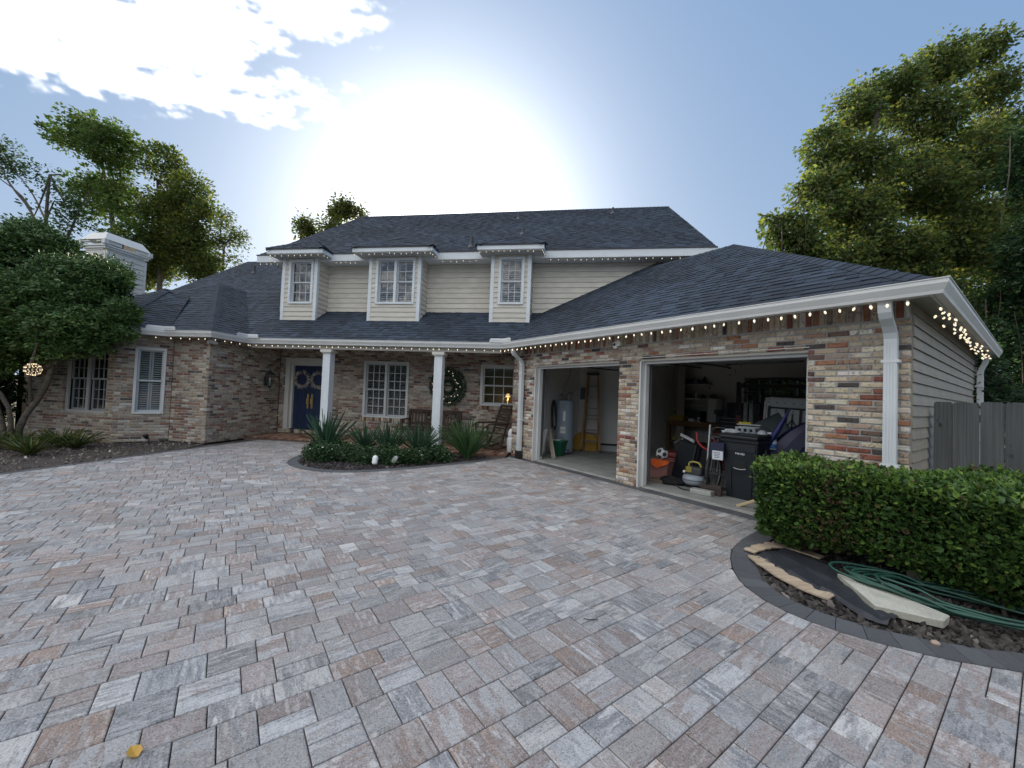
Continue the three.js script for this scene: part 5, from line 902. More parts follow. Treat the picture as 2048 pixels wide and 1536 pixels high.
// ---- wooden fence: each board its own plank
{
  const f = thing('wooden_fence', 'weathered grey wooden board fence running from the garage side wall', 'fence'), p0 = gp(-0.80, 0, 0.98); f.position.copy(p0); f.rotation.y = -Math.PI / 4;
  let x = 0; let i = 0; const ws = [0.15, 0.19, 0.20, 0.17, 0.21];
  while (x < 7.2) { const w = pick(ws), h = 1.62 + rr(-0.02, 0.015) - 0.004 * x, b = mb(), k = rr(0.75, 1.2), z = rr(-0.004, 0.004), lean = rr(-0.004, 0.004), c = 0.018; b.color(0.125 * k, 0.133 * k, 0.14 * k); b.uo = [R() * 9, R() * 9];
    const o = [[x + 0.0015, 0.02], [x + w - 0.0015, 0.02], [x + w - 0.0015 + lean, h - c], [x + w - 0.0015 - c + lean, h], [x + 0.0015 + c + lean, h + rr(-0.006, 0.006)], [x + 0.0015 + lean, h - c]];
    const F = o.map(([a, y]) => V3(a, y, z + 0.009)), B = o.map(([a, y]) => V3(a, y, z - 0.009)); b.uo = [R() * 9, R() * 9]; const keep = b.m; b.poly([F[0], F[1], F[2], F[3], F[4], F[5]].map((v) => v)); b.poly(B.slice().reverse()); for (let j = 0; j < 6; j++) { const n = (j + 1) % 6; b.poly([B[j], B[n], F[n], F[j]]); }
    for (let j = 0; j < b.u.length / 2; j++) { const yy = b.p[3 * j + 1], xx = b.p[3 * j]; b.u[2 * j] = yy * 0.8 + b.uo[0]; b.u[2 * j + 1] = xx * 1.6 + b.uo[1]; }
    b.build('plank', M.wood, f); x += w; i++; }
  const r = mb().color(0.16, 0.15, 0.14); for (const y of [0.35, 0.85, 1.4]) r.box(0, y, -0.05, 7.2, y + 0.085, -0.012); r.build('rail', M.wood, f, undefined);
  for (let k = 0; k < 4; k++) { const b = mb().color(0.15, 0.145, 0.135); b.box(k * 2.35 + 0.03, 0, -0.145, k * 2.35 + 0.12, 1.55, -0.052); b.build('post', M.wood, f); }
}
// ================================================================ lights strung along the eaves, wreaths, lamps
R = mulberry(1234);
const bulbGeo = (() => { const pts = [[0.001, -0.032], [0.007, -0.028], [0.0125, -0.014], [0.0135, -0.004], [0.010, 0.006], [0.007, 0.010]].map(([a, b]) => new THREE.Vector2(a, b)); return new THREE.LatheGeometry(pts, 8); })();
const sockGeo = new THREE.CylinderGeometry(0.008, 0.008, 0.018, 6).translate(0, 0.018, 0);
const M_sock = new THREE.MeshStandardMaterial({ color: new THREE.Color().setRGB(0.35, 0.36, 0.34), roughness: 0.6 });
function lightString(label, pts, gap, scale = 1, sag = 0.01) {   // pts: 3-D polyline
  const t = thing('light_string', label, 'string lights', undefined, pts[0].x, pts[0].y, pts[0].z), o = pts[0], w = mb().color(0.30, 0.31, 0.28); let carry = 0.05;
  for (let i = 0; i + 1 < pts.length; i++) {
    const a = pts[i].clone().sub(o), b = pts[i + 1].clone().sub(o), L = a.distanceTo(b); if (L < 0.02) continue; w.cyl(a, b, 0.003, 0.003, 5);
    for (let s = carry; s < L; s += gap * rr(0.75, 1.25)) { const p = a.clone().lerp(b, s / L), m = mesh('bulb', bulbGeo, M.bulb, t), y = -0.03 - R() * sag; m.position.set(p.x, p.y + y, p.z); m.rotation.set(rr(-0.35, 0.35), 0, rr(-0.35, 0.35)); m.scale.setScalar(scale * rr(0.9, 1.1)); const k = mesh('socket', sockGeo, M_sock, t); k.position.copy(m.position); k.scale.copy(m.scale); k.rotation.copy(m.rotation); carry = 0.12; }
  }
  w.build('wire', M.rubber, t); return t;
}
const inset = (path, d, y) => path.map((p, i) => { const nrm = (a, c) => { const dx = c[0] - a[0], dz = c[1] - a[1], l = Math.hypot(dx, dz); return [-dz / l, dx / l]; }; const n1 = i ? nrm(path[i - 1], p) : nrm(p, path[1]), n2 = i < path.length - 1 ? nrm(p, path[i + 1]) : n1, k = 1 + n1[0] * n2[0] + n1[1] * n2[1]; return V3(p[0] + (n1[0] + n2[0]) / k * d, y, p[1] + (n1[1] + n2[1]) / k * d); });
const eaveIn = inset(EAVE, 0.045, 2.588);
lightString('warm white bulbs hung below the gutter of the bay and wing', eaveIn.slice(1, 5), 0.23, 0.75);
lightString('warm white bulbs in a row below the porch gutter over the columns', [eaveIn[4], eaveIn[5]], 0.195, 0.75);
lightString('warm white bulbs spaced below the gutter over both garage openings', [eaveIn[5], eaveIn[6].clone().lerp(eaveIn[5], 0.02)], 0.155, 0.9);
{
  const z = -10.37, y = 5.185, y2 = 5.262, zf = -9.90;
  lightString('small bulbs along the upper eave and round the first dormer roof', [V3(-9.5, y, z), V3(-8.87, y, z), V3(-8.84, y2, zf), V3(-7.12, y2, zf), V3(-7.1, y2, -10.3), V3(-7.08, y, z), V3(-6.2, y, z)], 0.19, 0.6, 0.03);
  lightString('small bulbs along the upper eave and under the middle dormer roof', [V3(-6.16, y2, zf), V3(-3.9, y2, zf), V3(-3.86, y2, -10.3), V3(-3.84, y, z), V3(-2.62, y, z)], 0.19, 0.6, 0.03);
  lightString('small bulbs round the dormer nearest the garage and along the eave to its roof', [V3(-2.6, y2, zf), V3(-0.9, y2, zf), V3(-0.86, y2, -10.3), V3(-0.84, y, z), V3(2.6, y, z)], 0.19, 0.6, 0.02);
  // a bunched string under the side eave
  const t = thing('light_string', 'bunched string of glowing bulbs under the side eave of the garage', 'string lights'), o = gp(-0.72, 2.60, 0.0); t.position.copy(o); const w = mb().color(0.3, 0.31, 0.28); let prev = V3(0, 0, 0);
  for (let k = 0; k < 46; k++) { const s = -0.05 + (k / 45) * 5.4, g = k % 9, p = gp(-0.66 + rr(-0.05, 0.05), 2.59 - (g > 2 ? 0.05 : 0.02) - rr(0, 0.07), s + rr(-0.12, 0.12)).sub(o); w.cyl(prev, p, 0.0028, 0.0028, 5); prev = p; const m = mesh('bulb', bulbGeo, M.bulb, t); m.position.copy(p); m.scale.setScalar(0.85); m.rotation.set(rr(-0.9, 0.9), 0, rr(-0.9, 0.9)); }
  w.build('wire', M.rubber, t);
}
// twig wreaths on the door leaves
for (const [x, label] of [[-8.29, 'pale twig wreath on the blue door leaf beside the wall lantern'], [-7.73, 'pale twig wreath on the blue door leaf half behind the column']]) {
  const t = thing('twig_wreath', label, 'wreath', undefined, x, 1.72, HZ - 0.10), b = mb();
  b.color(0.20, 0.15, 0.10).add(new THREE.TorusGeometry(0.19, 0.018, 6, 28)); b.build('ring', M.bark, t);
  const s = mb(); for (let i = 0; i < 210; i++) { const a = R() * 6.283, k = rr(0.7, 1.2), r = 0.19 + rr(-0.03, 0.03), p = V3(Math.cos(a) * r, Math.sin(a) * r, rr(-0.01, 0.03)), d = V3(Math.cos(a + rr(0.2, 1.2)), Math.sin(a + rr(0.2, 1.2)), rr(-0.1, 0.5)).normalize(); s.color(0.62 * k, 0.58 * k, 0.50 * k); const e = p.clone().addScaledVector(d, rr(0.04, 0.11)); s.cyl(p, e, 0.003, 0.0015, 4); s.add(new THREE.IcosahedronGeometry(rr(0.006, 0.012), 0), new THREE.Matrix4().setPosition(e)); }
  s.build('twig', M.matte, t);
}
{ // big green wreath with lights
  const t = thing('evergreen_wreath', 'large lit evergreen wreath on the brick wall behind the second column', 'wreath', undefined, -3.55, 1.66, HZ + 0.06), b = mb().color(0.03, 0.06, 0.035);
  b.add(new THREE.TorusGeometry(0.375, 0.07, 8, 36)); b.build('ring', M.matte, t);
  const s = mb(); for (let i = 0; i < 2100; i++) { const a = R() * 6.283, th = R() * 6.283, r = 0.345 + Math.cos(th) * 0.14, p = V3(Math.cos(a) * r, Math.sin(a) * r, Math.sin(th) * 0.09), d = V3(Math.cos(a) * Math.cos(th) + rr(-0.6, 0.6), Math.sin(a) * Math.cos(th) + rr(-0.6, 0.6), Math.sin(th) + rr(-0.4, 0.5)).normalize(), k = rr(0.6, 1.5); s.color(0.035 * k, 0.075 * k, 0.045 * k); smallLeaf(s, new THREE.Matrix4().compose(p, new THREE.Quaternion().setFromUnitVectors(V3(0, 1, 0), d), V3(1, 1, 1)), rr(0.07, 0.12), 0.022, 0.004); }
  s.build('foliage', M.matte, t);
  for (let i = 0; i < 26; i++) { const a = i / 26 * 6.283 + rr(-0.1, 0.1), r = 0.375 + rr(-0.09, 0.09), m = mesh('bulb', bulbGeo, M.bulb, t); m.position.set(Math.cos(a) * r, Math.sin(a) * r, 0.14); m.scale.setScalar(0.6); }
  const c = mb().color(0.02, 0.02, 0.02); c.tube([V3(0.22, -0.38, 0), V3(0.27, -0.8, 0.0), V3(0.25, -1.2, 0.0), V3(0.33, -1.54, 0.02)], 0.006, 16, 5); c.build('cord', M.rubber, t);
}
{ // wall lantern by the door
  const t = thing('wall_lantern', 'dark green metal lantern on the brick wall beside the blue door', 'wall lamp', undefined, -8.90, 1.62, -10.2, Math.PI / 2), b = mb().color(0.035, 0.05, 0.045);
  b.cyl(V3(0, 0.20, 0.14), V3(0, 0.30, 0.14), 0.13, 0.03, 8); b.cyl(V3(0, 0.30, 0.14), V3(0, 0.36, 0.14), 0.02, 0.008, 8); b.cyl(V3(0, -0.20, 0.14), V3(0, -0.13, 0.14), 0.02, 0.06, 8); b.cyl(V3(0, 0.185, 0.14), V3(0, 0.20, 0.14), 0.135, 0.135, 8); for (let i = 0; i < 6; i++) { const a = i * 1.047; b.cyl(V3(Math.cos(a) * 0.06, -0.13, 0.14 + Math.sin(a) * 0.06), V3(Math.cos(a) * 0.12, 0.19, 0.14 + Math.sin(a) * 0.12), 0.007, 0.007, 5); } b.build('cage', M.steel, t);
  const k = mb().color(0.035, 0.05, 0.045); k.add(new RoundedBoxGeometry(0.12, 0.26, 0.02, 2, 0.008)); k.tube([V3(0, 0.08, 0.01), V3(0, 0.02, 0.08), V3(0, -0.12, 0.1), V3(0, -0.2, 0.14)], 0.01, 12, 6); k.build('wall_plate', M.steel, t);
  const g = mesh('glass', new THREE.CylinderGeometry(0.115, 0.055, 0.31, 6, 1, true).translate(0, 0.03, 0.14), M.glass, t); g.material = M.glass; const c = mb().color(0.28, 0.28, 0.25); for (const x of [-0.025, 0.025]) c.cyl(V3(x, -0.12, 0.14), V3(x, 0.03, 0.14), 0.011, 0.011, 8); c.build('candle_tube', M.matte, t);
}
function box2(name, label, cat, m, fn) { const t = thing(name, label, cat); m.decompose(t.position, t.quaternion, t.scale); fn(t); return t; }
{ // twin floodlights
  const flood = (label, x, y, z, ry) => { const t = thing('flood_light', label, 'flood light', undefined, x, y, z, ry), b = mb().color(0.66, 0.67, 0.66); b.add(new THREE.CylinderGeometry(0.06, 0.06, 0.03, 16).rotateX(Math.PI / 2)); b.cyl(V3(0, -0.01, 0), V3(0, -0.03, 0.05), 0.02, 0.02, 8); b.build('mount', M.plastic, t); for (const s of [-1, 1]) { const h = mb().color(0.72, 0.73, 0.72), m = new THREE.Matrix4().makeRotationFromEuler(new THREE.Euler(1.15, 0, s * 0.65)).setPosition(s * 0.07, -0.05, 0.07); h.add(new THREE.LatheGeometry([[0.015, -0.05], [0.03, -0.04], [0.04, 0], [0.055, 0.05], [0.058, 0.07], [0.05, 0.068], [0.0, 0.05]].map(([a, c]) => new THREE.Vector2(a, c)), 14), m); h.build('lamp_head', M.plastic, t); } return t; };
  flood('white twin floodlight under the wing eave between bay window and lantern', -8.96, 2.56, -8.5, 0.6);
  const t = thing('security_camera', 'white security camera with a round lamp above the brick pillar', 'camera'); placeG(t, -4.62, 2.53, -0.03); const b = mb().color(0.75, 0.76, 0.76); b.at(rot(0.25, 0.35, 0.1)); b.add(new RoundedBoxGeometry(0.075, 0.12, 0.10, 3, 0.02).translate(-0.045, -0.03, 0.08)); b.build('body', M.plastic, t); const l = mb().color(0.02, 0.02, 0.022); l.at(rot(0.25, 0.35, 0.1)); l.add(new THREE.CylinderGeometry(0.024, 0.024, 0.01, 14).rotateX(Math.PI / 2).translate(-0.045, -0.01, 0.132)); l.build('lens', M.plastic, t);
  const r = mb().color(0.70, 0.70, 0.66); r.add(new THREE.CylinderGeometry(0.055, 0.045, 0.07, 18).rotateX(Math.PI / 2).translate(0.075, -0.03, 0.09)); r.build('lamp_head', M.plastic, t); const a = mb().color(0.7, 0.7, 0.7); a.cyl(V3(0, 0, -0.01), V3(0, -0.02, 0.06), 0.022, 0.022, 10); a.cb(0, -0.02, 0.045, 0.12, 0.025, 0.025); a.build('bracket', M.plastic, t);
}
{ // glowing wire globe in the spreading tree
  const p = at(66, 739, 7.9), t = thing('globe_light', 'glowing wire globe of tiny bulbs hanging in the spreading tree', 'hanging lamp', undefined, p.x, p.y, p.z), b = mb().color(0.10, 0.09, 0.08), rad = 0.125;
  for (let i = 0; i < 7; i++) b.add(new THREE.TorusGeometry(rad, 0.004, 5, 32).rotateY(i * Math.PI / 7)); for (const y of [-0.075, 0, 0.075]) b.add(new THREE.TorusGeometry(Math.sqrt(rad * rad - y * y), 0.004, 5, 28).rotateX(Math.PI / 2).translate(0, y, 0)); b.build('wire_cage', M.steel, t);
  const c = mb().color(0.05, 0.05, 0.05); c.cyl(V3(0, rad, 0), V3(0.02, 0.75, 0), 0.004, 0.004, 5); c.build('cord', M.rubber, t); const sg = new THREE.SphereGeometry(0.0075, 8, 6);
  for (let i = 0; i < 7; i++) for (let k = 1; k < 10; k++) { const f = k / 10 * Math.PI, a = i * Math.PI / 7 + (k % 2) * Math.PI, m = mesh('bulb', sg, M.bulb, t); m.position.set(Math.sin(f) * Math.cos(a) * rad, Math.cos(f) * rad, Math.sin(f) * Math.sin(a) * rad); }
  const pl = new THREE.PointLight(new THREE.Color().setRGB(1, 0.78, 0.5), 0.25, 6, 2); pl.position.set(p.x, p.y, p.z); pl.castShadow = true; pl.shadow.radius = 6; pl.name = 'globe_light_glow'; scene.add(pl);
}
// ground spotlights in the bed
for (const [x, z, ry, label] of [[-3.72, -7.05, 0.2, 'white upright garden spotlight on the black mulch'], [-3.55, -7.4, -0.7, 'white garden spotlight tilted back among the flowers']]) {
  const t = thing('garden_spotlight', label, 'garden lamp', undefined, x, 0, z, ry), b = mb().color(0.78, 0.79, 0.78); b.at(rot(-0.35, 0, ry < 0 ? -0.5 : 0)); b.add(new THREE.LatheGeometry([[0.0, 0.06], [0.035, 0.065], [0.05, 0.09], [0.055, 0.19], [0.05, 0.19], [0.046, 0.12], [0.0, 0.10]].map(([a, c]) => new THREE.Vector2(a, c)), 16)); b.add(new THREE.SphereGeometry(0.052, 14, 8, 0, 6.28, 0, 1.57).translate(0, 0.19, 0)); b.build('lamp_head', M.plastic, t); const s = mb().color(0.03, 0.03, 0.03); s.cyl(V3(0, -0.05, 0), V3(0, 0.08, 0), 0.008, 0.012, 6); s.build('stake', M.plastic, t); }
{ const p = V3(-9.85, 0, -7.85), t = thing('garden_spotlight', 'small black garden spotlight on a stake by the bay wall', 'garden lamp', undefined, p.x, 0, p.z), b = mb().color(0.015, 0.015, 0.016); b.at(rot(0.6, 0.4, 0)); b.add(new THREE.CylinderGeometry(0.055, 0.035, 0.10, 12).translate(0, 0.17, -0.07)); b.build('lamp_head', M.plastic, t); const s = mb().color(0.015, 0.015, 0.016); s.cyl(V3(0, -0.05, 0), V3(0, 0.14, 0), 0.01, 0.01, 6); s.build('stake', M.plastic, t); }
// ================================================================ porch furniture
const DARKWOOD = [0.075, 0.052, 0.042];
{ // bench with crossed back
  const t = thing('garden_bench', 'dark wooden bench with a crossed back on the porch', 'bench', undefined, -3.86, 0.08, -10.38), W = 1.5, part2 = (n, f) => { const b = mb().color(DARKWOOD); f(b); b.build(n, M.wood, t); };
  for (const x of [-W / 2, W / 2]) { part2('leg', (b) => b.box(x - 0.03, 0, 0.20, x + 0.03, 0.62, 0.26)); part2('leg', (b) => b.bar(V3(x, 0, -0.25), V3(x, 0.90, -0.33), 0.06, 0.06)); part2('armrest', (b) => b.box(x - 0.04, 0.62, -0.32, x + 0.04, 0.65, 0.28)); }
  for (let i = 0; i < 6; i++) part2('slat', (b) => b.box(-W / 2, 0.41, -0.24 + i * 0.085, W / 2, 0.43, -0.24 + i * 0.085 + 0.07));
  part2('rail', (b) => { b.box(-W / 2, 0.34, 0.20, W / 2, 0.40, 0.235); b.box(-W / 2, 0.84, -0.35, W / 2, 0.91, -0.31); b.box(-W / 2, 0.48, -0.32, W / 2, 0.54, -0.28); });
  part2('backrest', (b) => { for (const [a, e] of [[-0.72, -0.25], [0.25, 0.72]]) { for (let i = 0; i < 5; i++) b.bar(V3(a + (i + 0.5) * (e - a) / 5, 0.54, -0.30), V3(a + (i + 0.5) * (e - a) / 5, 0.84, -0.33), 0.035, 0.02); } b.bar(V3(-0.23, 0.54, -0.30), V3(0.23, 0.84, -0.33), 0.035, 0.02); b.bar(V3(0.23, 0.54, -0.315), V3(-0.23, 0.84, -0.345), 0.035, 0.02); for (const x of [-0.25, 0.25]) b.bar(V3(x, 0.54, -0.30), V3(x, 0.84, -0.33), 0.04, 0.02); });
}
{ // rocking chair
  const t = thing('rocking_chair', 'dark wooden rocking chair beside the garage corner on the porch', 'rocking chair', undefined, -2.12, 0.08, -10.1, -0.75), p = (n, f) => { const b = mb().color(DARKWOOD); f(b); b.build(n, M.wood, t); };
  for (const x of [-0.27, 0.27]) { p('rocker', (b) => b.tube([V3(x, 0.09, -0.52), V3(x, 0.025, -0.2), V3(x, 0.025, 0.15), V3(x, 0.10, 0.45)], 0.02, 14, 6)); p('leg', (b) => b.bar(V3(x, 0.04, 0.25), V3(x, 0.62, 0.28), 0.04, 0.04)); p('leg', (b) => b.bar(V3(x, 0.04, -0.15), V3(x * 0.9, 1.12, -0.52), 0.045, 0.04)); p('armrest', (b) => { b.tube([V3(x * 1.05, 0.66, -0.34), V3(x * 1.1, 0.66, 0), V3(x * 1.1, 0.645, 0.25), V3(x * 1.1, 0.58, 0.36)], 0.024, 12, 6); b.bar(V3(x, 0.4, 0.05), V3(x, 0.64, 0.05), 0.025, 0.025); }); }
  for (let i = 0; i < 6; i++) p('slat', (b) => b.box(-0.26, 0.40 + 0.012 * (i - 3) * 0.2, -0.22 + i * 0.085, 0.26, 0.42 + 0.012 * (i - 3) * 0.2, -0.15 + i * 0.085));
  for (let i = 0; i < 8; i++) { const s = i / 8; p('slat', (b) => { const y = 0.52 + s * 0.58, z = -0.315 - s * 0.195; b.bar(V3(-0.24, y, z), V3(0.24, y, z), 0.05, 0.015); }); }
  p('rail', (b) => { b.bar(V3(-0.27, 0.37, 0.26), V3(0.27, 0.37, 0.26), 0.03, 0.05); b.bar(V3(-0.25, 1.12, -0.52), V3(0.25, 1.12, -0.52), 0.05, 0.03); });
}
{ const t = thing('white_object', 'white bundled object standing behind the rocking chair at the pier', 'garden object', undefined, -1.50, 0.08, -9.72), b = mb().color(0.72, 0.73, 0.73); b.add(new THREE.LatheGeometry([[0.001, 0], [0.10, 0], [0.10, 0.33], [0.08, 0.36], [0.05, 0.37], [0.085, 0.40], [0.075, 0.50], [0.04, 0.57], [0.001, 0.58]].map(([a, c]) => new THREE.Vector2(a, c)), 16)); b.build('body', M.plastic, t); const s = mb().color(0.2, 0.2, 0.2); s.add(new THREE.TorusGeometry(0.055, 0.012, 6, 18).rotateX(Math.PI / 2).translate(0, 0.375, 0)); s.build('strap', M.rubber, t); }  // a white standing object of unknown kind: body and strap
{ // lamp inside the small porch window
  const t = thing('table_lamp', 'lit brass table lamp glowing behind the small porch window', 'lamp', undefined, -1.88, 1.22, HZ - 0.42), b = mb().color(0.55, 0.38, 0.15); b.add(new THREE.LatheGeometry([[0.001, 0], [0.07, 0], [0.07, 0.015], [0.02, 0.03], [0.035, 0.10], [0.015, 0.19], [0.001, 0.2]].map(([a, c]) => new THREE.Vector2(a, c)), 14)); b.build('base', M.metal, t);
  const g = mesh('lamp_shade', new THREE.CylinderGeometry(0.04, 0.075, 0.10, 18, 1, true).translate(0, 0.26, 0), new THREE.MeshStandardMaterial({ color: new THREE.Color().setRGB(0.8, 0.65, 0.4), emissive: new THREE.Color().setRGB(1, 0.62, 0.25), emissiveIntensity: 0.45, side: THREE.DoubleSide, roughness: 0.9 }), t); g.name = 'lamp_shade';
  const pl = new THREE.PointLight(new THREE.Color().setRGB(1, 0.72, 0.4), 0.16, 3, 2); pl.position.set(-1.88, 1.40, HZ - 0.34); pl.castShadow = true; pl.shadow.radius = 3; pl.name = 'table_lamp_glow'; scene.add(pl);
}
// ================================================================ things lying by the hedge
const pathAt = (pts, y) => pts.map(([x, z, d]) => V3(x, y + (d ?? 0), z));
{ // two torn wooden strips under a black sheet
  const strip = (label, pts, wdt, y) => { const o = pts[0], t = thing('torn_wood_strip', label, 'wood strip', undefined, o[0], 0, o[1]), b = mb().color(0.46, 0.37, 0.27); const n = 16, q = mulberry(Math.floor(pts[1][0] * 1000)), cv = new THREE.CatmullRomCurve3(pts.map(([x, z, h]) => V3(x - o[0], (h ?? 0) + y, z - o[1]))); let prev = null;
    for (let i = 0; i <= n; i++) { const c = cv.getPoint(i / n), tg = cv.getTangent(i / n), s = V3(-tg.z, 0, tg.x).normalize(), w1 = wdt * (0.35 + 0.5 * q()), w2 = wdt * (0.45 + 0.15 * q()), cur = [c.clone().addScaledVector(s, -w1), c.clone().addScaledVector(s, w2)]; const up = V3(0, 0.012, 0), T = cur.map((p) => p.clone().add(up)); const f = [...T, ...cur]; if (prev) { const k = 0.85 + 0.3 * q(); b.color(0.46 * k, 0.37 * k, 0.275 * k); b.polyUp([prev[0], prev[1], f[1], f[0]]); b.poly([prev[2], f[2], f[0], prev[0]]); b.poly([f[3], prev[3], prev[1], f[1]]); } else b.poly([f[0], f[1], f[3], f[2]]); prev = f; } b.poly([prev[1], prev[0], prev[2], prev[3]]); b.build('strip', M.wood, t); return t; };
  strip('long pale torn wooden strip along the front edge of the black sheet', [[1.80, -4.20, 0.015], [1.79, -3.98, 0.03], [1.83, -3.75, 0.03], [1.93, -3.52, 0.03], [2.02, -3.42, 0.03]], 0.12, 0.0);
  strip('short bent torn wooden strip at the hedge end of the black sheet', [[1.80, -4.30, 0.02], [1.96, -4.42, 0.03], [2.14, -4.52, 0.03], [2.30, -4.46, 0.03], [2.44, -4.28, 0.03]], 0.10, 0.004);
}
{ // black sheet with folds
  const t = thing('black_weed_sheet', 'black creased weed sheet spread on the mulch before the hedge', 'sheet', undefined, 2.0, 0, -3.9), b = mb().color(0.022, 0.025, 0.032), o = V3(2.0, 0, -3.9), nU = 30, nV = 12, q = mulberry(8);
  const edge = (v) => [new THREE.CatmullRomCurve3(pathAt([[1.84, -4.23], [1.87, -3.95], [1.98, -3.62], [2.06, -3.45], [2.12, -3.18], [2.2, -3.13]], 0)), new THREE.CatmullRomCurve3(pathAt([[2.28, -4.50], [2.45, -4.2], [2.52, -3.95], [2.42, -3.7], [2.40, -3.45], [2.36, -3.24]], 0))];
  const [e0, e1] = edge(), P = []; for (let i = 0; i <= nU; i++) { P.push([]); for (let j = 0; j <= nV; j++) { const u = i / nU, v = j / nV, p = e0.getPoint(u).lerp(e1.getPoint(u), v).sub(o); p.y = 0.042 + 0.010 * Math.sin(u * 26 + v * 3) * Math.sin(v * 9) + 0.012 * Math.max(0, Math.cos((v - 0.45) * 20 + u * 2)) ** 6 + 0.010 * Math.max(0, Math.cos((u * 5.2 - 0.4) * 6.283)) ** 10 - 0.03 * Math.pow(Math.abs(v - 0.5) * 2, 6); P[i].push(p); } }
  for (let i = 0; i < nU; i++) for (let j = 0; j < nV; j++) { b.polyUp([P[i][j], P[i + 1][j], P[i + 1][j + 1]]); b.polyUp([P[i][j], P[i + 1][j + 1], P[i][j + 1]]); } b.build('sheet', std({ roughness: 0.55, side: THREE.DoubleSide }), t);
}
{ // concrete paving slab
  const t = thing('concrete_slab', 'pale speckled concrete slab lying askew under the green hose', 'paving slab', undefined, 2.40, 0.035, -3.42, 0), b = mb().color(0.52, 0.52, 0.47), pts = [[2.30, -3.82], [2.47, -3.66], [2.66, -3.24], [2.55, -3.15], [2.22, -3.28]];
  const cx = 2.40, cz = -3.42, bot = pts.map(([x, z]) => V3(x - cx, -0.01, z - cz)), mid = pts.map(([x, z]) => V3(x - cx, 0.036, z - cz)), topP = pts.map(([x, z]) => V3((x - cx) * 0.985, 0.042, (z - cz) * 0.985)); b.polyUp(topP); for (let i = 0; i < 5; i++) { const j = (i + 1) % 5; b.color(0.40, 0.40, 0.34); b.poly([bot[j], bot[i], mid[i], mid[j]]); b.color(0.52, 0.52, 0.47); b.poly([mid[j], mid[i], topP[i], topP[j]]); } b.build('slab', M.concrete, t);
}
{ // coiled garden hose
  const t = thing('garden_hose', 'coiled dark green garden hose with a metal coupling by the hedge', 'garden hose', undefined, 2.9, 0.03, -3.5), b = mb().color(0.020, 0.075, 0.055), pts = [], q = mulberry(21);
  let cx = 0, cz = 0, ax = 0.62, az = 0.26, th = 0.5; const goal = { cx: 0, cz: 0, ax: 0.62, az: 0.26, th: 0.5 };
  for (let i = 0; i <= 190; i++) { if (i % 13 === 0) Object.assign(goal, { cx: (q() - 0.5) * 0.22, cz: (q() - 0.5) * 0.16, ax: 0.44 + 0.3 * q(), az: 0.14 + 0.2 * q(), th: 0.38 + 0.34 * q() }); const e = 0.09; cx = mix(cx, goal.cx, e); cz = mix(cz, goal.cz, e); ax = mix(ax, goal.ax, e); az = mix(az, goal.az, e); th = mix(th, goal.th, e);
    const a = i / 190 * 6.283 * 8.3 - 2.2, x = cx + Math.cos(a) * ax, z = cz + Math.sin(a) * az; pts.push(V3(x * Math.cos(th) - z * Math.sin(th), 0.012 + 0.05 * i / 190 + 0.018 * Math.sin(a * 1.37) ** 2 + (x < -0.2 ? 0.035 : 0), x * Math.sin(th) + z * Math.cos(th))); }
  b.tube(pts, 0.0105, 900, 7); b.build('hose', std({ roughness: 0.4 }), t);
  const c = mb().color(0.7, 0.7, 0.68); const p = V3(-0.42, 0.085, -0.10); c.cyl(p, p.clone().add(V3(0.07, 0.0, 0.035)), 0.014, 0.014, 10); c.cyl(p.clone().add(V3(0.02, 0, 0.01)), p.clone().add(V3(0.045, 0, 0.023)), 0.018, 0.018, 8); c.build('coupling', M.metal, t);
}
{ // leaf and twig on the pavers
  const t = thing('fallen_leaf', 'single yellow fallen leaf on the pavers in the foreground', 'leaf', undefined, -1.655, 0.006, -1.355, 0.7), g = leafGeo(0.075, 0.05, 0.3, 0.12); g.c = g.c.map((_, i) => [0.55, 0.33, 0.06][i % 3]); const m = mesh('blade', g.geometry(), M.gloss, t); m.rotation.set(-Math.PI / 2, 0, 0.5); const s = mb().color(0.3, 0.2, 0.06); s.cyl(V3(0, 0.004, 0), V3(-0.02, 0.008, 0.02), 0.0015, 0.001, 5); s.build('stem', M.matte, t);
  const w = thing('twig', 'thin dark twig lying on the pavers beyond the leaf', 'twig', undefined, 0.17, 0.01, -2.75), b = mb().color(0.05, 0.04, 0.035); b.tube([V3(-0.05, -0.004, 0), V3(0, -0.002, 0.006), V3(0.05, -0.003, -0.01)], 0.0024, 10, 5); b.tube([V3(0, -0.002, 0.006), V3(0.02, 0.002, 0.018)], 0.002, 6, 5); b.build('stick', M.bark, w);
  const r = thing('pink_stone', 'small pale pink stone in the mulch near the hose end', 'stone', undefined, 2.36, 0.012, -2.97), d = mb().color(0.5, 0.38, 0.32); const ic = new THREE.IcosahedronGeometry(0.022, 1); ic.scale(1.2, 0.8, 1); d.add(ic); d.build('stone', M.concrete, r);
  const st = thing('wood_offcut', 'pale wooden offcut poking out between dark bin and hedge', 'wood offcut'); placeG(st, -2.55, 0.03, 0.30); const e = mb().color(0.50, 0.40, 0.25); e.bar(V3(-0.10, 0.0, 0.05), V3(0.25, 0.20, -0.15), 0.04, 0.022); e.build('board', M.wood, st);
  const br = thing('old_brick', 'grey old brick half buried under the hedge', 'brick', undefined, 3.0, 0.0, -3.95, 0.4); const f = mb().color(0.22, 0.20, 0.17); f.slab(-0.05, 0, 0.05, 0.12, -0.05, 0.05, 0.008, 0.006); f.build('brick_body', M.brick, br);
}
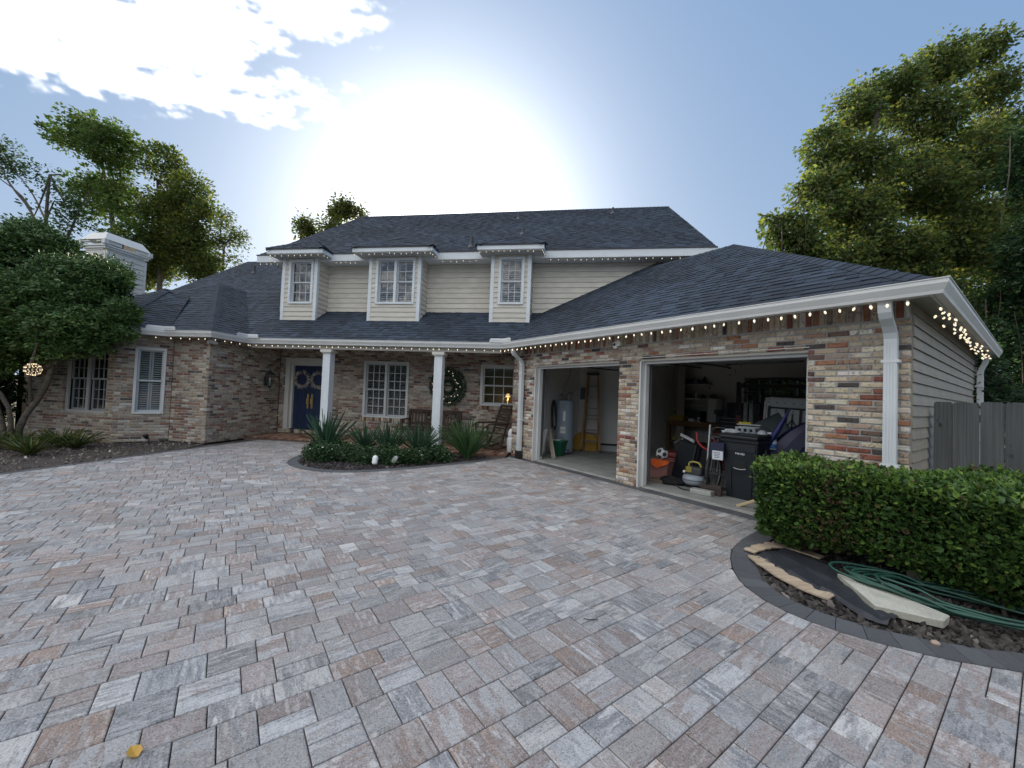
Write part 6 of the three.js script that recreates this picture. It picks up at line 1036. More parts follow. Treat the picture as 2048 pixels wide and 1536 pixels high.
// ================================================================ garage contents
R = mulberry(5150);
const FL = 0.03;
const gThing = (name, label, cat, t, s, ry = 0, y = FL, group) => placeG(thing(name, label, cat, group), t, y, s, ry);
const P_ = (parent, name, col, fn, mat = M.plastic) => { const b = mb().color(col); fn(b); return b.build(name, mat, parent); };
const RB = (w, h, d, r = 0.01, n = 2) => new RoundedBoxGeometry(w, h, d, n, r);
{ // water heater
  const t = thing('water_heater', 'grey upright water heater in the corner of the single garage bay', 'water heater', undefined, -0.20, FL, -10.52, -0.5);
  P_(t, 'tank', [0.27, 0.33, 0.39], (b) => { b.add(new THREE.LatheGeometry([[0.001, 0.02], [0.235, 0.02], [0.24, 0.05], [0.24, 1.34], [0.232, 1.37], [0.2, 1.39], [0.001, 1.40]].map(([a, c]) => new THREE.Vector2(a, c)), 32)); });
  P_(t, 'label', [0.72, 0.72, 0.70], (b) => { b.at(rot(0, 0.45, 0)); b.box(-0.03, 0.85, 0.232, 0.03, 1.10, 0.243); b.at(rot(0, 0.35, 0)); b.box(-0.07, 0.62, 0.228, 0.07, 0.70, 0.244); b.box(-0.07, 0.53, 0.228, 0.07, 0.60, 0.244); });
  P_(t, 'access_panel', [0.24, 0.29, 0.34], (b) => { b.at(rot(0, 0.3, 0)); b.box(-0.07, 1.16, 0.225, 0.07, 1.32, 0.246); b.box(-0.07, 0.28, 0.225, 0.07, 0.44, 0.246); });
  P_(t, 'pipe', [0.35, 0.30, 0.26], (b) => { b.cyl(V3(-0.1, 1.38, 0), V3(-0.1, 1.56, 0), 0.014); b.cyl(V3(0.1, 1.38, 0), V3(0.1, 1.62, 0), 0.014); b.cyl(V3(0.1, 1.6, 0), V3(0.25, 1.65, -0.1), 0.012); b.tube([V3(-0.1, 1.5, 0), V3(-0.05, 1.6, 0.06), V3(0.1, 1.5, 0.05)], 0.012, 12, 6); }, M.steel);
  P_(t, 'valve', [0.05, 0.05, 0.05], (b) => { b.cyl(V3(-0.18, 1.53, 0.02), V3(0.0, 1.55, 0.04), 0.012); b.cyl(V3(0.02, 1.50, 0.06), V3(0.16, 1.60, 0.06), 0.012); b.add(new THREE.TorusGeometry(0.035, 0.01, 6, 16).translate(0.2, 1.56, 0.02)); b.cyl(V3(0.2, 0.1, 0.14), V3(0.24, 0.1, 0.18), 0.02); });
  P_(t, 'cable', [0.22, 0.22, 0.22], (b) => b.tube([V3(-0.08, 1.40, 0), V3(-0.06, 1.62, 0.02), V3(0.02, 1.85, 0.02), V3(0.12, 2.1, 0.0), V3(0.13, 2.58, -0.02)], 0.014, 30, 7), M.rubber);
}
{ // folding ladder
  const t = thing('step_ladder', 'tall wooden-coloured step ladder leaning beside the water heater', 'ladder', undefined, 0.52, FL, -11.02, -0.12), c = [0.36, 0.20, 0.09];
  const rail = (x0, x1, z0, z1) => P_(t, 'rail', c, (b) => b.bar(V3(x0, 0, z0), V3(x1, 2.12, z1), 0.05, 0.075), M.wood);
  rail(-0.25, -0.135, 0.08, -0.02); rail(0.25, 0.135, 0.08, -0.02); rail(-0.21, -0.13, -0.10, -0.10); rail(0.21, 0.13, -0.10, -0.10);
  for (let i = 1; i < 7; i++) { const s = i * 0.3 / 2.12, w = mix(0.25, 0.135, s); P_(t, 'tread', [0.16, 0.15, 0.15], (b) => b.box(-w + 0.012, i * 0.3 - 0.015, mix(0.03, -0.06, s), w - 0.012, i * 0.3 + 0.01, mix(0.12, 0.03, s)), M.steel); }
  P_(t, 'cap', [0.02, 0.02, 0.03], (b) => b.add(RB(0.34, 0.07, 0.20, 0.02).translate(0, 2.14, -0.05)));
  P_(t, 'rear_brace', [0.14, 0.13, 0.13], (b) => { for (const y of [0.5, 1.0, 1.5]) b.bar(V3(-0.19, y, -0.10), V3(0.19, y, -0.10), 0.03, 0.012); }, M.steel);
  for (const x of [-0.25, 0.25]) P_(t, 'foot', [0.02, 0.02, 0.02], (b) => b.cb(x, 0.03, 0.08, 0.05, 0.06, 0.1));
}
{ // green bin
  const t = gThing('storage_bin', 'small green plastic bin with papers on top in the single bay', 'bin', -7.25, 1.02, 0.25);
  const shell = (b, w0, d0, w1, d1, y0, y1) => { const B = [[-w0, -d0], [w0, -d0], [w0, d0], [-w0, d0]].map(([x, z]) => V3(x, y0, z)), T = [[-w1, -d1], [w1, -d1], [w1, d1], [-w1, d1]].map(([x, z]) => V3(x, y1, z)); for (let i = 0; i < 4; i++) { const j = (i + 1) % 4; b.poly([B[j], B[i], T[i], T[j]]); } b.polyUp(T); };
  P_(t, 'tub', [0.012, 0.10, 0.055], (b) => shell(b, 0.125, 0.10, 0.18, 0.14, 0, 0.34)); P_(t, 'rim', [0.015, 0.12, 0.065], (b) => { b.add(RB(0.40, 0.05, 0.32, 0.012).translate(0, 0.36, 0)); b.box(-0.09, 0.27, 0.125, 0.05, 0.285, 0.142); });
  P_(t, 'paper', [0.62, 0.66, 0.62], (b) => { b.at(rot(0.06, 0.3, 0.05)); b.box(-0.11, 0.388, -0.09, 0.09, 0.40, 0.08); }, M.matte);
}
{ // yellow plastic tray leaning on the wall
  const t = thing('yellow_tray', 'yellow arched plastic tray standing behind the ladder', 'tray', undefined, 0.38, FL, -11.22, -0.1), c = [0.42, 0.24, 0.015], sh = new THREE.Shape(); sh.moveTo(-0.30, 0); sh.lineTo(0.30, 0); sh.lineTo(0.31, 0.30); sh.quadraticCurveTo(0.28, 0.50, 0, 0.50); sh.quadraticCurveTo(-0.28, 0.50, -0.31, 0.30); sh.closePath();
  P_(t, 'back', c, (b) => b.add(new THREE.ExtrudeGeometry(sh, { depth: 0.02, bevelEnabled: true, bevelSize: 0.008, bevelThickness: 0.008, bevelSegments: 2 })));
  P_(t, 'rim', c, (b) => b.tube([V3(-0.30, 0.01, 0.03), V3(-0.31, 0.30, 0.03), V3(-0.22, 0.45, 0.03), V3(0, 0.50, 0.03), V3(0.22, 0.45, 0.03), V3(0.31, 0.30, 0.03), V3(0.30, 0.01, 0.03)], 0.018, 40, 7)); P_(t, 'moulding', c, (b) => { b.add(new THREE.TorusGeometry(0.17, 0.014, 6, 20, Math.PI).translate(0, 0.22, 0.03)); b.box(-0.25, 0.08, 0.02, 0.25, 0.11, 0.045); });
}
{ const t = thing('breaker_panel', 'dark electrical panel on the wall beside the ladder', 'electrical panel', undefined, 0.285, 1.62, -11.34); P_(t, 'door', [0.045, 0.06, 0.055], (b) => b.add(RB(0.18, 0.34, 0.03, 0.006))); P_(t, 'latch', [0.1, 0.1, 0.1], (b) => b.cb(0.06, 0, 0.018, 0.015, 0.04, 0.01)); P_(t, 'hinge', [0.06, 0.07, 0.07], (b) => { b.cb(-0.088, 0.11, 0.012, 0.01, 0.05, 0.012); b.cb(-0.088, -0.11, 0.012, 0.01, 0.05, 0.012); });
  const u = thing('light_switch', 'small wall switch plate below the electrical panel', 'switch', undefined, 0.30, 1.12, -11.343); P_(u, 'plate', [0.6, 0.6, 0.57], (b) => b.add(RB(0.075, 0.12, 0.008, 0.003))); P_(u, 'toggle', [0.7, 0.7, 0.68], (b) => b.cb(0, 0.005, 0.01, 0.012, 0.026, 0.014)); }
{ // pipes, hose and boards by the left jamb
  const t = gThing('vacuum_pipe', 'silver duct pipe standing against the garage wall by the opening', 'pipe', -7.72, 0.95); P_(t, 'duct', [0.42, 0.43, 0.44], (b) => { b.cyl(V3(0, 0.55, 0), V3(0, 2.0, 0), 0.035, 0.035, 14); for (const y of [0.9, 1.4, 1.9]) b.cyl(V3(0, y, 0), V3(0, y + 0.05, 0), 0.04, 0.04, 14); }, M.steel); P_(t, 'canister', [0.66, 0.67, 0.68], (b) => { b.cyl(V3(0, 0.02, 0), V3(0, 0.5, 0), 0.05, 0.05, 14); b.cyl(V3(0, 0.5, 0), V3(0, 0.56, 0), 0.05, 0.035, 14); });
  const h = gThing('black_hose', 'black vacuum hose hung in a loop on the garage wall', 'hose', -7.70, 1.3); P_(h, 'loop', [0.015, 0.015, 0.017], (b) => { b.tube([V3(-0.05, 0.65, 0.05), V3(-0.07, 1.1, 0.05), V3(-0.02, 1.38, 0.06), V3(0.06, 1.2, 0.06), V3(0.08, 0.8, 0.06), V3(0.05, 0.62, 0.05)], 0.026, 40, 8); }, M.rubber); P_(h, 'nozzle', [0.6, 0.6, 0.6], (b) => b.cyl(V3(0.07, 0.72, 0.07), V3(0.06, 0.95, 0.07), 0.02)); P_(h, 'hook', [0.3, 0.3, 0.3], (b) => b.tube([V3(-0.02, 1.40, 0.10), V3(-0.02, 1.34, 0.06), V3(-0.02, 1.36, -0.02)], 0.006, 8, 5));
  const bd = gThing('white_board', 'white board leaning inside the left jamb of the single bay', 'board', -6.99, 0.34); P_(bd, 'board', [0.66, 0.68, 0.70], (b) => { b.bar(V3(-0.03, 0, 0.1), V3(-0.12, 0.68, -0.12), 0.10, 0.018); }, M.paint); P_(bd, 'edge', [0.5, 0.5, 0.5], (b) => b.bar(V3(0.02, 0, 0.11), V3(-0.06, 0.68, -0.11), 0.008, 0.02), M.paint);
  const pb = gThing('patterned_plank', 'pale patterned plank leaning in front of the green bin', 'plank', -7.02, 0.62); P_(pb, 'plank', [0.42, 0.37, 0.30], (b) => b.bar(V3(0.13, 0, 0.06), V3(-0.15, 0.60, -0.02), 0.11, 0.025), M.wood); P_(pb, 'print', [0.14, 0.12, 0.10], (b) => { for (let i = 0; i < 7; i++) for (const o of [-0.025, 0.025]) { const s = (i + 0.5) / 7, p = V3(mix(0.13, -0.15, s), s * 0.60, mix(0.06, -0.02, s) + 0.0135); b.cb(p.x + o * 0.9, p.y + o * 0.42, p.z, 0.02, 0.02, 0.004); } }, M.matte);
}
// ---- double bay, front row
{ const t = gThing('storage_tub', 'dusty pink plastic tub near the brick pillar with an orange cloth', 'tub', -4.31, 0.92, 0.2, FL + 0.05); const c = [0.30, 0.15, 0.135];
  P_(t, 'tub', c, (b) => { const ring = (w, d, y) => [V3(-w, y, d), V3(w, y, d), V3(w, y, -d), V3(-w, y, -d)], A = ring(0.15, 0.12, 0), B = ring(0.185, 0.15, 0.30); for (let i = 0; i < 4; i++) { const j = (i + 1) % 4; b.poly([A[i], A[j], B[j], B[i]]); } b.polyUp(ring(0.18, 0.145, 0.285)); }); P_(t, 'rim', c, (b) => b.add(RB(0.40, 0.03, 0.33, 0.01).translate(0, 0.30, 0)));
  const cl = gThing('orange_cloth', 'bright orange cloth draped over the edge of the pink tub', 'cloth', -4.27, 0.90, 0.2, FL + 0.37); P_(cl, 'cloth', [0.75, 0.13, 0.025], (b) => { const g = (u, v) => { const x = -0.14 + u * 0.32, z = 0.04 + Math.min(v, 0.45) * 0.28, drop = Math.max(0, v - 0.45) * (0.26 * (1 - Math.abs(u - 0.35) * 1.1)); return V3(x, 0.006 - drop + 0.004 * Math.sin(u * 14), z + 0.012 * Math.sin(u * 11) * v + (v > 0.45 ? 0.012 : 0)); }; for (let i = 0; i < 12; i++) for (let j = 0; j < 10; j++) { const a = [i / 12, (i + 1) / 12, j / 10, (j + 1) / 10]; b.poly([g(a[0], a[3]), g(a[1], a[3]), g(a[1], a[2])]); b.poly([g(a[0], a[3]), g(a[1], a[2]), g(a[0], a[2])]); } }, M.cloth);
  const ball = gThing('soccer_ball', 'white and dark soccer ball resting on the pink tub', 'ball', -4.34, 0.99, 0, FL + 0.47); const ic = new THREE.IcosahedronGeometry(0.11, 4), V = []; const ph = (1 + Math.sqrt(5)) / 2; for (const a of [-1, 1]) for (const d of [-1, 1]) { V.push(V3(0, a, d * ph).normalize(), V3(a, d * ph, 0).normalize(), V3(d * ph, 0, a).normalize()); } const bb = mb(), nn = ic.toNonIndexed ? ic : ic; const pos = nn.attributes.position, w = mb(), k = mb(); for (let i = 0; i < pos.count; i += 3) { const a = [0, 1, 2].map((j) => V3(pos.getX(i + j), pos.getY(i + j), pos.getZ(i + j))), m = a[0].clone().add(a[1]).add(a[2]).normalize(), dk = V.some((v) => v.dot(m) > 0.935); const tg = dk ? k : w; tg.color(dk ? [0.03, 0.05, 0.06] : [0.72, 0.76, 0.76]); for (const p of a) tg.push(p, p.clone().normalize(), 0, 0); } w.build('white_panel', M.plastic, ball); k.build('dark_panel', M.plastic, ball);
  const rb = gThing('red_cooler', 'dark red cooler behind the soccer ball', 'cooler', -4.42, 1.55); P_(rb, 'body', [0.16, 0.022, 0.02], (b) => b.add(RB(0.42, 0.36, 0.30, 0.03).translate(0, 0.18, 0))); P_(rb, 'lid', [0.18, 0.028, 0.025], (b) => b.add(RB(0.45, 0.10, 0.33, 0.03).translate(0, 0.41, 0)));
  const wd = gThing('wood_block', 'flat wooden block under the pink tub at the garage threshold', 'wood block', -4.24, 0.66, 0.15); P_(wd, 'block', [0.22, 0.16, 0.12], (b) => b.slab(-0.16, 0, 0.18, 0.05, -0.12, 0.12, 0.006, 0.004), M.wood); }
{ const t = gThing('black_suitcase', 'large black hard panel case leaning beside the pink tub', 'case', -4.0, 1.12, -0.35); P_(t, 'shell', [0.012, 0.016, 0.022], (b) => { b.at(rot(-0.16, 0, -0.10)); b.add(RB(0.46, 0.72, 0.16, 0.025, 3).translate(0, 0.38, 0)); }); P_(t, 'trim', [0.02, 0.026, 0.034], (b) => { b.at(rot(-0.16, 0, -0.10)); b.add(RB(0.47, 0.73, 0.02, 0.008).translate(0, 0.38, 0.0)); b.box(-0.19, 0.1, 0.08, 0.19, 0.115, 0.086); b.box(-0.19, 0.66, 0.08, 0.19, 0.675, 0.086); }); P_(t, 'handle', [0.02, 0.02, 0.022], (b) => { b.at(rot(-0.16, 0, -0.10)); b.tube([V3(-0.08, 0.73, 0), V3(-0.07, 0.78, 0), V3(0.07, 0.78, 0), V3(0.08, 0.73, 0)], 0.012, 12, 6); });
  const m = gThing('grey_tube', 'grey plastic strip lying on top of the black case', 'strip', -3.93, 1.12, -0.35, FL + 0.80); P_(m, 'strip', [0.45, 0.46, 0.48], (b) => b.bar(V3(-0.12, 0.06, 0.03), V3(0.18, -0.03, 0.0), 0.05, 0.02)); P_(m, 'end_cap', [0.3, 0.31, 0.32], (b) => b.cb(0.185, -0.032, 0, 0.02, 0.055, 0.025));
  const q = gThing('squeegee', 'white-handled squeegee leaning behind the pink tub', 'squeegee', -4.30, 1.75); P_(q, 'handle', [0.72, 0.73, 0.73], (b) => b.cyl(V3(0.12, 0.40, 0.3), V3(-0.05, 0.72, 0.05), 0.013)); P_(q, 'blade', [0.02, 0.02, 0.02], (b) => b.bar(V3(-0.22, 0.62, 0.06), V3(0.06, 0.80, 0.02), 0.05, 0.03));
  const bg = gThing('black_bag', 'crumpled black bag on the floor before the panel case', 'bag', -3.95, 0.72); P_(bg, 'sack', [0.012, 0.012, 0.014], (b) => { const g = new THREE.SphereGeometry(0.16, 16, 10), p = g.attributes.position; for (let i = 0; i < p.count; i++) { const k = 1 + 0.22 * Math.sin(p.getX(i) * 40) * Math.sin(p.getZ(i) * 33) + 0.1 * Math.sin(p.getY(i) * 60); p.setXYZ(i, p.getX(i) * 1.3 * k, Math.max(0, p.getY(i) * 0.5 * k + 0.05), p.getZ(i) * k); } g.computeVertexNormals(); b.add(g); }, M.cloth); P_(bg, 'strap', [0.02, 0.02, 0.022], (b) => b.tube([V3(-0.18, 0.05, 0.05), V3(-0.1, 0.13, 0.08), V3(0.05, 0.12, 0.1), V3(0.17, 0.05, 0.12)], 0.012, 14, 6), M.cloth); }
{ // pancake compressor
  const t = gThing('air_compressor', 'small grey and yellow air compressor on the garage floor', 'compressor', -3.62, 0.85, 0.1); P_(t, 'tank', [0.33, 0.37, 0.42], (b) => b.add(new THREE.LatheGeometry([[0.001, 0.05], [0.13, 0.05], [0.175, 0.075], [0.19, 0.12], [0.19, 0.16], [0.175, 0.2], [0.13, 0.225], [0.001, 0.225]].map(([a, c]) => new THREE.Vector2(a, c)), 26))); P_(t, 'band', [0.05, 0.05, 0.05], (b) => b.add(new THREE.TorusGeometry(0.191, 0.006, 6, 30).rotateX(Math.PI / 2).translate(0, 0.14, 0)), M.rubber);
  P_(t, 'motor_shroud', [0.05, 0.05, 0.055], (b) => b.add(RB(0.28, 0.14, 0.2, 0.04).translate(0.02, 0.29, 0))); P_(t, 'gauge_panel', [0.26, 0.23, 0.04], (b) => { b.add(RB(0.11, 0.10, 0.05, 0.015).translate(-0.05, 0.31, 0.10)); }); P_(t, 'handle', [0.45, 0.38, 0.10], (b) => b.tube([V3(-0.10, 0.34, 0), V3(-0.08, 0.42, 0), V3(0.08, 0.42, 0), V3(0.12, 0.34, 0)], 0.016, 14, 7)); for (const a of [0.5, 2.6, 4.7]) P_(t, 'foot', [0.02, 0.02, 0.02], (b) => b.cyl(V3(Math.cos(a) * 0.13, 0, Math.sin(a) * 0.13), V3(Math.cos(a) * 0.13, 0.07, Math.sin(a) * 0.13), 0.02));
  P_(t, 'gauge', [0.75, 0.75, 0.72], (b) => b.add(new THREE.CylinderGeometry(0.022, 0.022, 0.012, 14).rotateX(Math.PI / 2).translate(-0.12, 0.27, 0.13)));
  const h = gThing('air_hose', 'dark air hose trailing on the concrete by the compressor', 'hose', -3.5, 0.58); P_(h, 'hose', [0.02, 0.02, 0.022], (b) => b.tube([V3(-0.25, 0.012, 0.02), V3(-0.1, 0.012, 0.1), V3(0.05, 0.015, 0.06), V3(0.2, 0.012, 0.12), V3(0.24, 0.012, 0.0), V3(0.1, 0.02, -0.03)], 0.011, 50, 6), M.rubber); P_(h, 'fitting', [0.6, 0.6, 0.58], (b) => b.cyl(V3(-0.28, 0.013, 0.0), V3(-0.24, 0.013, 0.025), 0.014), M.metal); }
{ // bicycle seen from the front
  const t = gThing('bicycle', 'red and black bicycle facing out between compressor and wheeled bin', 'bicycle', -3.33, 1.25, 0.12);
  const wheel = (z) => { const w = part('wheel', t); P_(w, 'tyre', [0.018, 0.018, 0.02], (b) => b.add(new THREE.TorusGeometry(0.31, 0.026, 8, 36).rotateY(Math.PI / 2).translate(0, 0.335, z)), M.rubber); P_(w, 'rim', [0.35, 0.35, 0.36], (b) => b.add(new THREE.TorusGeometry(0.285, 0.010, 6, 36).rotateY(Math.PI / 2).translate(0, 0.335, z)), M.steel); P_(w, 'spoke', [0.4, 0.4, 0.4], (b) => { for (let i = 0; i < 14; i++) { const a = i / 14 * 6.283; b.cyl(V3(i % 2 ? 0.02 : -0.02, 0.335, z), V3(0, 0.335 + Math.sin(a) * 0.28, z + Math.cos(a) * 0.28), 0.0016, 0.0016, 4); } }, M.metal); };
  wheel(0.42); wheel(-0.55); P_(t, 'fork', [0.10, 0.10, 0.11], (b) => { for (const x of [-0.05, 0.05]) b.cyl(V3(x, 0.335, 0.42), V3(x, 0.68, 0.30), 0.014, 0.018); b.cb(0, 0.69, 0.30, 0.13, 0.04, 0.05); b.cyl(V3(0, 0.69, 0.30), V3(0, 0.86, 0.25), 0.018); }, M.steel);
  P_(t, 'frame', [0.30, 0.02, 0.025], (b) => { b.cyl(V3(0, 0.80, 0.26), V3(0, 0.66, -0.25), 0.018); b.cyl(V3(0, 0.72, 0.28), V3(0, 0.32, -0.15), 0.02); b.cyl(V3(0, 0.32, -0.15), V3(0, 0.80, -0.27), 0.016); for (const x of [-0.04, 0.04]) { b.cyl(V3(x, 0.32, -0.15), V3(x, 0.335, -0.55), 0.01); b.cyl(V3(x, 0.68, -0.25), V3(x, 0.335, -0.55), 0.009); } }); P_(t, 'handlebar', [0.03, 0.03, 0.032], (b) => b.tube([V3(-0.30, 0.95, 0.14), V3(-0.2, 0.94, 0.2), V3(0, 0.90, 0.24), V3(0.2, 0.94, 0.2), V3(0.30, 0.95, 0.14)], 0.013, 24, 7)); P_(t, 'saddle', [0.02, 0.02, 0.02], (b) => b.add(RB(0.13, 0.05, 0.26, 0.025, 3).translate(0, 0.83, -0.29))); P_(t, 'crank', [0.2, 0.2, 0.2], (b) => { b.add(new THREE.TorusGeometry(0.07, 0.01, 6, 20).rotateY(Math.PI / 2).translate(0.05, 0.32, -0.15)); b.bar(V3(0.07, 0.32, -0.15), V3(0.07, 0.16, -0.12), 0.02); b.cb(0.11, 0.16, -0.12, 0.09, 0.02, 0.05); }, M.steel);
  const r = gThing('red_hose_reel', 'coil of red tubing hanging over the bicycle', 'tubing', -3.55, 1.05, 0.2, FL + 0.82); P_(r, 'coil', [0.34, 0.02, 0.03], (b) => b.tube([V3(-0.14, 0.12, 0), V3(-0.12, -0.02, 0.03), V3(0, -0.14, 0.05), V3(0.13, -0.16, 0.03), V3(0.18, -0.05, 0), V3(0.12, 0.05, -0.02)], 0.018, 30, 7)); P_(r, 'clip', [0.2, 0.2, 0.2], (b) => b.cb(0.12, 0.05, -0.02, 0.04, 0.04, 0.04)); }
{ const t = gThing('hand_truck', 'black and silver hand truck with a labelled box strapped beside the bin', 'hand truck', -3.22, 0.80, 0.1); P_(t, 'frame', [0.06, 0.065, 0.07], (b) => { for (const x of [-0.14, 0.14]) b.cyl(V3(x, 0.12, 0), V3(x, 1.0, -0.12), 0.011); for (const y of [0.3, 0.6, 0.9]) b.cyl(V3(-0.14, y, -0.02 - y * 0.1), V3(0.14, y, -0.02 - y * 0.1), 0.012); b.tube([V3(-0.14, 1.0, -0.12), V3(-0.1, 1.05, -0.13), V3(0.1, 1.05, -0.13), V3(0.14, 1.0, -0.12)], 0.011, 12, 6); }, M.steel); P_(t, 'pale_upright', [0.55, 0.58, 0.6], (b) => b.cyl(V3(-0.155, 0.15, 0.02), V3(-0.155, 1.1, -0.1), 0.013), M.paint); P_(t, 'toe_plate', [0.04, 0.04, 0.04], (b) => b.cb(0, 0.10, 0.12, 0.36, 0.012, 0.24), M.steel); for (const x of [-0.19, 0.19]) P_(t, 'wheel', [0.02, 0.02, 0.02], (b) => b.add(new THREE.CylinderGeometry(0.11, 0.11, 0.05, 18).rotateZ(Math.PI / 2).translate(x, 0.11, -0.1)), M.rubber);
  const bx = gThing('labelled_box', 'blue box with a white printed label on the hand truck', 'box', -3.13, 0.66, 0.1, FL + 0.60); P_(bx, 'box', [0.014, 0.016, 0.05], (b) => b.cb(0, 0.12, 0, 0.2, 0.24, 0.1)); P_(bx, 'label', [0.62, 0.66, 0.70], (b) => { b.cb(0.01, 0.04, 0.052, 0.16, 0.14, 0.004); }, M.matte); P_(bx, 'print', [0.08, 0.10, 0.13], (b) => { for (let i = 0; i < 4; i++) b.cb(0.0, 0.08 - i * 0.025, 0.0555, 0.10 - i * 0.01, 0.008, 0.002); }, M.matte);
  const bl = gThing('concrete_block', 'chipped grey concrete block on the garage threshold', 'block', -3.27, 0.44, 0.1); P_(bl, 'block', [0.40, 0.41, 0.39], (b) => b.slab(-0.17, 0, 0.16, 0.075, -0.1, 0.05, 0.012, 0.006), M.concrete); const bp = gThing('brown_board', 'short brown board standing behind the concrete block', 'board', -3.20, 0.60, 0.1, FL); P_(bp, 'board', [0.075, 0.055, 0.05], (b) => b.slab(-0.16, 0.0, 0.16, 0.16, -0.03, 0.03, 0.005, 0.003), M.wood); }
{ // wheeled bin
  const t = gThing('wheeled_bin', 'tall black wheeled rubbish bin with clutter on its lid in the double bay', 'bin', -2.82, 0.98), c = [0.007, 0.011, 0.016];
  const ring = (w, d, y, dz = 0) => [V3(-w, y, d + dz), V3(w, y, d + dz), V3(w, y, -d + dz), V3(-w, y, -d + dz)];
  P_(t, 'body', c, (b) => { const lv = [ring(0.205, 0.22, 0.0, 0.02), ring(0.225, 0.25, 0.35), ring(0.255, 0.30, 0.90), ]; for (let k = 0; k < 2; k++) for (let i = 0; i < 4; i++) { const j = (i + 1) % 4; b.poly([lv[k][i], lv[k][j], lv[k + 1][j], lv[k + 1][i]]); } b.polyUp(lv[2]); for (const x of [-0.15, 0.15]) { b.bar(V3(x * 0.95, 0.02, 0.242), V3(x, 0.45, 0.262), 0.045, 0.02); } b.box(-0.225, 0.74, 0.275, 0.225, 0.90, 0.300); });
  P_(t, 'rim', c, (b) => { b.add(RB(0.56, 0.06, 0.66, 0.015).translate(0, 0.90, 0)); }); P_(t, 'lid', [0.009, 0.013, 0.018], (b) => { b.at(rot(0.02, 0, 0)); b.add(RB(0.58, 0.06, 0.70, 0.025, 3).translate(0, 0.965, 0.01)); b.add(RB(0.5, 0.03, 0.5, 0.014).translate(0, 1.0, 0)); });
  P_(t, 'grip_recess', [0.006, 0.008, 0.01], (b) => b.box(-0.085, 0.46, 0.245, 0.085, 0.60, 0.276)); P_(t, 'grip_bar', [0.45, 0.47, 0.48], (b) => b.tube([V3(-0.09, 0.475, 0.28), V3(-0.04, 0.465, 0.295), V3(0.04, 0.465, 0.295), V3(0.09, 0.475, 0.28)], 0.008, 12, 6), M.steel);
  for (const x of [-0.24, 0.24]) P_(t, 'wheel', [0.02, 0.02, 0.02], (b) => b.add(new THREE.CylinderGeometry(0.12, 0.12, 0.05, 20).rotateZ(Math.PI / 2).translate(x, 0.12, -0.24)), M.rubber);
  // number plate and side print
  const cv = document.createElement('canvas'); cv.width = 256; cv.height = 72; const g = cv.getContext('2d'); g.fillStyle = '#10161c'; g.fillRect(0, 0, 256, 72); g.fillStyle = '#e6ecf2'; g.font = 'bold 58px sans-serif'; g.textAlign = 'center'; g.fillText('710-763', 128, 57); const tx = new THREE.CanvasTexture(cv); tx.colorSpace = THREE.SRGBColorSpace;
  const pl = mesh('number_plate', new THREE.PlaneGeometry(0.17, 0.048), new THREE.MeshStandardMaterial({ map: tx, roughness: 0.6 }), t); pl.position.set(0, 0.70, 0.2835); pl.rotation.x = 0.07;
  const c2 = document.createElement('canvas'); c2.width = 256; c2.height = 256; const h = c2.getContext('2d'); h.fillStyle = '#10161c'; h.fillRect(0, 0, 256, 256); h.strokeStyle = h.fillStyle = '#c4ccd2'; h.lineWidth = 10; h.beginPath(); h.moveTo(128, 20); h.lineTo(80, 110); h.moveTo(128, 20); h.lineTo(176, 110); h.moveTo(95, 80); h.bezierCurveTo(120, 50, 130, 130, 165, 80); h.stroke(); h.font = 'bold 46px sans-serif'; h.textAlign = 'center'; h.fillText('WASTE PRO', 128, 172, 240); h.fillRect(30, 195, 196, 14); const t2 = new THREE.CanvasTexture(c2); t2.colorSpace = THREE.SRGBColorSpace;
  const sl = mesh('printed_logo', new THREE.PlaneGeometry(0.24, 0.24), new THREE.MeshStandardMaterial({ map: t2, roughness: 0.6 }), t); sl.position.set(0.2495, 0.68, 0.0); sl.rotation.set(0, Math.PI / 2, 0); sl.rotateX(0.055);
  // clutter on the lid
  const top0 = FL + 0.99;
  const r1 = gThing('metal_rack', 'shiny slotted metal rack lying on the bin lid', 'rack', -2.86, 1.02, 0.15, top0); P_(r1, 'tray', [0.5, 0.56, 0.6], (b) => { b.cb(0, 0.03, 0, 0.30, 0.012, 0.14); b.at(rot(0.5, 0, 0)); for (let i = 0; i < 4; i++) b.cb(-0.12 + i * 0.08, 0.08, 0.05, 0.038, 0.12, 0.012); b.cb(0, 0.145, 0.05, 0.28, 0.02, 0.014); }, M.steel); P_(r1, 'bar', [0.4, 0.42, 0.44], (b) => { b.cb(0, 0.15, -0.10, 0.34, 0.015, 0.05); b.cb(0, 0.11, -0.10, 0.30, 0.012, 0.05); }, M.steel);
  const r2 = gThing('clear_wrap', 'crumpled clear plastic wrap on the corner of the bin lid', 'plastic wrap', -3.02, 0.86, 0, top0); P_(r2, 'wrap', [0.45, 0.49, 0.52], (b) => { const g2 = new THREE.IcosahedronGeometry(0.09, 2), p = g2.attributes.position; for (let i = 0; i < p.count; i++) { const k = 1 + 0.35 * Math.sin(p.getX(i) * 70 + p.getZ(i) * 50) * Math.sin(p.getY(i) * 60); p.setXYZ(i, p.getX(i) * 1.7 * k, Math.max(0, p.getY(i) * 0.5 * k + 0.02), p.getZ(i) * k); } g2.computeVertexNormals(); b.add(g2); }); P_(r2, 'tape', [0.6, 0.62, 0.62], (b) => b.cb(0.05, 0.06, 0.05, 0.08, 0.012, 0.02));
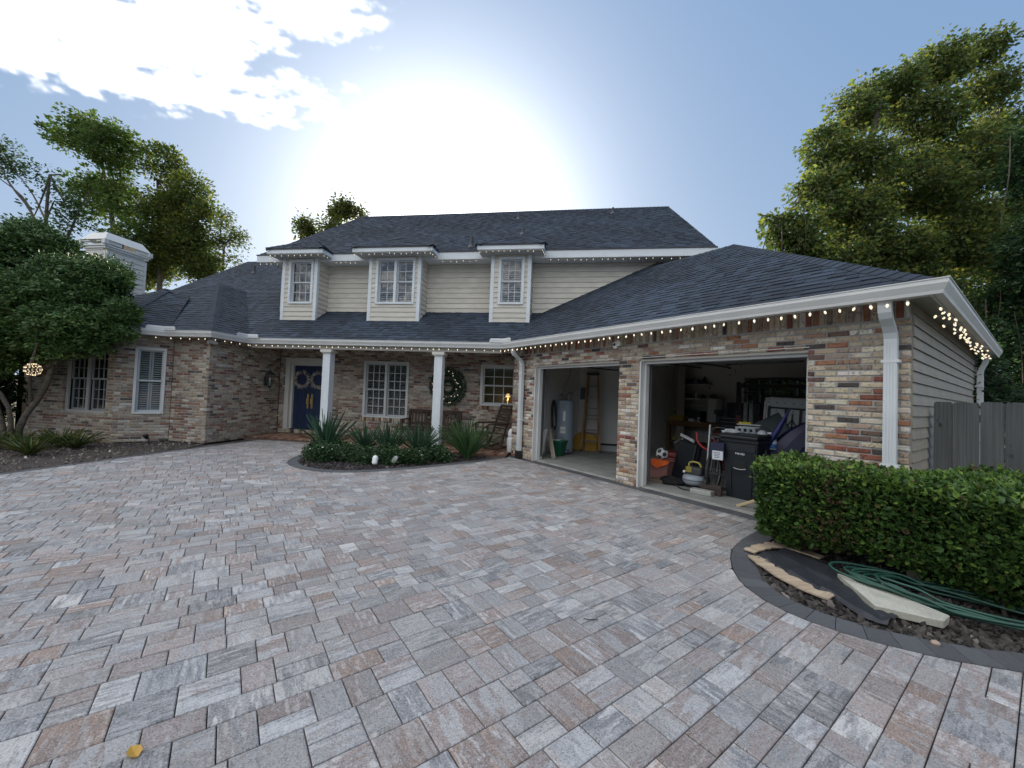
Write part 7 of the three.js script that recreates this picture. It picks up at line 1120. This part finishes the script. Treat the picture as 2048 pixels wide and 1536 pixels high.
  const r3 = gThing('yellow_drill', 'small yellow power tool behind the metal rack', 'power tool', -2.95, 1.15, 0.6, top0 + 0.02); P_(r3, 'body', [0.45, 0.40, 0.03], (b) => b.add(RB(0.18, 0.06, 0.06, 0.02, 3).translate(0, 0.14, 0))); P_(r3, 'grip', [0.02, 0.02, 0.02], (b) => { b.bar(V3(-0.03, 0.0, 0), V3(-0.05, 0.13, 0), 0.04, 0.04); b.cyl(V3(0.09, 0.14, 0), V3(0.15, 0.14, 0), 0.018, 0.008); });
  const r4 = gThing('lamp_cover', 'domed clear cover on the far corner of the bin lid', 'cover', -2.62, 0.98, 0, top0); P_(r4, 'dome', [0.42, 0.46, 0.5], (b) => b.add(new THREE.SphereGeometry(0.07, 16, 8, 0, 6.283, 0, 1.57).translate(0, 0.02, 0))); P_(r4, 'ring', [0.1, 0.1, 0.1], (b) => b.add(new THREE.TorusGeometry(0.07, 0.01, 6, 20).rotateX(Math.PI / 2).translate(0, 0.015, 0)));
}
{ const t = gThing('spray_bottle', 'blue and white spray bottle beside the bin lid', 'spray bottle', -2.55, 1.18, 0.3, 0.81); P_(t, 'bottle', [0.55, 0.66, 0.78], (b) => b.add(new THREE.LatheGeometry([[0.001, 0], [0.055, 0], [0.06, 0.02], [0.06, 0.13], [0.045, 0.17], [0.02, 0.2], [0.016, 0.22], [0.001, 0.22]].map(([a, c]) => new THREE.Vector2(a, c)), 16))); P_(t, 'label', [0.05, 0.16, 0.42], (b) => b.cyl(V3(0, 0.02, 0), V3(0, 0.09, 0), 0.0612, 0.0612, 16)); P_(t, 'trigger_head', [0.75, 0.77, 0.78], (b) => { b.add(RB(0.11, 0.035, 0.035, 0.01).translate(-0.02, 0.245, 0)); b.bar(V3(-0.04, 0.235, 0), V3(-0.055, 0.17, 0), 0.012); });
  const sh = gThing('low_cabinet', 'dark low cabinet behind the wheeled bin holding bottles', 'cabinet', -2.72, 1.62, 0, FL); P_(sh, 'carcass', [0.03, 0.03, 0.035], (b) => b.box(-0.3, 0, -0.2, 0.35, 0.765, 0.2)); P_(sh, 'door', [0.035, 0.035, 0.04], (b) => { b.box(-0.28, 0.05, 0.2, 0.02, 0.73, 0.212); b.box(0.03, 0.05, 0.2, 0.33, 0.73, 0.212); }); P_(sh, 'top', [0.045, 0.045, 0.05], (b) => b.box(-0.32, 0.765, -0.21, 0.37, 0.79, 0.225));
  const jar = gThing('paint_can', 'small pale can beside the spray bottle', 'can', -2.50, 1.55, 0, 0.825); P_(jar, 'can', [0.20, 0.24, 0.26], (b) => b.cyl(V3(0, 0, 0), V3(0, 0.16, 0), 0.06, 0.06, 18)); P_(jar, 'lid', [0.6, 0.6, 0.58], (b) => b.cyl(V3(0, 0.16, 0), V3(0, 0.175, 0), 0.062, 0.055, 18)); }
{ const t = gThing('blue_kayak', 'dark blue plastic boat hull leaning inside the right jamb', 'kayak', -2.45, 1.28, 0.35); P_(t, 'hull', [0.008, 0.011, 0.05], (b) => { const n = 18, L = 2.0, ring = (i) => { const s = i / n, w = 0.34 * Math.pow(Math.sin(Math.PI * clamp(s * 0.94 + 0.03)), 0.6), y = s * L * 0.62, x = -0.25 + s * 0.72, a = []; for (let k = 0; k < 12; k++) { const f = k / 12 * 6.283; a.push(V3(x + Math.cos(f) * w * 0.9, y + Math.cos(f) * -w * 0.5, Math.sin(f) * w * 0.4)); } return a; }; let p = ring(0); for (let i = 1; i <= n; i++) { const c = ring(i); for (let k = 0; k < 12; k++) { const j = (k + 1) % 12; b.poly([p[k], p[j], c[j], c[k]]); } p = c; } }); P_(t, 'fin', [0.014, 0.02, 0.13], (b) => { b.cyl(V3(-0.22, 0.80, 0.1), V3(-0.06, 1.1, 0.1), 0.05, 0.042, 8); b.cyl(V3(-0.06, 1.1, 0.1), V3(0.08, 1.42, 0.1), 0.042, 0.012, 8); }); P_(t, 'stripe', [0.02, 0.025, 0.14], (b) => b.tube([V3(-0.45, 0.62, 0.16), V3(-0.1, 0.5, 0.2), V3(0.2, 0.2, 0.2)], 0.012, 16, 6)); }
{ const t = gThing('tipped_panel', 'dark teal plastic panel tipped on its corner among the clutter', 'panel', -2.85, 2.1, 0.1, 0.93); P_(t, 'panel', [0.015, 0.04, 0.05], (b) => { b.at(rot(-0.3, 0.1, 0.62)); b.add(RB(0.56, 0.48, 0.035, 0.015).translate(0, 0.14, 0)); }); P_(t, 'lip', [0.02, 0.05, 0.06], (b) => { b.at(rot(-0.3, 0.1, 0.62)); b.add(RB(0.58, 0.03, 0.05, 0.01).translate(0, -0.09, 0)); });
  const s = gThing('storage_crate', 'black stacked crate under the teal panel', 'crate', -2.85, 2.15); P_(s, 'crate', [0.02, 0.022, 0.026], (b) => { b.box(-0.35, 0, -0.25, 0.35, 0.42, 0.25); b.box(-0.33, 0.43, -0.24, 0.33, 0.86, 0.24); }); P_(s, 'lid', [0.025, 0.028, 0.03], (b) => { b.box(-0.37, 0.42, -0.27, 0.37, 0.43, 0.27); b.box(-0.37, 0.86, -0.27, 0.37, 0.885, 0.27); });
  const bt = gThing('blue_tarp', 'dark blue folded tarp heaped behind the bin', 'tarp', -3.15, 2.3, 0, 0.9); P_(bt, 'heap', [0.012, 0.015, 0.085], (b) => { const g = new THREE.SphereGeometry(0.3, 18, 10), p = g.attributes.position; for (let i = 0; i < p.count; i++) { const k = 1 + 0.15 * Math.sin(p.getX(i) * 18) * Math.sin(p.getZ(i) * 15 + p.getY(i) * 12); p.setXYZ(i, p.getX(i) * 1.2 * k, Math.max(-0.02, p.getY(i) * 0.75 * k), p.getZ(i) * k); } g.computeVertexNormals(); b.add(g); }, M.cloth); P_(bt, 'cord', [0.1, 0.1, 0.12], (b) => b.tube([V3(-0.3, 0.05, 0.15), V3(-0.1, 0.22, 0.22), V3(0.15, 0.2, 0.24), V3(0.32, 0.03, 0.12)], 0.008, 16, 5));
  const tc = gThing('tote_stack', 'dark plastic totes below the blue tarp', 'totes', -3.15, 2.35); P_(tc, 'lower_tote', [0.018, 0.02, 0.03], (b) => b.add(RB(0.7, 0.42, 0.5, 0.03).translate(0, 0.21, 0))); P_(tc, 'upper_tote', [0.018, 0.02, 0.03], (b) => b.add(RB(0.7, 0.42, 0.5, 0.03).translate(0, 0.645, 0))); }
{ // folding table on its edge
  const t = gThing('folding_table', 'white folding table stood on edge with its dark frame showing', 'folding table', -2.95, 3.0, 0.05); P_(t, 'top_panel', [0.72, 0.75, 0.75], (b) => { b.at(rot(-0.08, 0, -0.03)); b.add(RB(0.98, 0.98, 0.04, 0.018).translate(0, 1.13, 0)); }); P_(t, 'rim', [0.80, 0.82, 0.82], (b) => { b.at(rot(-0.08, 0, -0.03)); const q = [[-0.48, 0.64], [-0.48, 1.53], [-0.40, 1.61], [0.40, 1.61], [0.48, 1.53], [0.48, 0.64]]; for (let i = 0; i + 1 < q.length; i++) b.cyl(V3(q[i][0], q[i][1], 0.02), V3(q[i + 1][0], q[i + 1][1], 0.02), 0.022, 0.022, 8); }); P_(t, 'leg', [0.03, 0.035, 0.04], (b) => { b.at(rot(-0.08, 0, -0.03)); b.box(-0.42, 0.66, 0.022, -0.38, 1.45, 0.055); b.box(0.38, 0.66, 0.022, 0.42, 1.45, 0.055); b.box(-0.38, 1.40, 0.022, 0.38, 1.435, 0.05); b.box(-0.13, 0.66, 0.022, -0.09, 1.40, 0.05); b.box(0.11, 0.66, 0.022, 0.15, 1.40, 0.05); b.bar(V3(0.0, 0.7, 0.05), V3(0.0, 1.32, 0.05), 0.02); b.bar(V3(0, 1.2, 0.05), V3(-0.1, 1.05, 0.05), 0.015); b.bar(V3(0, 1.2, 0.05), V3(0.1, 1.05, 0.05), 0.015); }, M.steel); P_(t, 'dimple', [0.36, 0.40, 0.41], (b) => { b.at(rot(-0.08, 0, -0.03)); for (let i = 0; i < 7; i++) for (let j = 0; j < 6; j++) b.cb(-0.42 + i * 0.14, 0.72 + j * 0.16, 0.0205, 0.03, 0.03, 0.003); });
  const u = gThing('packing_boxes', 'brown box stack carrying the folding table', 'boxes', -2.95, 3.25); P_(u, 'box', [0.10, 0.08, 0.06], (b) => b.box(-0.45, 0, -0.2, 0.45, 0.6, 0.24), M.matte); P_(u, 'tape', [0.16, 0.13, 0.1], (b) => b.box(-0.03, 0.0, 0.24, 0.03, 0.6, 0.243), M.matte); }
{ // squat rack
  const t = gThing('squat_rack', 'black and red squat rack before the rear garage window', 'squat rack', -3.62, 4.6); for (const [x, z] of [[-0.78, 0.4], [-0.60, -0.5], [0.75, 0.4], [0.75, -0.5]]) { P_(t, 'upright', [0.018, 0.014, 0.016], (b) => b.box(x - 0.04, 0, z - 0.04, x + 0.04, 2.0, z + 0.04), M.steel); P_(t, 'red_sleeve', [0.16, 0.012, 0.016], (b) => b.box(x - 0.043, 0.55, z - 0.043, x + 0.043, 1.2, z + 0.043)); }
  P_(t, 'crossbar', [0.015, 0.015, 0.017], (b) => { b.box(-0.78, 1.86, 0.36, 0.75, 1.94, 0.44); b.box(-0.6, 1.66, -0.54, 0.75, 1.72, -0.46); b.tube([V3(-0.7, 1.95, 0.4), V3(-0.45, 2.05, 0.42), V3(0.4, 2.05, 0.42), V3(0.7, 1.95, 0.4)], 0.02, 20, 7); b.box(-0.78, 1.88, -0.46, -0.70, 1.94, 0.36); b.box(0.71, 1.88, -0.46, 0.79, 1.94, 0.36); }, M.steel); P_(t, 'j_hook', [0.03, 0.03, 0.03], (b) => { for (const x of [-0.78, 0.75]) b.cb(x, 1.25, 0.47, 0.05, 0.1, 0.1); }, M.steel); }
{ // workbench and hutch
  const t = gThing('workbench', 'wooden workbench with a white hutch along the back of the garage', 'workbench', -6.10, 5.45); P_(t, 'top', [0.20, 0.105, 0.045], (b) => b.box(-0.78, 0.86, -0.35, 0.85, 0.91, 0.35), M.wood); for (const [x, z] of [[-0.72, 0.28], [0.78, 0.28], [-0.72, -0.28], [0.78, -0.28]]) P_(t, 'leg', [0.17, 0.09, 0.04], (b) => b.box(x - 0.045, 0, z - 0.045, x + 0.045, 0.86, z + 0.045), M.wood); P_(t, 'shelf', [0.14, 0.075, 0.035], (b) => b.box(-0.72, 0.25, -0.3, 0.78, 0.29, 0.3), M.wood); P_(t, 'apron', [0.17, 0.09, 0.04], (b) => b.box(-0.7, 0.76, 0.28, 0.76, 0.86, 0.305), M.wood);
  P_(t, 'hutch', [0.50, 0.48, 0.43], (b) => { b.box(-0.68, 1.55, -0.35, 0.62, 1.59, 0.05); b.box(-0.68, 0.915, -0.35, -0.64, 1.55, 0.02); b.box(0.30, 0.915, -0.35, 0.55, 1.55, 0.0); b.box(-0.64, 1.36, -0.35, 0.30, 1.385, 0.03); }, M.paint);
  const it = (name, label, cat, dx, y, dz, fn) => { const o = gThing(name, label, cat, -6.10 + dx, 5.45 - dz, 0, y); fn(o); };
  it('tool_case', 'yellow tool case on the near end of the workbench', 'tool case', -0.50, 0.912, 0.12, (o) => { P_(o, 'case', [0.30, 0.175, 0.012], (b) => b.add(RB(0.46, 0.17, 0.3, 0.03).translate(0, 0.085, 0))); P_(o, 'handle', [0.03, 0.03, 0.03], (b) => b.tube([V3(-0.09, 0.16, 0.02), V3(-0.08, 0.21, 0.02), V3(0.08, 0.21, 0.02), V3(0.09, 0.16, 0.02)], 0.012, 12, 6)); });
  it('radio', 'lime green framed jobsite radio on the yellow tool case', 'radio', -0.62, 1.085, 0.05, (o) => { P_(o, 'frame', [0.25, 0.36, 0.03], (b) => { b.box(-0.09, 0, -0.05, -0.06, 0.22, 0.06); b.box(0.06, 0, -0.05, 0.09, 0.22, 0.06); b.box(-0.06, 0.19, -0.05, 0.06, 0.22, 0.06); b.box(-0.06, 0, -0.05, 0.06, 0.025, 0.06); }); P_(o, 'speaker', [0.02, 0.03, 0.02], (b) => b.box(-0.06, 0.025, -0.045, 0.06, 0.19, 0.045)); });
  it('white_carton', 'small white carton on the workbench front edge', 'carton', -0.02, 0.912, 0.22, (o) => { P_(o, 'carton', [0.55, 0.56, 0.60], (b) => b.cb(0, 0.05, 0, 0.17, 0.10, 0.12), M.matte); P_(o, 'flap', [0.5, 0.5, 0.54], (b) => b.cb(0, 0.103, 0.03, 0.16, 0.006, 0.06), M.matte); });
  it('silver_clamp', 'silver clamp standing beside the white carton', 'clamp', 0.16, 0.912, 0.24, (o) => { P_(o, 'bar', [0.6, 0.62, 0.64], (b) => { b.cb(0, 0.08, 0, 0.02, 0.16, 0.02); b.cb(0.03, 0.14, 0, 0.08, 0.02, 0.02); b.cb(0.03, 0.03, 0, 0.08, 0.02, 0.02); }, M.steel); P_(o, 'grip', [0.1, 0.1, 0.1], (b) => b.cyl(V3(0.06, 0.04, 0), V3(0.06, 0.13, 0), 0.01)); });
  it('black_printer', 'black machine in the open bay of the hutch', 'machine', -0.2, 0.912, -0.15, (o) => { P_(o, 'body', [0.012, 0.013, 0.016], (b) => b.add(RB(0.6, 0.34, 0.3, 0.02).translate(0, 0.17, 0))); P_(o, 'tray', [0.03, 0.03, 0.035], (b) => b.cb(0, 0.10, 0.17, 0.4, 0.02, 0.06)); });
  it('drill_press', 'small dark drill press on the open end of the workbench', 'drill press', 0.62, 0.912, 0.0, (o) => { P_(o, 'base', [0.02, 0.028, 0.03], (b) => { b.add(RB(0.24, 0.04, 0.26, 0.01).translate(0, 0.02, 0)); b.cyl(V3(0, 0.04, -0.06), V3(0, 0.36, -0.06), 0.022); }); P_(o, 'head', [0.018, 0.025, 0.028], (b) => { b.add(RB(0.14, 0.13, 0.24, 0.03).translate(0, 0.34, 0.02)); b.cyl(V3(0, 0.18, 0.08), V3(0, 0.28, 0.08), 0.012, 0.02); }); });  // a drill press: base, post, head and chuck
  const bottleRow = [['black_toolbox', -0.38, 0.24, 0.16, [0.012, 0.012, 0.014], 'black box on the hutch top'], ['white_jug', -0.12, 0.09, 0.22, [0.45, 0.45, 0.44], 'tall white jug on the hutch top'], ['dark_tin', 0.10, 0.16, 0.13, [0.03, 0.03, 0.032], 'dark round tin on the hutch top'], ['pale_tube', 0.25, 0.04, 0.13, [0.40, 0.40, 0.38], 'thin pale tube standing on the hutch top'], ['brown_bag', 0.42, 0.20, 0.14, [0.05, 0.04, 0.032], 'brown rounded bag at the end of the hutch top'], ['small_speaker', -0.60, 0.14, 0.10, [0.02, 0.02, 0.022], 'small dark speaker at the wall end of the hutch top']];
  for (const [n, dx, w, h, c, l] of bottleRow) it(n, l, n.split('_')[1], dx, 1.592, -0.13, (o) => { P_(o, 'body', c, (b) => (w < 0.1 || n === 'dark_tin' ? b.add(new THREE.LatheGeometry([[0.001, 0], [w / 2, 0], [w / 2, h * 0.72], [w * 0.3, h * 0.88], [w * 0.25, h], [0.001, h]].map(([a, e]) => new THREE.Vector2(a, e)), 14)) : b.add(RB(w, h, 0.16, 0.02, 3).translate(0, h / 2, 0)))); P_(o, 'cap', [c[0] * 0.6, c[1] * 0.6, c[2] * 0.6], (b) => b.cyl(V3(0, h, 0), V3(0, h + 0.015, 0), Math.min(0.03, w * 0.25))); });
  const u = gThing('yellow_clamps', 'dull yellow tangled clamps on the workbench lower shelf', 'clamps', -6.45, 5.3, 0, FL + 0.29); P_(u, 'bar', [0.30, 0.26, 0.06], (b) => { b.bar(V3(-0.3, 0.03, 0), V3(0.2, 0.10, 0.1), 0.03); b.bar(V3(-0.2, 0.16, 0.1), V3(0.3, 0.06, 0), 0.03); }); P_(u, 'jaw', [0.36, 0.30, 0.06], (b) => { b.add(RB(0.18, 0.13, 0.06, 0.02).translate(0.22, 0.09, 0.06)); b.add(RB(0.12, 0.09, 0.06, 0.02).translate(-0.24, 0.06, 0.03)); });
}
{ // wall shelf
  const t = gThing('wall_shelf', 'white wall shelf high on the rear garage wall', 'shelf', -6.38, 5.85, 0, 2.06); P_(t, 'board', [0.46, 0.45, 0.42], (b) => b.box(-0.45, -0.02, -0.14, 0.47, 0.0, 0.16), M.paint); for (const x of [-0.36, 0.36]) P_(t, 'bracket', [0.3, 0.3, 0.3], (b) => { b.cb(x, -0.09, -0.13, 0.02, 0.16, 0.015); b.bar(V3(x, -0.16, -0.13), V3(x, -0.02, 0.10), 0.015); }, M.steel);
  const s = (n, l, c, dx, w, h, col, cone) => { const o = gThing(n, l, c, -6.38 + dx, 5.84, 0, 2.062); P_(o, 'body', col, (b) => (cone ? b.add(new THREE.ConeGeometry(w / 2, h, 14).translate(0, h / 2, 0)) : b.add(RB(w, h, 0.16, 0.012).translate(0, h / 2, 0)))); P_(o, 'trim', col.map((v) => v * 1.6), (b) => b.add(RB(w * 0.98, 0.015, 0.165, 0.004).translate(0, cone ? 0.01 : h * 0.7, 0))); };
  s('blue_carton', 'dark blue carton on the wall shelf', 'carton', -0.20, 0.26, 0.17, [0.03, 0.035, 0.06]); s('black_carton', 'narrow black carton at the end of the wall shelf', 'carton', -0.38, 0.08, 0.15, [0.012, 0.012, 0.016]); s('grey_box', 'grey box in the middle of the wall shelf', 'box', 0.03, 0.14, 0.14, [0.09, 0.09, 0.11]); s('green_cone', 'dark green cone-shaped ornament on the wall shelf', 'ornament', 0.27, 0.28, 0.24, [0.01, 0.03, 0.022], true);
}
{ // tool chest
  const t = gThing('tool_chest', 'black two-part tool chest beside the workbench', 'tool chest', -4.86, 5.35), c = [0.014, 0.015, 0.02]; P_(t, 'cabinet', c, (b) => { b.box(-0.42, 0.08, -0.25, 0.42, 1.12, 0.25); b.box(-0.28, 1.13, -0.2, 0.34, 1.5, 0.15); }, M.steel); for (let i = 0; i < 5; i++) P_(t, 'drawer', [0.018, 0.02, 0.028], (b) => { b.box(-0.40, 0.60 + i * 0.10, 0.25, 0.40, 0.69 + i * 0.10, 0.265); b.box(-0.38, 0.67 + i * 0.10, 0.265, 0.38, 0.685 + i * 0.10, 0.28); }, M.steel); P_(t, 'handle', [0.35, 0.36, 0.38], (b) => { for (let i = 0; i < 5; i++) b.box(-0.38, 0.672 + i * 0.10, 0.281, 0.38, 0.68 + i * 0.10, 0.285); }, M.metal);
  const a = gThing('sawhorse', 'pale folded metal stand with bolt holes beside the tool chest', 'stand', -4.40, 4.75); P_(a, 'leg', [0.42, 0.42, 0.40], (b) => { b.box(-0.11, 0, -0.03, -0.04, 1.52, 0.03); b.box(0.02, 0, -0.03, 0.09, 1.50, 0.03); }, M.steel); P_(a, 'bolt', [0.03, 0.03, 0.03], (b) => { for (const y of [0.9, 1.15, 1.4]) for (const x of [-0.075, 0.055]) b.cb(x, y, 0.032, 0.022, 0.022, 0.006); }); P_(a, 'hook', [0.02, 0.02, 0.02], (b) => { b.bar(V3(0.12, 1.2, 0), V3(0.12, 1.78, 0), 0.03); b.bar(V3(-0.14, 1.77, 0), V3(0.13, 1.77, 0), 0.025); }, M.steel);
  const k = gThing('equipment_heap', 'low dark heap of power tools between workbench and bicycle', 'tools', -4.35, 3.4); P_(k, 'lower_case', [0.015, 0.016, 0.02], (b) => b.add(RB(0.8, 0.4, 0.5, 0.03).translate(0, 0.2, 0))); P_(k, 'upper_case', [0.02, 0.02, 0.024], (b) => { b.at(rot(0, 0.3, 0)); b.add(RB(0.6, 0.28, 0.4, 0.03).translate(0.05, 0.55, 0)); }); P_(k, 'tool', [0.10, 0.015, 0.015], (b) => { b.add(RB(0.26, 0.1, 0.1, 0.03).translate(-0.1, 0.75, 0.1)); b.bar(V3(-0.2, 0.7, 0.1), V3(-0.26, 0.88, 0.05), 0.04); });
}
scene.updateMatrixWorld(true);
let tris = 0; scene.traverse((o) => { if (o.isMesh) tris += (o.geometry.index ? o.geometry.index.count : o.geometry.attributes.position.count) / 3; });
console.log('triangles', tris);
renderer.render(scene, camera);
